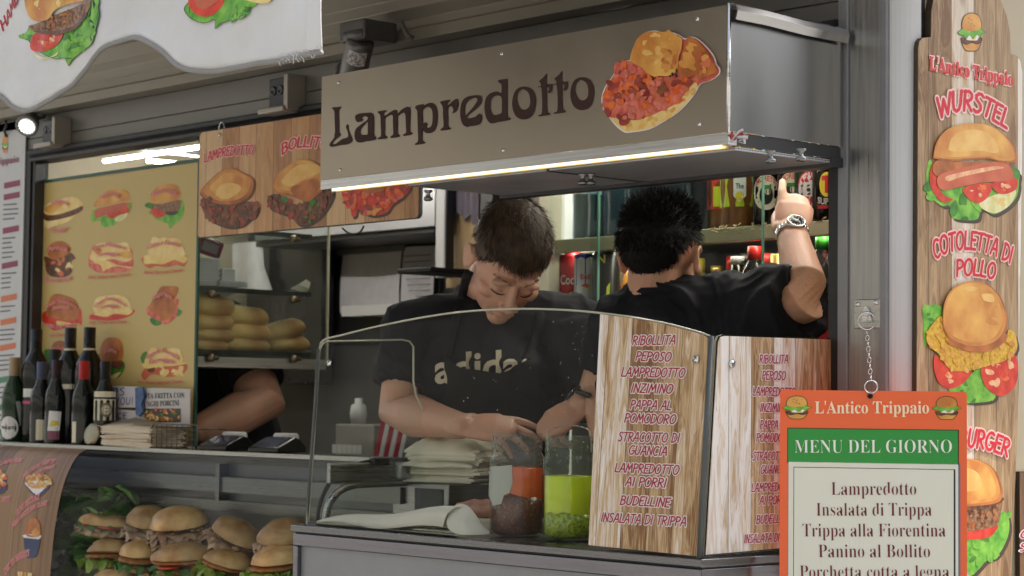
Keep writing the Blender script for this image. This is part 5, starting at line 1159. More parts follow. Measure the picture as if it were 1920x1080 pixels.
leaf_bunch('salad_bunch', 'big bunch of dark green salad leaves at the left end of the display', (108,205,950,1085,-.10,-.04), 70, .075, [lettd, mat('salad_leaf_light', (.11,.25,.045), .4, c2=(.18,.34,.08), sc=18)], 5)
leaf_bunch('lettuce_bunch', 'paler green lettuce leaves standing behind the flat sandwich', (170,258,942,975,-.06,-.035), 26, .06, [MAT['salad_leaf_light'], lettd], 8)
# ------------------------------------------------------------------ inside the kiosk
tubem = mat('tube_lit', (1,1,1), .4, emit=(1,.95,.86), es=30)
def lamp(label, a, c, group='ceiling tube lamps'):
    t = thing('tube_lamp', label, 'lamp', (a+c)/2, group)
    d = (c-a).normalized(); q = frame((a+c)/2+V((0,0,.022)), d, V((0,0,1)).cross(d)); L = (c-a).length/2+.03
    b = B(); b.rbox((-L,-.022,.006),(L,.022,.03),.004,0,q); b.build('housing', mat('lamp_housing', (.6,.6,.58), .4), t)
    b = B(); b.tube([a,c], .0055, 0, 10); b.build('tube', tubem, t)
a = P(196,302,Y=.45); lamp('long lit white tube lamp along the kiosk ceiling above the picture menu', a, a+V((1.5,0,0)))
a = P(276,301,Y=.62); lamp('short lit tube lamp running back from the long one under the ceiling', a, V((a.x,a.y+.42,a.z)))
a2 = V((-1.0,.42,a.z+.02)); lamp('added unseen tube lamp brightening the servers, hidden from the street by the sign', a2, a2+V((.8,0,0)))  # extra lamp out of view, added to brighten the interior
# round spotlight beside the window frame
c = P(50,237,Y=-.06); ax_ = (CC-c).normalized(); ax_ = (ax_*.8+V((-.1,-.3,-.55))).normalized()
t = thing('led_spotlight', 'round lit spotlight with a cluster of white dots at the top left corner', 'spotlight', c)
b = B(); b.lathe([(.018,-.05),(.026,-.03),(.031,-.006),(.031,.0),(.026,.002),(.022,-.002),(.0,-.002)], c, 24, axis=ax_); b.build('housing', mat('spot_housing', (.22,.22,.22), .4, .3), t)
b = B(); qf = frame(c, ax_.orthogonal(), ax_.cross(ax_.orthogonal()))
for r_, n_ in ((0,1),(.007,6),(.0135,11),(.0195,16)):
    for k in range(n_):
        b.ell(qf@V((r_*math.cos(k*6.283/n_),r_*math.sin(k*6.283/n_),.0005)), (.0021,)*3, 0, None, 8, 5)
b.build('diodes', mat('diode_lit', (1,1,1), .4, emit=(1,.98,.94), es=1.7), t)
b = B(); b.tube([c-ax_*.04, c+V((0,.05,.03)), V((c.x,.0,c.z+.06))], .006, 0, 8); b.tube([P(10,222,Y=-.02),P(12,235,Y=-.03),P(8,245,Y=-.02),P(12,256,Y=-.01)], .004, 0, 6); b.build('bracket', dark, t)
# brackets on the fascia
def bracket(label, px_, py_, s):
    c = P(px_,py_,Y=-.02); t = thing('shutter_bracket', label, 'bracket', c, 'brackets on the roof edge')
    b = B(); b.rbox((c.x-.035*s,-.045,c.z-.028*s),(c.x+.022*s,-.002,c.z+.03*s),.003); b.build('plate', dark, t)
    for dx in (-.018,.006):
        b = B(); b.lathe([(.009*s,0),(.009*s,.004),(.006*s,.004),(.005*s,.001),(0,.001)], V((c.x+dx*s,-.045,c.z+.006)), 14, axis=(0,-1,0)); b.build('bolt', steel('bracket_bolt', (.10,.10,.10), .4), t)
    b = B(); b.rbox((c.x+.0225*s,-.052,c.z-.036*s),(c.x+.036*s,-.0,c.z+.034*s),.002); b.rbox((c.x-.055*s,-.06,c.z-.040*s),(c.x+.030*s,-.004,c.z-.0285*s),.003); b.build('flange', mat('bracket_alu', (.38,.34,.29), .4, .5), t)
bracket('dark two-bolt bracket on the roof edge above the picture menu', 108,248,1.05); bracket('dark two-bolt bracket on the roof edge left of the lettered sign', 540,176,1.15)
# tube motor behind the sign
mt_ = thing('awning_motor', 'grey cylinder motor with a rating sticker behind the top left of the sign', 'motor', P(665,110,Y=-.12))
ta, tb_ = P(657,160,Y=-.10), P(677,72,Y=-.14)
b = B(); d = (tb_-ta).normalized(); b.lathe([(.028,0),(.030,.004),(.030,(tb_-ta).length-.012),(.028,(tb_-ta).length-.004),(.022,(tb_-ta).length)], ta, 28, axis=d); b.build('cylinder', mat('motor_grey', (.17,.16,.15), .35, .6), mt_)
b = B(); e1 = tb_-d*.052; e2 = tb_-d*.016
rows = []
tc_ = CC-tb_; tc_ = (tc_-d*tc_.dot(d)).normalized(); sd_ = d.cross(tc_)
for e in (e1,e2): rows.append([e+(tc_*math.cos(t)+sd_*math.sin(t))*.0304 for t in [-.7+.2*k for k in range(8)]])
b.loft(rows, 0, False, False); b.build('sticker', mat('sticker_silver', (.6,.58,.54), .4, c2=(.25,.24,.23), sc=190, ramp=(.48,.56)), mt_)
b = B(); q = P(705,60,Y=-.10); b.rbox((q.x-.05,-.16,q.z-.025),(q.x+.035,-.07,q.z+.018),.004); b.lathe([(.014,-.03),(.014,.03)], tb_+V((-.002,-.01,.006)), 14, axis=(1,0,0)); b.build('mount', mat('mount_grey', (.13,.125,.12), .4, .5), mt_)
b = B(); b.tube(catmull([P(752,40,Y=-.1),P(758,55,Y=-.1),P(765,66,Y=-.1),P(775,72,Y=-.09)],4,False), .005, 0, 8); b.tube(catmull([P(640,120,Y=-.09),P(632,130,Y=-.1),P(630,150,Y=-.09)],4,False), .006, 0, 8); b.build('cable', mat('cable_grey', (.12,.11,.10), .5), mt_)
# cables clipped on the soffit right of the sign
b = B(); cl = [P(1468,34,Y=.044),P(1495,31,Y=.044),P(1540,24,Y=.044),P(1572,20,Y=.044)]; b.tube(cl, .0022, 0, 6); cl2 = [p_+V((0,-.003,-.012)) for p_ in cl]; b.tube(cl2, .0016, 0, 6)
for x,y in ((1494,32),(1552,22)): q = P(x,y,Y=.04); b.rbox((q.x-.006,.034,q.z-.009),(q.x+.006,.046,q.z+.006),.002)
tag(b.build('clipped_cable', blk), 'thin black cable clipped to the beige soffit right of the sign', 'cable')

# ------------------------------------------------------------------ glass shelf with bread
gs = glass('shelf_glass', (.93,.96,.95), .02, dirt_glint=.02)
XS = -2.05
sh = thing('bread_shelf', 'glass sided shelf unit holding bread rolls beside the picture menu', 'shelf', (XS-.25,.25,1.63))
b = B(); b.box((XS,.055,1.64),(XS+.006,.46,2.26)); b.box((XS-.001,.4602,1.64),(XS+.007,.464,2.26),1); b.build('glass_side', [gs, gedge], sh)
yb = .412
for z, nm in ((P(560,441,X=XS).z,1),(1.8235,1),(1.668,1)):
    b = B(); b.box((XS-.58,.062,z-.0015),(XS-.002,yb,z+.0045)); b.box((XS-.0018,.062,z-.008),(XS-.0002,yb,z+.0045),1); b.build('shelf_board', [glass('shelf_board_glass', (.8,.86,.84), .05, dirt_glint=.12), mat('shelf_edge_dark', (.01,.012,.012), .2)], sh)
b = B(); q0 = P(366,668,X=XS); b.box((XS-.58,.06,1.630),(XS+.004,.46,1.655)); b.build('bottom_rail', steel('shelf_rail', (.6,.6,.6), .35), sh)
for x,y in ((395,552),(548,562),(393,671),(549,673),(548,448)):
    c = P(x,y,X=XS+.007); b = B(); b.lathe([(.008,0),(.010,.003),(.010,.010),(.006,.014),(0,.014)], c, 14, axis=(1,0,0)); b.lathe([(.005,0),(.005,.025)], c+V((.0,0,0)), 10, axis=(0,1,0)); b.build('clamp', mat('clamp_brass', (.25,.20,.12), .3, .8), sh)
rollm = mat('roll_crust', (.42,.19,.045), .55, c2=(.80,.56,.21), sc=9, detail=6, bump=.0018, bsc=60, orand=.22)
RL = [(394,577,-.10,.155,.042,.02,'top roll of the left pile of bread'),(393,608,-.10,.15,.036,.0,'second roll from the top of the left pile of bread'),(396,631,-.10,.155,.036,.0,'third roll down in the left pile of bread'),(386,650,-.10,.135,.030,.0,'flat roll at the bottom of the left pile of bread'),
 (460,597,-.10,.150,.038,-.06,'roll on top in the middle of the bread shelf'),(462,625,-.11,.16,.038,-.05,'middle roll in the centre of the bread shelf'),(458,649,-.10,.165,.032,-.02,'roll lying on the shelf in the middle of the bread'),
 (530,621,-.09,.150,.036,.22,'roll tilted up at the right end of the bread shelf'),(538,648,-.08,.150,.034,.02,'roll lying at the right end of the bread shelf')]
for k,(x,y,dx,L,h,tl,lb) in enumerate(RL):
    L *= .84; h *= 1.22
    c = P(x,y,X=XS-.07); b = B(); q = Matrix.Translation(c)@Matrix.Rotation(tl,4,'X')
    def fn(p_, d, k=k): 
        n_ = 1+.07*noise.noise(d*1.7+V((k,0,0))); z = p_.z if p_.z > 0 else p_.z*.7
        cut = -.004*math.exp(-(d.x*9-.6)**2)*(1 if d.z > .3 else 0)
        y_ = math.copysign(abs(d.y)**.72, d.y)*L/2; rr_ = (1-abs(y_/(L/2*1.04))**4)**.5/max(.05,math.sqrt(max(1e-6,1-d.y*d.y))) if abs(d.y) < .995 else 1.0
        rr_ = min(rr_,1.9); return V((p_.x*n_*rr_, y_*(1+.05*noise.noise(V((k,d.x*2,d.z*2)))), z*n_*rr_+cut))
    b.ell((0,0,0), (.036,L/2*1.05,h*.66), 0, None, 24, 20, fn); b.bm.transform(Matrix()); 
    o = b.build('bread_roll', rollm, None, world=False, mw=q); tag(o, lb, 'bread roll', 'bread rolls on the glass shelf')
def slab(name, label, cat, x0,y0,x1,y1, dx, w_, m, grp=None, ntex=0):
    a_ = P(x0,y0,X=XS-dx); c_ = P(x1,y1,X=XS-dx); b = B(); z0, z1 = min(a_.z,c_.z), max(a_.z,c_.z)
    if ntex:
        for k in range(ntex): b.box((XS-dx-w_,a_.y+(.003 if k%3 == 1 else 0),z0+(z1-z0)*k/ntex+.0004),(XS-dx,c_.y-(.004 if k%2 else 0),z0+(z1-z0)*(k+1)/ntex-.0004))
    else: b.rbox((XS-dx-w_,a_.y,z0),(XS-dx,c_.y,z1),.002)
    return tag(b.build(name, m), label, cat, grp)
wp = mat('plate_white', (.50,.50,.50), .5, var=.08)
slab('plate_stack', 'stack of white paper plates on the upper glass shelf', 'plates', 366,481,413,537, .03, .16, wp, None, 14)
slab('napkin_box', 'small white box beside the paper plates on the upper glass shelf', 'box', 416,503,441,531, .03, .07, wp); slab('paper_stack', 'low stack of paper sheets on the upper glass shelf', 'paper', 412,525,465,539, .02, .1, wp, None, 4)
b = B(); zb = 1.829
pts = [P(466,538,X=XS-.03),P(520,541,X=XS-.03),P(576,546,X=XS-.03),P(574,549,X=XS-.1),P(500,546,X=XS-.12),P(466,541,X=XS-.1)]
for q in pts: q.z = zb+rng.uniform(0,.004)
f = b.bm.faces.new([b.bm.verts.new(q) for q in pts]); f.normal_update(); bmesh.ops.triangulate(b.bm, faces=[f])
fin = [P(544,541,X=XS-.03),P(560,533,X=XS-.03),P(574,524,X=XS-.03),P(582,530,X=XS-.03),P(579,541,X=XS-.03),P(576,549,X=XS-.04)]
f = b.bm.faces.new([b.bm.verts.new(q) for q in fin]); f.normal_update(); bmesh.ops.triangulate(b.bm, faces=[f])
bmesh.ops.solidify(b.bm, geom=b.bm.faces[:], thickness=.0008)
tag(b.build('crumpled_sheet', mat('sheet_cream', (.62,.60,.50), .7)), 'crumpled cream sheet with an upturned corner on the upper glass shelf', 'paper')
b = B(); q = P(385,462,X=XS-.08); M_ = frame(q, V((0,1,-.25)), V((.2,.25,1))); b.rbox((-.035,-.02,-.03),(.035,.022,.03),.006,0,M_); b.rbox((-.028,-.012,.0302),(.02,.012,.031),.0003,1,M_)
tag(b.build('biscuit_packet', [mat('packet_crimson', (.16,.015,.04), .3), mat('packet_grey', (.2,.18,.2), .4)]), 'crimson packet lying on top of the paper plates', 'packet')
# ------------------------------------------------------------------ back of the kiosk
def boxpx(b, x0,y0,x1,y1, Y, dep, mi=0, r=.002):
    a_, c_ = P(x0,y0,Y=Y), P(x1,y1,Y=Y); b.rbox((min(a_.x,c_.x),Y,min(a_.z,c_.z)),(max(a_.x,c_.x),Y+dep,max(a_.z,c_.z)),r,mi)
greyst = steel('hood_steel', (.62,.63,.64), .35)
t = thing('extractor_hood', 'pale steel extractor hood over the dark board with papers', 'hood', P(720,437,Y=1.0)); b = B(); boxpx(b, 480,300,815,424, 1.0, .28); b.build('canopy', mat('hood_white', (.55,.56,.58), .3, .3, var=.05, sc=3), t)
b = B(); boxpx(b, 480,424.5,815,436, 1.02, .25); b.build('grease_gutter', dark, t)
t = thing('notice_board', 'black board on the back wall holding two sheets of paper', 'board', P(720,520,Y=1.27)); b = B(); boxpx(b, 615,438,822,640, 1.28, .018); b.build('board', mat('board_black', (.015,.015,.016), .4), t)
b = B(); boxpx(b, 632,452,757,470, 1.255, .022); b.build('clip_rail', mat('rail_grey', (.10,.10,.10), .4, .4), t)
for lb, q in (('large curled sheet of paper clipped to the black board',(644,470,753,583)),('printed list on paper beside the curled sheet',(758,464,817,582))):
    b = B(); a_, c_ = P(q[0],q[1],Y=1.262), P(q[2],q[3],Y=1.262); rows = []
    for i in range(8):
        u = i/7; rows.append([V((a_.x+(c_.x-a_.x)*k/9, 1.262-.006*math.sin(k*.7+i*.4)-.008*u, a_.z+(c_.z-a_.z)*u)) for k in range(10)])
    b.loft(rows, 0, False, False); o = b.build('paper_sheet', [mat('sheet_grey', (.60,.59,.62), .6, var=.05, sc=30)]); tag(o, lb, 'paper')
    if 'list' in lb:
        b = B(); rr = random.Random(2)
        for k in range(9):
            z = a_.z+(c_.z-a_.z)*(.15+k*.09); e = rr.uniform(.3,.9); b.box((a_.x+(c_.x-a_.x)*(1-e),1.2445,z-.0015),(c_.x-.006,1.245,z+.0015))
        b.build('written_lines', mat('list_grey', (.1,.1,.1)), o)
b = B(); boxpx(b, 640,574,742,590, 1.20, .07); tag(b.build('wall_ledge', mat('ledge_white', (.75,.75,.75), .4)), 'short white ledge under the curled paper sheet', 'ledge')
b = B(); boxpx(b, 818,330,832,520, 1.0, .03); boxpx(b, 833,330,836,520, 1.005, .03, 1); tag(b.build('wall_post', [mat('post_white', (.62,.62,.63), .35), blk]), 'white upright post between the dark board and the wooden slats', 'post')
t = thing('slat_panel', 'pale wooden slat panel half covered by a mauve cloth left of the bending head', 'panel', P(870,520,Y=1.05)); b = B()
for k in range(5): boxpx(b, 838+k*12.6,330,849.5+k*12.6,540, 1.06, .015)
b.build('slats', mat('slat_wood', (.48,.34,.18), .5, c2=(.38,.26,.14), sc=5, stretch=(8,8,.6)), t)
b = B(); a_, c_ = P(838,330,Y=1.045), P(900,396,Y=1.045); top = []; bot = []
for k in range(24):
    u = k/23; x = a_.x+(c_.x-a_.x)*u; y = 1.045+.006*math.sin(k*1.3); top.append(V((x,y,a_.z))); bot.append(V((x,y,c_.z+.014*math.sin(k*.9)-.03*u)))
b.loft([top,bot], 0, False, False); b.build('cloth', mat('cloth_mauve', (.16,.14,.18), .8), t)
b = B(); boxpx(b, 901,330,921,540, .98, .05); tag(b.build('dark_column', dark), 'dark upright column behind the bending head', 'column')
b = B(); boxpx(b, 922,330,956,440, 1.1, .03); boxpx(b, 957,330,971,440, 1.08, .03, 1); tag(b.build('cupboard_edge', [mat('cupboard_yellow', (.42,.36,.13), .5), mat('cupboard_brown', (.20,.09,.04), .5)]), 'yellow and brown cupboard edge beside the fridge', 'cupboard')
b = B(); a_ = P(840,511,Y=.85); b.rbox((a_.x-.06,.72,a_.z-.008),(a_.x+.08,.95,a_.z+.006),.003); tag(b.build('black_tray', blk), 'flat black tray on the shelf behind the bending man', 'tray')
t = thing('back_counter', 'dark steel back counter under the extractor hood', 'counter', P(700,760,Y=.8)); b = B(); z_ = P(680,860,Y=1.0).z; b.rbox((-2.9,.86,z_-.03),(-1.30,1.29,z_),.003); b.build('top', steel('counter_top_steel', (.4,.4,.4), .3), t); b = B(); b.box((-2.9,.88,.29),(-1.30,1.29,z_-.031)); b.build('cabinet', dark, t)
b = B(); b.rbox((P(628,860,Y=.95).x,.95,z_+.001),(P(700,860,Y=.95).x,1.12,P(640,795,Y=.95).z),.004); a_ = P(622,833,Y=.948); c_ = P(678,852,Y=.948)
for k in range(6): b.box((a_.x+(c_.x-a_.x)*k/6+.003,.9475,c_.z),(a_.x+(c_.x-a_.x)*(k+1)/6,.9485,a_.z),1)
tag(b.build('grey_crate', [mat('crate_grey', (.30,.28,.26), .6), mat('crate_white', (.7,.7,.7), .5)]), 'grey crate with white patches on the back counter', 'crate')
b = B(); c_ = P(672,800,Y=.98); c_.z = P(640,795,Y=.95).z+.001; b.lathe([(.022,0),(.026,.03),(.022,.055),(.012,.06),(.012,.075),(0,.076)], c_, 18); tag(b.build('white_cup', mat('cup_white', (.72,.72,.72), .4)), 'small white capped cup on top of the grey crate', 'cup')
b = B(); c_ = P(738,835,Y=.90); M_ = frame(V((c_.x,c_.y,z_+.001)), (1,.2,0), (-.2,1,0))
for k in range(6): b.rbox((-.05+k*.017,-.03,0),(-.0335+k*.017,.03,.11),.002,k%2,M_@Matrix.Rotation(.25,4,'Y'))
tag(b.build('striped_packet', [mat('packet_red', (.40,.02,.05), .4), mat('crate_white')] if False else [mat('packet_red', (.40,.02,.05), .4), MAT['crate_white']]), 'red and white striped packet on the back counter behind the glass', 'packet')
b = B(); a_ = P(470,440,Y=1.15); 
rows = [[P(436+k*7-(i*4 if k > 6 else 0)+ (i*5 if k > 5 else 0), 452+i*14, Y=1.16+.008*math.sin(k*1.1)) for k in range(9)] for i in range(8)]
b.loft(rows, 0, False, False); tag(b.build('hanging_towel', mat('towel_white', (.62,.62,.62), .8, var=.06, sc=20)), 'white towel hanging on the back wall seen through the glass shelf', 'towel')
b = B(); boxpx(b, 505,440,600,720, 1.2, .05); tag(b.build('dark_cabinet', mat('cabinet_black', (.02,.02,.021), .25, c2=(.06,.06,.06), sc=4, ramp=(.5,.8))), 'dark glossy cabinet behind the bread shelf', 'cabinet')

# ------------------------------------------------------------------ drinks fridge
XF0, XF1, YF, ZS, ZS2 = P(1004,450,Y=.52).x, .04, .52, 1.9335, 1.575
fr_ = thing('drinks_fridge', 'open fronted drinks fridge with sliding glass doors behind the servers', 'fridge', ((XF0+XF1)/2,.8,.28))
def fp(n, b, m): return b.build(n, m, fr_)
b = B(); b.box((XF0+.035,1.02,.3),(XF1,1.05,2.3)); b.box((XF1-.02,.56,.3),(XF1,1.02,2.3)); b.box((XF0+.035,.56,2.25),(XF1,1.02,2.3)); fp('cabinet', b, mat('fridge_inside', (.045,.047,.05), .4))
b = B(); b.rbox((XF0,.50,.3),(XF0+.034,1.05,2.3),.004); fp('side_post', b, mat('fridge_cream', (.66,.62,.50), .35))
b = B(); b.box((XF0+.036,.57,.31),(XF0+.046,.60,2.25)); fp('light_strip', b, mat('fridge_side_light', (1,1,1), .4, emit=(1,.95,.85), es=.22))
b = B(); b.box((XF0+.06,.575,2.225),(XF1-.04,.60,2.24)); fp('top_light', b, mat('fridge_light', (1,1,1), .4, emit=(1,.93,.80), es=16))
b = B(); b.box((XF0+.06,.58,ZS-.0185),(XF1-.04,.592,ZS-.0125)); fp('shelf_light', b, mat('fridge_light'  , (1,1,1)))
railm = mat('price_rail', (.44,.40,.26), .35, var=.08, sc=12)
for z in (ZS, ZS2):
    b = B(); b.box((XF0+.035,.575,z-.012),(XF1-.021,1.01,z-.0005)); fp('shelf', b, steel('fridge_shelf', (.3,.3,.3), .4))
    b = B(); b.rbox((XF0+.036,.548,z-.032),(XF1-.022,.5745,z-.0006),.002); fp('price_rail', b, railm)
b = B(); rr = random.Random(6)
for (x,y) in ((1340,433),(1352,431),(1379,428),(1410,425),(1432,423),(1552,413)):
    q = P(x,y,Y=.5475)
    for k in range(7):
        a_ = q+V((rr.uniform(-.02,.02),0,rr.uniform(-.008,.008))); b.tube([a_, a_+V((rr.uniform(.004,.014),0,rr.uniform(-.004,.006)))], .0012, 0, 4, flat=(1,.3))
fp('rail_writing', b, mat('gold_ink', (.62,.46,.20), .35, .4))
gd = glass('fridge_glass', (.92,.96,.94), .01, refl=.4, dirt_glint=.0); gd_e = mat('door_edge_green', (.20,.42,.32), .2)
for x0, x1, Y_ in ((1030,1120,.532),(1106,1428,.522)):
    a_, c_ = P(x0,450,Y=Y_).x, P(x1,450,Y=Y_).x
    b = B(); b.box((a_,Y_,.32),(c_,Y_+.005,2.24)); b.box((c_+.0002,Y_-.0005,.32),(c_+.003,Y_+.0055,2.24),1); fp('sliding_door', b, [gd, gd_e])
CD = math.atan2(CC.y-.7, CC.x+.6)
def cylpt(c, R, x, z): a_ = CD+x/R; return V((c.x+R*math.cos(a_), c.y+R*math.sin(a_), c.z+z))
def cyl_shape(b, c, R, pts, mi, lift=.0004):
    """flat outline (x,z) wrapped round a bottle, facing the street"""
    bm2 = bmesh.new(); f = bm2.faces.new([bm2.verts.new((p_[0],p_[1],0)) for p_ in pts]); f.normal_update(); bmesh.ops.triangulate(bm2, faces=[f])
    for _ in range(2):
        es = [e for e in bm2.edges if abs(e.verts[0].co.x-e.verts[1].co.x) > R*.25]
        if es: bmesh.ops.subdivide_edges(bm2, edges=es, cuts=1); bmesh.ops.triangulate(bm2, faces=bm2.faces[:])
    mp = {v: b.bm.verts.new(cylpt(c, R+lift, v.co.x, v.co.y)) for v in bm2.verts}
    for f in bm2.faces: b.bm.faces.new([mp[v] for v in f.verts]).material_index = mi
    bm2.free()
def cyl_text(b, c, R, s, x0, x1, z, h, mi, lift=.0009, arc=0, off=.02, sh=0):
    st, wd = type_text(s, off, sh)
    for vs, fs in st:
        bv = [b.bm.verts.new(cylpt(c, R+lift, x0+(x1-x0)*v[0]/wd, z+arc*(1-(2*v[0]/wd-1)**2)+v[1]/.7*h)) for v in vs]
        for f in fs:
            try: b.bm.faces.new([bv[i] for i in f]).material_index = mi
            except ValueError: pass
ell_ = lambda cx_, cz, rx, rz, n=20: [(cx_+rx*math.cos(2*math.pi*i/n), cz+rz*math.sin(2*math.pi*i/n)) for i in range(n)]
rect_ = lambda x0,z0,x1,z1: [(x0,z0),(x1,z0),(x1,z1),(x0,z1)]
PROF = {
 'beer': (.0305, [(.027,0),(.0305,.004),(.0305,.125),(.028,.145),(.018,.170),(.014,.190),(.0135,.222)], .014, .228),
 'wine': (.037, [(.034,0),(.037,.004),(.037,.185),(.034,.205),(.022,.228),(.0155,.240),(.0148,.292)], .0152, .298),
 'half': (.029, [(.027,0),(.029,.004),(.029,.110),(.026,.130),(.017,.152),(.0135,.165),(.013,.205)], .0138, .210),
 'pet': (.044, [(.038,0),(.044,.010),(.042,.05),(.044,.09),(.042,.12),(.044,.16),(.044,.20),(.036,.245),(.018,.280),(.0135,.290),(.0135,.300)], .0155, .318),
 'petbig': (.045, [(.040,0),(.045,.012),(.043,.07),(.045,.10),(.043,.15),(.045,.20),(.040,.25),(.018,.288),(.0135,.296),(.0135,.304)], .0155, .320),
 'small': (.032, [(.029,0),(.032,.006),(.031,.05),(.032,.09),(.030,.12),(.018,.165),(.0125,.178),(.0125,.186)], .0145, .200),
}
capblk = mat('cap_black', (.012,.012,.012), .35); 
def bottle(kind, label, c, gm, cap, cap_from=None, bands=(), text=(), cat='bottle', group=None, name='bottle', liquid=None, scale=1.0, tilt=0):
    R, pr, cr_, H_ = PROF[kind]; R *= scale
    t = thing(name, label, cat, c, group)
    b = B(); b.lathe([(r_*scale,h*scale) for r_,h in pr], c, 22); b.build('glass', gm, t)
    if liquid: b = B(); b.lathe([(max(.001,r_*scale-.002),h*scale+.002) for r_,h in pr[:-2]], c, 20); b.build('drink', liquid, t)
    zt = cap_from if cap_from else pr[-1][1]-.012
    b = B(); q = [(cr_*scale,zt*scale),(cr_*scale,H_*scale-.001),(cr_*.9*scale,H_*scale),(0,H_*scale)]
    if cap_from: q.insert(0, (cr_*scale*1.02, zt*scale))
    b.lathe(q, c, 20); b.build('cap', cap, t)
    ms, sh_p = [], B()
    for bd in bands:
        m_, pts = bd
        if m_ not in ms: ms.append(m_)
        cyl_shape(sh_p, c, R, [(x*scale,z*scale) for x,z in pts], ms.index(m_), .0004+.0001*len(ms))
    for tx in text:
        m_, s, x0, x1, z, h, arc = tx
        if m_ not in ms: ms.append(m_)
        cyl_text(sh_p, c, R, s, x0*scale, x1*scale, z*scale, h*scale, ms.index(m_), .0013, arc)
    if ms: sh_p.build('label', ms, t)
    else: sh_p.bm.free()
    return t
def can(label, c, R, H_, body, bands=(), text=(), group=None):
    t = thing('drink_can', label, 'can', c, group)
    b = B(); b.lathe([(R*.80,0),(R*.97,.006),(R,.012),(R,H_-.014),(R*.86,H_-.003)], c, 24); b.build('body', body, t)
    b = B(); b.lathe([(R*.86,H_-.003),(R*.86,H_),(R*.80,H_),(R*.78,H_-.004),(0,H_-.004)], c, 24); b.build('lid', bs, t)
    ms, q = [], B()
    for m_, pts in bands:
        if m_ not in ms: ms.append(m_)
        cyl_shape(q, c, R, pts, ms.index(m_), .0003+.0001*len(ms))
    for m_, s, x0, x1, z, h, arc in text:
        if m_ not in ms: ms.append(m_)
        cyl_text(q, c, R, s, x0, x1, z, h, ms.index(m_), .0010, arc)
    if ms: q.build('label', ms, t)
    else: q.bm.free()
    return t
C_ = lambda n, c, **k: mat('drink_'+n, c, k.pop('r', .3), **k)
watr = glass('water_bottle', (.62,.70,.76), .04, refl=1.4, dirt_glint=.010); watb = glass('water_bottle_blue', (.22,.28,.55), .05, dirt_glint=.02)
dgl = C_('brown_glass', (.012,.008,.006), r=.12); ggl = C_('green_glass', (.010,.035,.012), r=.1); dkw = C_('dark_wine_glass', (.006,.008,.006), r=.1); kola = C_('cola', (.012,.006,.004), r=.12)
cream = C_('cream_label', (.72,.66,.48), r=.5); redl = C_('red_label', (.55,.03,.04)); whit = C_('white_label', (.78,.77,.74), r=.45); yel = C_('yellow_label', (.72,.58,.05)); inkb = C_('ink_black', (.015,.013,.012)); lime = C_('lime_label', (.52,.62,.03)); tea = C_('amber_tea', (.20,.075,.02), r=.2); bluel = C_('blue_label', (.02,.03,.24)); gold = C_('gold_foil', (.60,.40,.12), m=.6); silv = C_('silver', (.62,.62,.64), m=.4); redcap = C_('red_cap', (.50,.02,.02)); grncap = C_('green_cap', (.06,.36,.05)); orng = C_('orange_label', (.70,.20,.02)); inkr = C_('ink_red', (.50,.04,.03)); grl = C_('green_label', (.03,.22,.05)); juice = C_('lemon_juice', (.45,.42,.06))
Y1 = .62
def on_shelf(px_, z, Y_=Y1): q = P(px_,440,Y=Y_); return V((q.x, Y_, z))
GW = 'water bottles on the upper fridge shelf'
for k, px_ in enumerate((1056,1098,1135,1172,1210,1248,1286,1322)):
    bottle('petbig', ('blue tinted water bottle at the left end of the upper fridge shelf','clear water bottle with a pale label beside the blue one') [k] if k < 2 else 'clear plastic water bottle on the upper fridge shelf', on_shelf(px_,ZS,.64), watb if k == 0 else watr, whit if k != 0 else bluel, None, [(whit if k else bluel, rect_(-.05,.11,.05,.17))] if k in (1,) else [(whit, [(.005,.10),(.032,.14),(.032,.18),(.005,.14)])] if k == 0 else [], group=GW)
bottle('pet', 'orange tea bottle with a red label behind the lime one', on_shelf(1362,ZS,.66), tea, whit, None, [(redl, rect_(-.06,.05,.06,.19)),(lime, rect_(-.03,.055,.02,.10))], group='tea bottles')
bottle('pet', 'amber tea bottle with a broad lime green label', on_shelf(1388,ZS,.60), tea, whit, None, [(lime, rect_(-.068,.045,.068,.195)),(whit, [(-.014,.068),(.0,.054),(.014,.068),(.014,.15),(-.014,.15)]),(yel, ell_(0,.068,.010,.010))], [(inkb,'The',-.009,.009,.084,.011,0)], group='tea bottles')
def beer_cream(label, px_):
    return bottle('beer', label, on_shelf(px_,ZS,.575), dgl, gold, None, [(cream, ell_(0,.069,.031,.038)),(inkb, ell_(0,.063,.015,.021)),(cream, ell_(.003,.070,.006,.007)),(grl,[(-.010,.076),(.012,.076),(.009,.084),(-.007,.084)])], [(inkr,'MORETTI',-.023,.023,.083,.011,.010)], group='beer bottles on the upper fridge shelf')
beer_cream('brown beer bottle with a round cream label behind the glass door edge', 1437); beer_cream('brown beer bottle with a round cream label at the pointing fingertip', 1484)
bottle('beer', 'green beer bottle with an oval red and white label and black band', on_shelf(1516,ZS,.575), ggl, silv, None, [(redl, ell_(0,.066,.026,.040)),(whit, ell_(0,.066,.023,.037)),(redl, [(-.021,.080),(-.008,.102),(.016,.102),(.020,.084)]),(redl,[(-.018,.052),(-.010,.033),(.010,.033),(.018,.052)]),(inkb, rect_(-.026,.055,.026,.077))], [(whit,"BECK'S",-.021,.021,.0595,.013,0)], group='beer bottles on the upper fridge shelf')
bottle('beer', 'dark beer bottle with a big red T on a yellow label', on_shelf(1550,ZS,.575), dgl, yel, None, [(yel, ell_(0,.074,.016,.026)),(redl, rect_(-.011,.082,.011,.092)),(redl, rect_(-.004,.056,.004,.0825)),(redl, rect_(-.020,.024,.020,.031))], [(whit,"TENNENT'S",-.024,.024,.098,.012,.008),(whit,'SUPER',-.020,.020,.036,.013,-.004)], group='beer bottles on the upper fridge shelf')
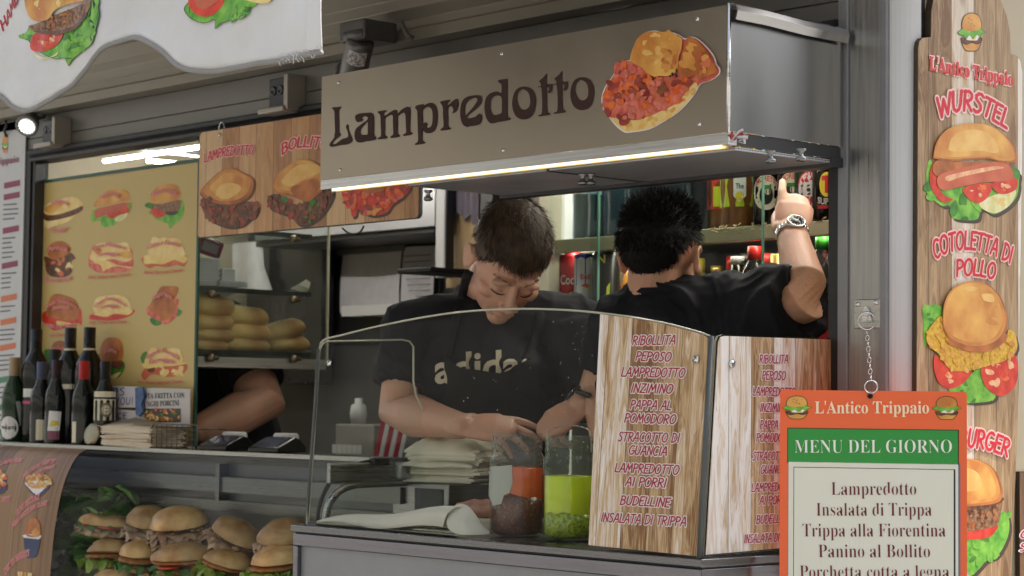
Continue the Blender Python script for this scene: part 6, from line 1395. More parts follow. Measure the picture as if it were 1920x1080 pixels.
bottle('beer', 'brown beer bottle partly hidden behind the black hatch seal', on_shelf(1580,ZS,.575), dgl, gold, None, [(whit, ell_(0,.075,.02,.03)),(inkb, ell_(0,.075,.012,.02))], group='beer bottles on the upper fridge shelf')
GC = 'cans on the lower fridge shelf'
redcan = C_('red_can', (.50,.025,.03), m=.3); blucan = C_('blue_can', (.03,.04,.25), m=.3); blkcan = C_('black_can', (.02,.02,.015), m=.2)
def cola(label, px_, z, Y_): return can(label, on_shelf(px_,z,Y_), .033, .160, redcan, [(whit,[(-.028,.066),(-.010,.058),(.012,.066),(.028,.060),(.028,.057),(.010,.060),(-.010,.052),(-.028,.060)])], [(whit,'Coca',-.024,.020,.082,.022,0)], GC)
cola('tall red cola can, topmost at the left of the lower shelf', 1072, ZS2+.172, .60); cola('tall red cola can under the topmost red one', 1066, ZS2, .60); cola('red cola can under the blue and silver can', 1098, ZS2, .575)
can('blue and silver energy drink can standing on a red can', on_shelf(1101,ZS2+.162,.575), .030, .160, silv, [(blucan,[(-.05,.082),(.05,.094),(.05,.158),(-.05,.158)]),(blucan,[(-.05,.0),(.05,.0),(.05,.02),(-.05,.012)]),(yel,ell_(.012,.082,.008,.008)),(redl,[(-.012,.084),(.0,.092),(.010,.086),(.004,.080)])], [(inkr,'Bull',-.012,.012,.10,.012,0)], GC)
can('black energy drink can with a yellow letter', on_shelf(1138,ZS2+.162,.575), .033, .165, blkcan, [(lime,[(.0,.02),(.008,.02),(.012,.09),(.004,.08)])], [(yel,'N',-.018,.0,.135,.018,0)], GC); can('black can under the one with a yellow letter', on_shelf(1134,ZS2,.575), .033, .158, blkcan, [(silv, rect_(-.05,.125,.05,.135)),(cream, ell_(0,.09,.016,.018)),(inkb, ell_(0,.09,.011,.013))], [], GC)
can('blue cola can with a red and white round emblem', on_shelf(1182,ZS2+.075,.57), .034, .150, blucan, [(whit, ell_(-.006,.098,.017,.019)),(redl,[(-.022,.104),(-.017,.113),(-.006,.117),(.006,.112),(.0,.104),(-.010,.100)]),(bluel,[(-.022,.094),(-.010,.092),(.004,.098),(.010,.096),(.004,.083),(-.006,.079),(-.017,.084)])], [], GC)
b = B(); q = on_shelf(1180,ZS2,.57); b.rbox((q.x-.034,.54,ZS2+.0004),(q.x+.034,.60,ZS2+.0745),.004); tag(b.build('carton_pack', orng), 'small orange carton supporting the blue cola can', 'carton')
bottle('small', 'orange drink bottle with a blue and white label above the blue can', on_shelf(1192,ZS2+.06,.66), C_('orange_drink', (.62,.28,.03), r=.2), bluel, None, [(orng, rect_(-.05,.10,.05,.14)),(whit, ell_(0,.085,.018,.022)),(bluel, ell_(0,.085,.013,.017))], scale=1.35)
GB = 'bottles on the lower fridge shelf'
lo = [('wine',1383,'black bottle with a white cap and cream neck label',dkw,whit,None,[(cream, rect_(-.05,.215,.05,.245))],[],1.0),
 ('pet',1415,'cola bottle with a red cap behind the glass door',glass('clear_pet', (.45,.42,.40), .05, dirt_glint=.03),redcap,None,[(redl, rect_(-.06,.12,.06,.18)),(whit,[(-.01,.22),(.01,.23),(.012,.245),(-.004,.24)])],[],1.0),
 ('pet',1440,'second cola bottle with a dark red cap beside the door edge',kola,redcap,None,[],[],.97),
 ('wine',1458,'bottle with a crumpled gold foil neck',ggl,gold,.20,[],[],1.0),
 ('pet',1543,'lemonade bottle with a bright green cap and green label',glass('clear_pet'),grncap,None,[(grl, rect_(-.068,.11,.068,.19)),(yel, [(-.03,.17),(.0,.19),(.03,.19),(.03,.17)])],[(whit,'Sprite',-.03,.03,.135,.03,0)],1.05),
 ('pet',1566,'lemonade bottle with a darker green cap by the hatch seal',glass('clear_pet'),C_('dark_green_cap',(.02,.13,.05)),None,[(redl, rect_(-.06,.11,.06,.19))],[],1.02),
 ('pet',1512,'yellow lemon drink bottle under the raised elbow',juice,yel,None,[],[],.80),
 ('small',1358,'dark bottle with a small red cap beside the head',kola,redcap,None,[(redl, rect_(-.05,.05,.05,.1))],[],1.30),
 ('pet',1400,'dark cola bottle in the second row of the lower shelf',kola,capblk,None,[],[],.98)]
for kd,px_,lb,gm,cp_,cf_,bd,tx,sc_ in lo: bottle(kd, lb, on_shelf(px_,ZS2,.60 if 'second' not in lb else .68), gm, cp_, cf_, bd, tx, group=GB, scale=sc_)
can('orange can seen beside the cheek of the reaching man', on_shelf(1335,ZS2+.10,.60), .033, .115, C_('salmon_can', (.55,.22,.12)), [], [], None)
b = B(); q = on_shelf(1335,ZS2,.60); b.rbox((q.x-.036,.56,ZS2+.0004),(q.x+.036,.64,ZS2+.0995),.004); tag(b.build('carton_pack', redl), 'red carton under the orange can', 'carton')

for k, (px_, kd, gm, cp_) in enumerate(((1215,'wine',dkw,capblk),(1262,'pet',kola,redcap),(1310,'pet',juice,yel),(1345,'wine',ggl,gold),(1375,'pet',kola,redcap),(1425,'wine',dkw,capblk),(1478,'pet',kola,redcap),(1525,'wine',ggl,grncap),(1556,'pet',kola,redcap))):
    bottle(kd, 'dark bottle in the back row of the lower fridge shelf', on_shelf(px_,ZS2,.80), gm, cp_, group='bottles in the back row of the fridge')
# ------------------------------------------------------------------ bottles and cards on the display ledge
ZB = ZL+.0005
def lpos(px_, Y_): q = P(px_,826,Y=Y_); return V((q.x,Y_,ZB))
GWI = 'wine bottles on the display ledge'
CDs = CD; CD = math.atan2(CC.y, CC.x+2.4)
grp = mat('label_purple', (.22,.06,.10), .5)
def wine(kind, px_, Y_, label, cap, bands, text=(), gm=dkw, cf=None, sc=1.0): return bottle(kind, label, lpos(px_,Y_), gm, cap, cf, bands, text, 'wine bottle', GWI, 'wine_bottle', scale=sc)
wine('wine',64,-.030,'tall dark wine bottle with a small white neck tag at the window frame',capblk,[(whit, rect_(-.035,.118,.012,.140)),(mat('pink_stripe',(.6,.08,.2),.4), rect_(-.035,.100,.012,.108))],cf=.225)
wine('half',24,-.070,'green sparkling wine bottle with beige foil and a round white label',mat('foil_beige',(.42,.30,.16),.4,.4),[(whit, ell_(-.012,.035,.026,.028)),(mat('ribbon_grey',(.4,.4,.4),.4), [(.006,.10),(.018,.10),(.028,.04),(.018,.04)])],[(inkb,'ecco',-.030,.008,.032,.010,0)],gm=ggl,cf=.12,sc=1.06)
wine('half',100,-.015,'black capped wine bottle between two taller ones at the back',capblk,[],cf=.165,sc=1.16)
wine('wine',128,-.035,'tall wine bottle with a cream band below a plain black cap',capblk,[(cream, rect_(-.03,.140,.03,.152))],[],cf=.245); 
wine('wine',164,-.025,'tall wine bottle with a cream band standing behind the red capped one',capblk,[],cf=.245)
wine('half',76,-.075,'small wine bottle with a slate blue cap and cream label',mat('cap_slate',(.07,.08,.14),.4),[(cream, rect_(-.012,.008,.022,.060))],cf=.150)
wine('half',104,-.072,'small bottle with a maroon cap and a white and yellow label',mat('cap_maroon',(.035,.012,.014),.4),[(whit, [(-.022,.030),(-.018,.082),(.014,.080),(.010,.030)]),(yel, [(-.018,.042),(-.010,.058),(.006,.056),(.010,.046)]),(grp, rect_(-.022,.010,.010,.032))],cf=.140,sc=1.02)
wine('half',155,-.072,'small wine bottle with a bright red cap',redcap,[(cream, rect_(-.032,.006,-.018,.058))],cf=.150,sc=1.0)
wine('half',195,-.050,'wine bottle with a big cream label and round flower emblem',capblk,[(cream, rect_(-.033,.062,.033,.115)),(cream, rect_(-.033,.120,.033,.134)),(mat('emblem_brown',(.16,.12,.08),.5), ell_(.004,.088,.016,.018)),(cream, ell_(.004,.088,.011,.0125)),(MAT['emblem_brown'], ell_(.004,.088,.006,.007))],cf=.150,sc=1.0)
for q, wd in ((128,.019),(164,.019)):
    c_ = lpos(q, -.035 if q == 128 else -.025); b = B(); b.lathe([(.0190,.222),(.0160,.238),(.0158,.2445)], c_, 18)
    o = b.build('neck_band', cream, [x for x in COL.objects if x.name.startswith('wine_bottle') and x.parent is None and (x.matrix_world.translation-c_).length < .004][0])
CD = CDs
kf = Flat((0,-.015,0),(1,0,0),(0,0,1))
def card(name, label, pl, m, texts, font='hand'):
    t = thing(name, label, 'card', P(pl[0][0],pl[2][1],Y=-.015)); b = B(); b.prism(kf.pts(pl), 0, .001); child_flat(b, 'sheet', m, t, kf); b = B()
    for tx in texts:
        s, xa, ya, xb, yb, hp = tx
        if font == 'hand': put_text(b, hand_text(s, .06, .05, .25), kf.pts([(xa,ya),(xb,yb)]), kf.hgt(xa,ya,hp), 0, .0016)
        else: typed(kf, b, serif(s), [(xa,ya),(xb,yb)], hp, 0, .0012)
    child_flat(b, 'lettering', mat('pen_violet', (.035,.02,.09), .5) if font == 'hand' else inkb, t, kf); return t
cardm = mat('card_white', (.55,.53,.57), .6); lm = mat('leaflet_white', (.56,.53,.52), .5)
lt = card('leaflet', 'printed leaflet for fried polenta with a food photo behind the napkins', [(256,727),(357,729),(357,800),(256,800)], lm, [('POLENTA FRITTA CON',247,748,347,746,10),('FUNGHI PORCINI',266,763,337,760,10)], 'type')
b = B(); p = Pic(b, kf.L, .0016); p.shape([(272,766),(340,766),(340,792),(272,792)], SHADE, 1, False); p.chips([(274,768),(338,768),(338,790),(274,790)], 50, 5, [BROWN,CRUST,LEAFD,ORANGE,CHEESE,TOAST], 71); child_flat(b, 'food_photo', PRINT, lt, kf)
kf = Flat((0,-.0185,0),(1,0,0),(0,0,1)); card('tip_card', 'handwritten white card asking for tips behind the napkin pile', [(188,723),(259,725),(259,764),(188,764)], cardm, [('TIPS',193,743,234,741,14),('YOU!',217,759,250,758,13)])
kf = Flat((0,-.0165,0),(1,0,0),(0,0,1)); card('note_card', 'second handwritten card below the tips card, its words half hidden', [(190,765),(256,770),(256,812),(190,812)], cardm, [('THANCE',180,787,238,785,11)])
b = B(); cc_ = [(257,727),(271,726),(273,745),(268,758),(272,771),(264,781),(258,776)]; kf = Flat((0,-.021,0),(1,0,0),(0,0,1)); b.prism([kf.L(x,y) for x,y in cc_], 0, .006); o = b.build('ribbon', mat('ribbon_blue', (.03,.07,.20), .4, c2=(.06,.13,.30), sc=60), None, world=False, mw=kf.M); tag(o, 'folded blue ribbon between the tips card and the leaflet', 'ribbon')
nc = P(262,836,Y=-.055); nap2 = mat('napkin_beige', (.66,.56,.42), .8, var=.06, sc=20, bump=.0006, bsc=60)
paper_stack('napkin_stack', 'heap of beige paper napkins on the display ledge behind a wire guard', 'napkins', (nc.x+.01,-.052,ZB), .112, .046, .058, 16, 9, nap2, 0, jit=.006, sag=.010)
b = B(); nn_ = 5
ridge = [[P(182+k*24, 797-abs(k-3.2)*-1+(0 if i == 0 else -14+abs(k-3)*4 if i == 1 else 3), Y=-.092+.045*i) for k in range(8)] for i in range(3)]
b.loft(ridge, 0, False, False); bmesh.ops.solidify(b.bm, geom=b.bm.faces[:], thickness=.001); tag(b.build('loose_napkin', nap2), 'open napkin peaked over the top of the beige napkin heap', 'napkin')
wb = thing('wire_guard', 'small wire grid holding the beige napkins on the ledge', 'wire rack', P(327,838,Y=-.098))
q0, q1 = P(284,841,Y=-.098), P(371,797,Y=-.098); b = B(); wm = mat('wire_dark', (.10,.09,.075), .35, .7)
fr2 = [V((q0.x,-.098,ZB)),V((q0.x,-.098,q1.z-.008)),V((q0.x+.008,-.098,q1.z)),V((q1.x-.008,-.098,q1.z)),V((q1.x,-.098,q1.z-.008)),V((q1.x,-.098,ZB))]
b.tube(fr2, .0018, 0, 8); b.build('frame', wm, wb); b = B()
for k in range(1,9): x = q0.x+(q1.x-q0.x)*k/9; b.tube([V((x,-.098,ZB+.002)),V((x,-.098,q1.z))], .0009, 0, 6)
for k in range(1,5): z = ZB+(q1.z-ZB)*k/5; b.tube([V((q0.x,-.0985,z)),V((q1.x,-.0985,z))], .0009, 0, 6)
b.tube([V((q1.x,-.098,q1.z-.01)),V((q1.x,-.02,q1.z-.01)),V((q1.x,-.02,ZB))], .0014, 0, 6); b.build('grid', wm, wb)
b = B(); q = P(172,838,Y=-.085); M_ = frame((q.x,-.085,ZB+.028), (1,0,0), (0,.25,1)); lump(b, (0,0,0), (.034,.028,.010), 5, .15, 2, 0, M_, 20, 12)
b2 = b; 
for v in b.bm.verts: pass
tag(b.build('snack_packet', mat('packet_pale_green', (.36,.38,.24), .25, c2=(.44,.34,.26), sc=30, bump=.002)), 'pale green plastic packet beside the napkin heap', 'packet')
def terminal(label, px_, pyb):
    c = P(px_,pyb,Y=-.045); c.z = ZB; M_ = frame(c, (.94,.34,0), (-.34,.94,0)); t = thing('card_terminal', label, 'payment terminal', mw=M_, group='card terminals on the ledge')
    b = B(); pr = [(-.058,0),(.058,0),(.058,.012),(.030,.030),(.012,.034),(-.048,.014),(-.058,.010)]
    Mx = Matrix(((0,0,1,0),(1,0,0,0),(0,1,0,0),(0,0,0,1)))
    b.prism(pr, -.040, .040, 0, Mx); b.build('body', mat('terminal_black', (.010,.010,.011), .18), t, world=False, bevel=.003)
    b = B(); b.prism([(-.046,.0150),(.008,.0335),(.008,.0345),(-.046,.0160)], -.030, .030, 0, Mx); b.build('screen', mat('terminal_screen', (.05,.045,.09), .08), t, world=False)
    b = B(); b.lathe([(.011,-.028),(.011,.028)], (0,.034,.032), 18, axis=(1,0,0)); b.build('paper_roll', mat('till_roll', (.6,.58,.54), .6), t, world=False)
terminal('black card terminal with a paper roll, next to the wire guard', 424,838); terminal('black card terminal with a paper roll, next to the steel vitrine', 520,843)
# ------------------------------------------------------------------ people
from mathutils.bvhtree import BVHTree
UP = V((0,0,1))
def organic(b, name, m, parent, vox=.0045, smooth=4, fac=.5, folds=0, pull=None):
    """joins overlapping forms into one continuous skin"""
    me = bpy.data.meshes.new('tmp'); bmesh.ops.recalc_face_normals(b.bm, faces=b.bm.faces[:]); b.bm.to_mesh(me); b.bm.free()
    o = bpy.data.objects.new('tmp', me); COL.objects.link(o)
    r = o.modifiers.new('r', 'REMESH'); r.mode = 'VOXEL'; r.voxel_size = vox; r.use_smooth_shade = True
    if smooth:
        sm = o.modifiers.new('s', 'SMOOTH'); sm.iterations = smooth; sm.factor = fac
    dg = bpy.context.evaluated_depsgraph_get(); dg.update()
    m2 = bpy.data.meshes.new_from_object(o.evaluated_get(dg)); bpy.data.objects.remove(o); bpy.data.meshes.remove(me)
    if folds:
        nr = [v.normal.copy() for v in m2.vertices]
        for v, n_ in zip(m2.vertices, nr):
            c = v.co; wv = noise.noise(c*5.0+V((3,1,7)))*1.2
            q = V((c.dot(CAMR)*9+wv, c.z*6+c.dot(CAMR)*4+wv*1.5, c.dot(CAMF)*6)); r_ = 1-abs(noise.noise(q)); r2_n = 1-abs(noise.noise(q*2.3+V((9,2,4))))
            v.co = c+n_*folds*((r_**3-.45)*1.1+(r2_n**4-.4)*.45)
        m2.update()
    m2.name = name; m2.materials.clear(); m2.materials.append(m); n = len(m2.polygons)
    bv = BVHTree.FromPolygons([v.co.copy() for v in m2.vertices], [tuple(p_.vertices) for p_ in m2.polygons])
    m2.polygons.foreach_set('material_index', [0]*n); m2.polygons.foreach_set('use_smooth', [True]*n)
    m2.transform(MW[parent.name].inverted())
    ob = bpy.data.objects.new(name, m2); COL.objects.link(ob); ob.parent = parent; MW[ob.name] = MW[parent.name]
    return ob, bv
def hframe(c, fwd, pitch=0, roll=0):
    """head frame: x to the person's right, y forward, z up"""
    f = V(fwd).normalized(); r = f.cross(UP).normalized()
    M = Matrix(((r.x,f.x,0,c.x),(r.y,f.y,0,c.y),(r.z,f.z,1,c.z),(0,0,0,1)))
    return M@Matrix.Rotation(-pitch,4,'X')@Matrix.Rotation(roll,4,'Y')
def head_forms(b, H):
    R3 = H.to_3x3().to_4x4(); e = lambda c, r, q=None, sg=20, rg=14: b.ell(H@V(c), r, 0, R3@q if q else R3, sg, rg)
    e((0,-.012,.030),(.0745,.094,.088),None,32,24); e((0,.028,-.030),(.063,.066,.088),None,28,20); e((0,.066,-.098),(.024,.020,.018)); e((0,.030,-.085),(.040,.045,.028))
    for s in (-1,1):
        e((s*.045,.012,-.055),(.022,.042,.040)); e((s*.041,.056,-.026),(.024,.026,.020)); e((s*.027,.083,.017),(.026,.012,.008),Matrix.Rotation(s*.18,4,'Y')); e((s*.030,.076,-.004),(.0155,.013,.0115))
        e((s*.0125,.101,-.040),(.0085,.010,.007))
        q = Matrix.Rotation(s*.35,4,'Z')@Matrix.Rotation(-.15,4,'X')
        e((s*.079,-.004,-.008),(.006,.019,.031),q); b.tube([H@V((s*.083,.008,.012)),H@V((s*.087,-.006,.022)),H@V((s*.088,-.020,.012)),H@V((s*.087,-.020,-.008)),H@V((s*.083,-.012,-.026)),H@V((s*.080,.0,-.036))],.0042,0,8,ends=True)
    b.tube([H@V((0,.087,.008)),H@V((0,.098,-.014)),H@V((0,.110,-.034)),H@V((0,.104,-.043))],[.0085,.0095,.0125,.010],0,12,ends=True)
    e((0,.090,-.067),(.024,.009,.0055)); e((0,.087,-.077),(.020,.010,.006))
HT = [(0,.40),(35,.42),(52,.30),(68,.02),(78,-.10),(90,.10),(108,-.05),(122,-.42),(150,-.66),(181,-.70)]
def zmin(d, tbl=HT):
    a = abs(math.degrees(math.atan2(d.x, d.y)))
    for (a0,z0),(a1,z1) in zip(tbl, tbl[1:]):
        if a0 <= a <= a1: return z0+(z1-z0)*(a-a0)/(a1-a0)
    return tbl[-1][1]
def hair(H, parent, m, n, ln, style, seed, wd=.0011, cap=1.05, tbl=HT, lift=1.0):
    rr = random.Random(seed); b = B(); c0 = V((0,-.012,.030)); rad = V((.0745,.094,.088))
    R3 = H.to_3x3()
    # close-lying cap
    N1, N2 = 44, 30; g = {}
    for i in range(N2+1):
        t = math.pi*i/N2
        for k in range(N1):
            a = 2*math.pi*k/N1; d = V((math.sin(t)*math.sin(a), math.sin(t)*math.cos(a), math.cos(t)))
            k_ = cap*(1+.02*noise.noise(d*5+V((seed,0,0)))); g[i,k] = (d, b.bm.verts.new(H@(c0+V((d.x*rad.x*k_, d.y*rad.y*k_, d.z*rad.z*k_)))))
    for i in range(N2):
        for k in range(N1):
            q = [g[i,k],g[i,(k+1)%N1],g[i+1,(k+1)%N1],g[i+1,k]]
            if all(x[0].z > zmin(x[0],tbl)-.02 for x in q):
                vs = list(dict.fromkeys(x[1] for x in q))
                try:
                    f = b.bm.faces.new(vs); f.smooth = True
                except ValueError: pass
    for v in [v for v in b.bm.verts if not v.link_faces]: b.bm.verts.remove(v)
    k = 0
    while k < n:
        d = V((rr.gauss(0,1),rr.gauss(0,1),rr.gauss(0,1))).normalized()
        if d.z < zmin(d,tbl)+rr.gauss(0,.03): continue
        k += 1
        p0 = c0+V((d.x*rad.x,d.y*rad.y,d.z*rad.z))*1.0
        nn = V((d.x/rad.x,d.y/rad.y,d.z/rad.z)).normalized()
        dirn, L = style(d, nn, rr); L *= ln
        side = nn.cross(dirn); side = side.normalized() if side.length > 1e-5 else V((1,0,0)); side = (side+V((rr.gauss(0,.5),rr.gauss(0,.5),rr.gauss(0,.5)))).normalized()
        pts = []; q = p0.copy(); dd = (nn*lift+dirn*.5).normalized()
        for j in range(4):
            pts.append(q.copy()); q = q+dd*L/3; dd = (dd+dirn*.55+V((rr.gauss(0,.12),rr.gauss(0,.12),rr.gauss(0,.12)))).normalized()
        ws = (wd,wd*.95,wd*.7,wd*.12); pr = None
        for j in range(4):
            cur = (b.bm.verts.new(H@(pts[j]-side*ws[j])), b.bm.verts.new(H@(pts[j]+side*ws[j])))
            if pr: b.bm.faces.new((pr[0],pr[1],cur[1],cur[0]))
            pr = cur
    return b.build('hair', m, parent, normals=False)
def hand_forms(b, W, s, curls, spread=.06, thumb=(.9,.5,.25), rad=1.0, flat=1.0):
    """W: wrist frame, y to the fingers, z out of the back of the hand, x*s to the thumb"""
    Wm = lambda x,y,z: W@V((x*s,y,z))
    b.tube([Wm(0,-.012,0),Wm(0,.015,0),Wm(0,.045,0),Wm(.001,.078,-.002),Wm(.001,.088,-.003)],[.027,.031,.038,.040,.034],0,18,flat=(1,.42),up=W.to_3x3()@V((s,0,0)),ends=True)
    ln = ((.040,.026,.022),(.044,.029,.024),(.040,.027,.023),(.032,.021,.020)); xs = (.029,.010,-.010,-.028); ys = (.084,.088,.084,.076)
    for k in range(4):
        a = 0; p = V((xs[k],ys[k]-.006,-.002)); pts = [p.copy()]; sp_ = spread*(1.5-k)
        for j in range(3):
            a += curls[k][j]; p = p+V((math.sin(sp_)*math.cos(a), math.cos(a)*math.cos(sp_), -math.sin(a)))*ln[k][j]; pts.append(p.copy())
        r0 = (.0092,.0094,.0090,.0078)[k]*rad
        b.tube([Wm(*q) for q in pts],[r0*1.08,r0,r0*.9,r0*.8],0,12,ends=True)
        b.ell(Wm(xs[k],ys[k]-.006,.003),(r0*1.05,)*3,0,None,10,8)
    d = V((thumb[0],thumb[1],-thumb[2])).normalized(); p = V((.026,.018,-.006)); d2 = (d*.6+V((0,.9,-.25))).normalized()
    q1 = p+d*.036; q2 = q1+d2*.030; q3 = q2+(d2+V((-.25,.25,-.1))).normalized()*.024
    b.tube([Wm(*(p-d*.012)),Wm(*p),Wm(*q1),Wm(*q2),Wm(*q3)],[.014,.0165,.0118,.0105,.0088],0,12,ends=True)
def wframe(c, y, z):
    y = V(y).normalized(); z = V(z); z = (z-y*z.dot(y)).normalized(); x = y.cross(z)
    return Matrix(((x.x,y.x,z.x,c.x),(x.y,y.y,z.y,c.y),(x.z,y.z,z.z,c.z),(0,0,0,1)))
def skin(name, c):
    m = mat(name, c, .42, c2=(c[0]*1.12,c[1]*.98,c[2]*.95), sc=22, detail=6, bump=.0006, bsc=220, sss=.12, spec=.4); return m
skin1 = skin('skin_fair', (.62,.37,.265)); skin2 = skin('skin_tan', (.62,.37,.26)); skin3 = skin('skin_arm', (.55,.33,.23))
cloth = mat('shirt_black', (.020,.020,.024), .8, var=.3, sc=9, bump=.006, bsc=9, spec=.25); cloth2 = mat('shirt_navy', (.012,.013,.019), .8, var=.3, sc=9, bump=.006, bsc=10, spec=.25)
trous = mat('trousers_dark', (.02,.022,.03), .8, bump=.004, bsc=14)
FLOORZ = .28
def legs(parent, c, right, fwd):
    b = B()
    for s in (-1,1):
        h = c+right*(s*.09); b.tube([h, h+V((0,0,-.25)), V((h.x,h.y,FLOORZ+.45))+fwd*.02, V((h.x,h.y,FLOORZ+.20)), V((h.x,h.y,FLOORZ+.07))],[.095,.088,.066,.060,.055],0,14)
    b.tube([c+V((0,0,.10)),c,c+V((0,0,-.08))],[.16,.17,.15],0,20,flat=(1,.66),up=right)
    b.build('trousers', trous, parent)
    for s in (-1,1):
        h = c+right*(s*.09); b = B(); q = wframe(V((h.x,h.y,FLOORZ+.035)), fwd, UP); b.ell(q@V((0,.06,0)),(.048,.14,.045),0,q.to_3x3().to_4x4(),18,10); b.build('shoe', blk, parent)

# ---- the man bending over his work
m1c = PD(925,760,4.52); m1 = thing('person', 'man in a black T-shirt and apron bending his head over the counter', 'person', (m1c.x,m1c.y,FLOORZ))
f1 = (-CAMF+CAMR*.22).normalized(); r1 = f1.cross(UP).normalized()     # his right is image left
H1 = hframe(PD(953,486,4.40), f1, math.radians(50), math.radians(-8))@Matrix.Scale(1.04,4)
b = B(); head_forms(b, H1)
nb = PD(924,556,4.56)
b.tube([H1@V((0,-.025,-.045)), (H1@V((0,-.040,-.085))).lerp(nb,.35), nb+V((0,0,-.01)), nb+V((0,0,-.08))],[.056,.058,.066,.09],0,20)
sR, sL = PD(778,618,4.53), PD(1074,608,4.50)
b.tube([sR, nb+V((0,0,-.06)), sL],[.05,.075,.05],0,14)
b.tube([nb+V((0,0,-.03)), PD(925,700,4.52), PD(925,860,4.56), PD(925,960,4.60)],[.10,.15,.145,.14],0,22,flat=(1,.62),up=r1)
eR, wR = PD(747,772,4.47), PD(866,799,4.28)
b.tube([sR, sR.lerp(eR,.5), eR, eR.lerp(wR,.28), eR.lerp(wR,.7), wR],[.056,.052,.044,.047,.034,.0275],0,18,ends=True)
hand_forms(b, wframe(wR, CAMR*.96-UP*.02-CAMF*.18, UP*.75-CAMF*.7)@Matrix.Scale(.93,4), -1, ((.20,.25,.2),(.28,.3,.2),(.40,.4,.3),(.55,.5,.3)), .10, (.45,.6,.7), .9)
eL, wL = PD(1128,765,4.46), PD(1094,758,4.28)
b.tube([sL, sL.lerp(eL,.5), eL, eL.lerp(wL,.4), wL],[.056,.052,.045,.042,.029],0,18,ends=True)
hand_forms(b, wframe(wL, -CAMR*.80-UP*.52-CAMF*.15, -CAMF*.62+UP*.55-CAMR*.3)@Matrix.Scale(.92,4), 1, ((.9,.9,.5),(1.0,.9,.5),(1.05,.95,.5),(1.1,.95,.5)), .10, (.35,.7,.6), .9)
body1, bv1 = organic(b, 'body', skin1, m1, .0031, 5)
b = B()
nk = nb+V((0,0,.028))
b.tube([sR+r1*.012, sR.lerp(nb,.5)+V((0,0,-.030)), nb+V((0,0,-.062)), sL.lerp(nb,.5)+V((0,0,-.030)), sL-r1*.012],[.066,.074,.086,.074,.066],0,18,ends=True)
b.tube([nb+V((0,0,-.075)), PD(926,690,4.51), PD(926,780,4.53), PD(926,880,4.57), PD(926,985,4.60)],[.135,.175,.168,.165,.165],0,28,flat=(1,.62),up=r1)
b.tube([sR, sR.lerp(eR,.45), sR.lerp(eR,.70)],[.072,.070,.068],0,18); b.tube([sL, sL.lerp(eL,.45), sL.lerp(eL,.74)],[.072,.070,.067],0,18)
torus(b, nb+f1*.004+V((0,0,-.008)), .078, .016, UP*.9+f1*.42)
shirt1, bs1 = organic(b, 'shirt', cloth, m1, .005, 6, folds=.008)
b = B(); b_c = nb+V((0,0,-.004)); torus(b, b_c+f1*.004, .073, .0085, UP*.9+f1*.42, sx=1.05); b.build('collar', cloth, m1)
hair1m = mat('hair_brown', (.040,.024,.014), .55, c2=(.085,.053,.032), sc=45, spec=.3)
HT1 = [(0,.26),(30,.28),(48,.16),(64,-.10),(78,-.20),(90,.06),(108,-.05),(122,-.42),(150,-.66),(181,-.70)]
def st1(d, nn, rr):
    g = V((0,1,-.25)) if d.z > .25 else V((0,-.15,-1))
    g = g-nn*g.dot(nn); g = (g.normalized() if g.length > .1 else V((0,1,0)))+V((rr.gauss(0,.22),rr.gauss(0,.2),rr.gauss(0,.06)))
    return g, rr.uniform(.6,1.15)*(1 if d.z > .3 else .55)
hair(H1, m1, hair1m, 9500, .030, st1, 3, .0007, 1.075, HT1, .16)
b = B()
for s in (-1,1):
    rr = random.Random(s+5)
    for k in range(90):
        u = rr.random(); x = s*(.013+.034*u); z = .0205+.006*math.sin(u*2.2)-.003*u; p0 = V((x+rr.gauss(0,.001),.0935-.016*u*u*1.6+rr.gauss(0,.0008),z+rr.gauss(0,.0016))); d = V((s*.005,-.0012,.0006-.003*u))
        w_ = V((0,.0002,.0006)); vs = [b.bm.verts.new(H1@q) for q in (p0-w_,p0+w_,p0+d)]; b.bm.faces.new(vs)
    b.tube([H1@V((s*(.017+.028*u),.0895-.012*u*u+.0012,-.0105-.004*math.sin(u*3.14))) for u in (0,.25,.5,.75,1)],[.0006,.0012,.0014,.0012,.0006],0,6)
b.build('eyebrows', hair1m, m1, normals=False)
def on_cloth(px, py, bv, off):
    d = PD(px,py,1)-CC; d.normalize(); h = bv.ray_cast(CC, d)
    return (h[0] if h[0] is not None else PD(px,py,4.4))-d*off
def proj_text(b, s, x0, y0, x1, y1, hp, mi, bv, off, **k):
    st, wd = type_text(s, **k)
    for vs, fs in st:
        bvs = []
        for v in vs:
            u = v[0]/wd; bvs.append(b.bm.verts.new(on_cloth(x0+(x1-x0)*u+(y1-y0)*0, y0+(y1-y0)*u-v[1]/.7*hp, bv, off)))
        for f in fs:
            try: b.bm.faces.new([bvs[i] for i in f]).material_index = mi
            except ValueError: pass
def cloth_patch(b, poly, bv, off, step=10, mi=0):
    xs = [p_[0] for p_ in poly]; ys = [p_[1] for p_ in poly]; g = {}
    sm = catmull(poly, 5)
    bm2 = bmesh.new(); f = bm2.faces.new([bm2.verts.new((p_.x,p_.y,0)) for p_ in sm]); f.normal_update(); bmesh.ops.triangulate(bm2, faces=[f])
    for _ in range(4):
        es = [e for e in bm2.edges if e.calc_length() > step]
        if es: bmesh.ops.subdivide_edges(bm2, edges=es, cuts=1); bmesh.ops.triangulate(bm2, faces=bm2.faces[:])
    mp = {v: b.bm.verts.new(on_cloth(v.co.x, v.co.y, bv, off)) for v in bm2.verts}
    for f in bm2.faces:
        q = b.bm.faces.new([mp[v] for v in f.verts]); q.smooth = True; q.material_index = mi
    bm2.free()
b = B(); proj_text(b, 'adidas', 815, 718, 1004, 708, 55, 0, bs1, .009, offset=.024); b.build('shirt_lettering', mat('shirt_print_cream', (.62,.55,.42), .6), m1, normals=False)
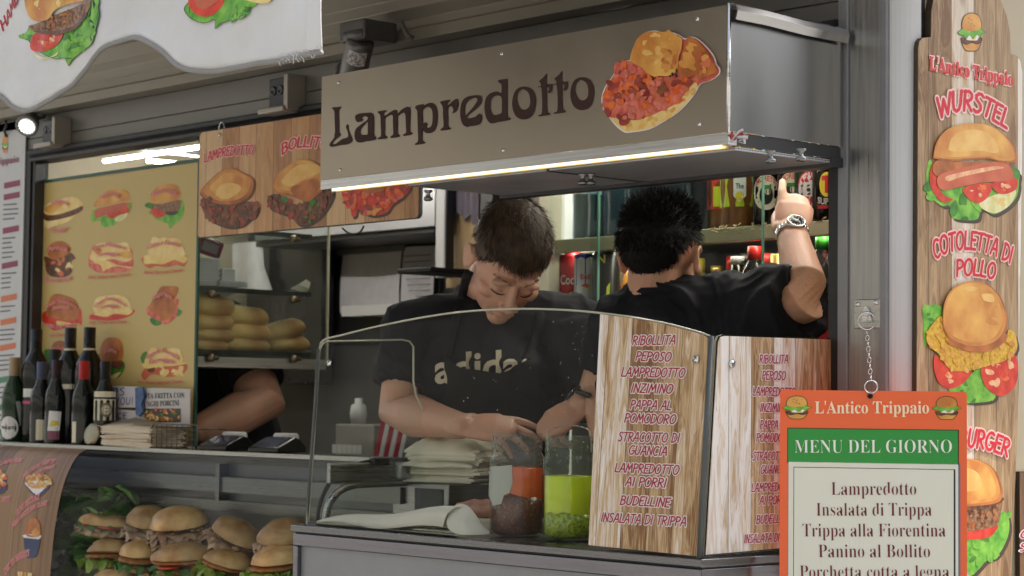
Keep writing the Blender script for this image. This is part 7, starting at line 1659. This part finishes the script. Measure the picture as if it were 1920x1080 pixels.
b = B(); cloth_patch(b, [(834,668),(848,680),(866,690),(884,692),(905,695),(930,699),(952,695),(966,685),(986,676),(1006,660),(1012,800),(1010,930),(830,930),(822,800),(838,720),(833,690)], bs1, .012)
ap = b.build('apron', mat('apron_black', (.008,.008,.009), .75, bump=.003, bsc=18), m1)
b = B()
for pth in ([(840,668),(848,630),(858,590),(866,556),(873,526),(880,508)],[(986,674),(1002,640),(1011,610),(1012,585)]):
    pp = []
    for x,y in pth:
        q = on_cloth(x,y,bs1,.007); q2 = on_cloth(x,y,bv1,.004); pp.append(q if (q-CC).length < (q2-CC).length else q2)
    b.tube(catmull(pp,4,False), .010, 0, 8, flat=(1,.25), up=CAMR)
b.build('apron_strap', MAT['apron_black'], m1)
legs(m1, PD(925,960,4.60)+V((0,0,-.12)), r1, f1)
# smart watch
wt_ = thing('wrist_watch', 'black square watch on the wrist of the bending man', 'watch', wL)
b = B(); wy = (-CAMR*.80-UP*.52-CAMF*.15).normalized(); wc = eL.lerp(wL,.98); torus(b, wc, .0345, .0055, (wL-eL), sx=1.0); b.build('strap', blk, wt_)
b = B(); nrm = (-CAMF*.75+UP*.55); q = wframe(wc+nrm.normalized()*.034, (wL-eL), nrm); b.rbox((-.017,-.019,-.004),(.017,.019,.007),.004,0,q); b.build('case', mat('watch_black', (.012,.012,.014), .15), wt_)

# ---- the man reaching into the fridge
m2c = PD(1285,700,4.22); m2 = thing('person', 'man with spiky black hair seen from behind reaching up into the drinks fridge', 'person', (m2c.x,m2c.y,FLOORZ))
f2 = (CAMF*.88+CAMR*.47).normalized(); r2_ = f2.cross(UP).normalized()
H2 = hframe(PD(1240,480,4.24), f2, math.radians(-2), math.radians(3))
b = B(); head_forms(b, H2); nb = PD(1256,556,4.22)
b.tube([H2@V((0,-.022,-.030)), H2@V((0,-.030,-.085)), nb, nb+V((0,0,-.06))],[.058,.060,.068,.09],0,20)
sL, sR = PD(1172,612,4.26), PD(1418,582,4.12)
b.tube([sL, nb+V((0,0,-.03)), sR],[.05,.07,.05],0,14); b.tube([nb+V((0,0,-.02)), PD(1290,690,4.22), PD(1290,860,4.25)],[.11,.15,.15],0,22,flat=(1,.6),up=CAMR)
eR, wR = PD(1512,562,3.98), PD(1485,436,4.14)
b.tube([sR, sR.lerp(eR,.5), eR, eR.lerp(wR,.22), eR.lerp(wR,.65), wR],[.060,.056,.045,.0455,.0365,.030],0,20,ends=True)
hand_forms(b, wframe(wR+V((0,0,-.004)), UP*.80+CAMF*.60+CAMR*.16, -CAMF*.80+UP*.60)@Matrix.Scale(.93,4), -1, ((-.10,.30,.25),(.55,1.15,.7),(.65,1.2,.7),(.75,1.2,.7)), .03, (.25,.9,.55))
b.tube([sL, PD(1130,730,4.30), PD(1150,850,4.2)],[.056,.050,.04],0,16,ends=True)
body2, bv2 = organic(b, 'body', skin2, m2, .0031, 5)
b = B()
b.tube([sL-CAMR*.008, sL.lerp(nb,.55)+V((0,0,-.016)), nb+V((0,0,-.048)), sR.lerp(nb,.5)+V((0,0,-.024)), sR+CAMR*.01],[.070,.088,.096,.084,.076],0,18,ends=True)
b.tube([nb+V((0,0,-.055)), PD(1290,680,4.21), PD(1290,780,4.23), PD(1290,900,4.26)],[.14,.185,.18,.175],0,28,flat=(1,.60),up=CAMR)
b.tube([sR, sR.lerp(eR,.45), sR.lerp(eR,.90)],[.080,.080,.074],0,20); b.tube([PD(1330,650,4.18), sR.lerp(eR,.35)+V((0,0,-.03))],[.09,.066],0,18)
b.tube([sL, sL.lerp(PD(1130,730,4.30),.7)],[.072,.068],0,18)
torus(b, nb+V((0,0,.002)), .080, .019, UP*.97-f2*.15)
shirt2, bs2 = organic(b, 'shirt', cloth2, m2, .005, 6, folds=.011)
b = B(); torus(b, nb+V((0,0,.018)), .076, .0095, UP*.97-f2*.15, sx=1.0); b.build('collar', cloth2, m2)
hair2m = mat('hair_black', (.007,.006,.006), .6, spec=.22)
HT2 = [(0,.40),(35,.42),(55,.30),(70,.10),(80,-.05),(92,.08),(108,-.10),(122,-.50),(150,-.74),(181,-.78)]
def st2(d, nn, rr):
    if d.z > .25:
        k_ = max(0,min(1,(d.z-.25)/.5)); g = nn*(.35+.5*k_)+V((rr.gauss(0,.5),rr.gauss(0,.5),rr.gauss(.15+.25*k_,.35))); return g, rr.uniform(.45,1.0)*(.6+.6*k_)
    g = V((0,-.1,-1)); g = g-nn*g.dot(nn); return g.normalized()+V((rr.gauss(0,.2),rr.gauss(0,.2),rr.gauss(0,.15)))+nn*.15, rr.uniform(.4,.8)*(1 if d.z > -.2 else .6)
hair(H2, m2, hair2m, 8000, .030, st2, 9, .0008, 1.07, HT2)
legs(m2, PD(1290,900,4.26)+V((0,0,-.10)), CAMR, f2)
# steel wrist watch, face towards the viewer
w2 = thing('wrist_watch', 'steel watch with black dial on the raised wrist', 'watch', wR)
ay = (wR-eR).normalized(); wc = eR.lerp(wR,.965); nrm = (-CAMF*.9+UP*.15+CAMR*.12); nrm = (nrm-ay*nrm.dot(ay)).normalized()
b = B()
xa = ay.cross(nrm)
for k in range(26):
    a = 2*math.pi*k/26
    if abs(math.atan2(math.sin(a),math.cos(a))) < .55: continue
    d = nrm*math.cos(a)+xa*math.sin(a); q = wframe(wc+d*.0325, ay, d); b.rbox((-.0036,-.0085+.002*math.cos(a),-.0014),(.0036,.0085-.002*math.cos(a),.0014),.0008,0,q,1)
b.build('bracelet', bs, w2)
wf2 = frame(wc+nrm*.031, xa*-1, ay)
if (wf2.col[2].to_3d()).dot(nrm) < 0: wf2 = frame(wc+nrm*.031, xa, ay)
n_ = nrm
b = B(); b.lathe([(.0165,-.004),(.0195,.0),(.0195,.004),(.0175,.0062),(.0160,.0062),(.0155,.005),(.0,.005)], wc+n_*.031, 32, 0, axis=n_); b.build('case', bs, w2)
b = B(); b.lathe([(.0156,.0052),(.0156,.0054),(0,.0055)], wc+n_*.031, 28, 0, axis=n_); b.build('dial', mat('watch_black'  if 'watch_black' in MAT else 'watch_black', (.012,.012,.014), .15), w2)
b = B()
for k in range(12):
    a = k*math.pi/6; q = wf2@V((.0125*math.cos(a),.0125*math.sin(a),.0059)); b.ell(q,(.0013,.0013,.0004),0,wf2.to_3x3().to_4x4(),8,4)
for a, L in ((.9,.008),(2.4,.011)): b.tube([wf2@V((0,0,.006)), wf2@V((L*math.cos(a),L*math.sin(a),.006))], .0005, 0, 5)
b.build('hands', mat('dial_white', (.7,.7,.68), .4), w2)

# ---- a third server behind the rolls, mostly hidden
c3 = PD(450,760,5.62); m3_ = thing('person', 'server in a dark shirt behind the shelf of bread rolls, only an arm showing', 'person', (c3.x,c3.y,FLOORZ))
f3 = (-CAMR*.9-CAMF*.5).normalized(); r3_ = f3.cross(UP).normalized()
H3 = hframe(PD(300,430,5.62), f3, math.radians(15))
b = B(); head_forms(b, H3); nb = PD(335,535,5.64); b.tube([H3@V((0,-.02,-.04)), nb, nb+V((0,0,-.08))],[.056,.062,.08],0,18)
sA, eA, wA = PD(432,610,5.50), PD(492,757,5.34), PD(378,803,5.24)
sB, eB = PD(300,620,5.75), PD(280,760,5.7)
b.tube([sA, nb+V((0,0,-.05)), sB],[.05,.07,.05],0,14); b.tube([nb, PD(395,670,5.64), PD(450,860,5.66)],[.1,.15,.15],0,20,flat=(1,.62),up=r3_)
b.tube([sA, sA.lerp(eA,.5), eA, eA.lerp(wA,.4), wA],[.066,.064,.060,.056,.038],0,18,ends=True); hand_forms(b, wframe(wA, -CAMR*.9-UP*.1-CAMF*.3, UP-CAMF*.3), 1, ((.4,.4,.3),)*4)
b.tube([sB, eB, PD(330,850,5.5)],[.055,.045,.03],0,16,ends=True)
organic(b, 'body', skin3, m3_, .0045, 4)
b = B(); b.tube([sA, nb+V((0,0,-.055)), sB],[.066,.075,.066],0,16,ends=True); b.tube([nb+V((0,0,-.06)), PD(395,670,5.63), PD(445,820,5.66), PD(470,940,5.68)],[.13,.18,.178,.175],0,24,flat=(1,.62),up=r3_)
b.tube([sA, sA.lerp(eA,.45), sA.lerp(eA,.76)],[.082,.082,.084],0,18); b.tube([sB, sB.lerp(eB,.8)],[.07,.068],0,18); organic(b, 'shirt', cloth, m3_, .007, 5)
hair(H3, m3_, hair2m, 900, .025, st1, 4, .0016, 1.06, HT, .3); legs(m3_, PD(470,940,5.68)+V((0,0,-.10)), r3_, f3)
# ------------------------------------------------------------------ scalloped awning edge hanging in front
YA = -1.0
af = Flat((0,YA,0),(1,0,0),(0,0,1))
aw = thing('awning_valance', 'white scalloped awning edge printed with burgers at the top left', 'awning', P(300,60,Y=YA))
HEM = [(-160,150),(-90,110),(-40,150),(0,182),(18,199),(42,206),(70,198),(100,180),(140,150),(175,112),(205,88),(240,73),(265,71),(290,80),(315,98),(340,120),(365,131),(400,134),(440,129),(480,121),(530,112),(570,103),(600,96)]
hp = catmull(HEM, 9, False)
clothm = mat('awning_white', (.74,.74,.745), .5, var=.07, sc=4, bump=.022, bsc=7)
b = B(); rows = []; topz = 2.43
def ripple(x, z): return .010*math.sin(x*5.1+1.2)+.009*noise.noise(V((x*7,z*7,1)))+.006*noise.noise(V((x*17+z*9,z*13-x*5,4)))
for i in range(31):
    u = i/30; row = []
    for q in hp:
        l = af.L(q.x,q.y); z = l.y+(topz-l.y)*u; row.append(V((l.x, YA+ripple(l.x,z)*(1-u*.6)+.0*u, z)))
    rows.append(row)
b.loft(rows, 0, False, False); o_ = b
bvA = None
fab = b.build('fabric', clothm, aw, normals=False); md_ = fab.modifiers.new('thickness', 'SOLIDIFY'); md_.thickness = .0016
def lift(x, z, d): return V((x, YA+ripple(x,z)*(1-.6*max(0,(z-2.2)/.4))-d, z))
b = B(); hx0, hx1 = af.L(-160,150).x-1.2, af.L(600,96).x; cr_ = []
for i in range(9):
    u = i/8; cr_.append([V((hx0+(hx1-hx0)*k/24, -.19+(YA+.19)*u, 2.62+(topz-2.62)*u-.02*math.sin(math.pi*u)+.006*math.sin(k*1.7))) for k in range(25)])
b.loft(cr_, 0, False, False); cn = b.build('canopy', clothm, aw, normals=False); md_ = cn.modifiers.new('thickness', 'SOLIDIFY'); md_.thickness = .0016
b = B(); b.tube([V((hx0,YA+.006,topz-.004)),V((hx1+.01,YA+.006,topz-.004))], .016, 0, 12); b.build('front_bar', MAT['kiosk_paint_metal'], aw)
b = B(); hem = [af.L(q.x,q.y) for q in hp]; b.tube([lift(q.x,q.y-.001,.0) for q in hem], .0042, 0, 8); b.build('hem', mat('hem_grey', (.30,.29,.28), .6), aw)
b = B(); e = hem[-1]; rr = random.Random(8)
b.loft([[lift(e.x-.028+.028*k/3, e.y+.004+(topz-e.y)*i/10*.8, .002) for k in range(4)] for i in range(11)], 0, False, False)
for k in range(40):
    p0 = lift(e.x-rr.uniform(0,.10), e.y+rr.uniform(-.004,.006), .003); b.tube([p0, p0+V((rr.uniform(-.006,.012), rr.uniform(-.004,.004), rr.uniform(-.010,.004)))], .0007, 0, 4)
b.build('frayed_edge', mat('awning_seam', (.78,.78,.79), .7), aw, normals=False)
def bendA(b_):
    fs = [e_ for e_ in b_.bm.edges if e_.calc_length() > .03]
    if fs: bmesh.ops.subdivide_edges(b_.bm, edges=fs, cuts=1); bmesh.ops.triangulate(b_.bm, faces=b_.bm.faces[:])
    for v in b_.bm.verts: v.co = lift(v.co.x, v.co.y, .002+v.co.z)
b = B(); p = Pic(b, af.L, .0005)
lf = [(24,68),(40,55),(60,45),(180,0),(192,15),(195,40),(182,80),(160,95),(140,112),(130,124),(124,110),(100,110),(60,90),(45,75)]
p.shape([(x*1.0,y) for x,y in lf], LINE); p.shape([(109.5+(x-109.5)*.985, 60+(y-60)*.98) for x,y in lf], LEAF); p.chips([(120,70),(180,30),(185,70),(140,105)], 22, 12, [LEAF,LEAFD,LEAF], 81); p.chips([(28,66),(50,52),(56,75)], 6, 8, [LEAFD,LEAF], 82)
p.shape([(60,98),(85,108),(105,105),(110,98),(85,112),(70,108)], CREAM); p.shape([(52,80),(60,62),(90,55),(118,60),(116,75),(95,92),(70,97),(55,92)], TOM); p.chips([(60,75),(105,65),(95,85),(65,90)], 9, 5, [SEED,ORANGE], 83)
p.shape([(48,48),(80,40),(160,5),(176,0),(174,22),(150,45),(110,58),(80,64),(60,58)], PATTY); p.chips([(55,50),(165,5),(165,30),(80,60)], 70, 4, [PATTY,BROWN,TOAST], 84); p.shape([(60,58),(110,58),(150,45),(172,25),(170,36),(140,58),(100,66)], BROWN)
p.shape([(44,5),(50,-25),(100,-50),(160,-45),(175,-20),(165,0),(130,8),(105,20),(92,36),(70,40),(52,30)], CRUST); p.chips([(55,-10),(150,-30),(140,0),(70,30)], 14, 11, [CRUST,CHEESE,CRUST], 85)
bendA(b); b.build('printed_burger', PRINT, aw, normals=True); b = B(); p = Pic(b, af.L, .0005)
l2 = [(358,20),(365,5),(380,-20),(480,-20),(505,-5),(515,0),(498,8),(478,5),(470,35),(450,38),(425,45),(414,56),(412,38),(395,45),(372,38)]
p.shape(l2, LINE); p.shape([(430+(x-430)*.98, 15+(y-15)*.97) for x,y in l2], LEAF); p.chips([(415,30),(480,5),(470,30),(430,40)], 16, 10, [LEAF,LEAFD,LEAF], 86)
p.shape([(365,0),(372,-15),(410,-20),(430,-5),(420,20),(400,33),(380,28),(368,15)], TOM); p.shape([(380,12),(375,-10),(400,-18),(424,-10),(410,8),(395,18)], SAUS); p.shape([(455,-5),(470,-15),(515,-10),(508,5),(490,7)], CRUMB)
bendA(b); b.build('printed_burger', PRINT, aw, normals=True)
b = B(); word(af, b, 'HAMBURGER', [(-3,57),(14,28),(33,-2),(54,-32),(76,-62)], 22, 0, 1, .09, .02, .001, .1); bendA(b); b.build('lettering', [mat('awning_red', lin((.72,.10,.16)), .5), clothm], aw)
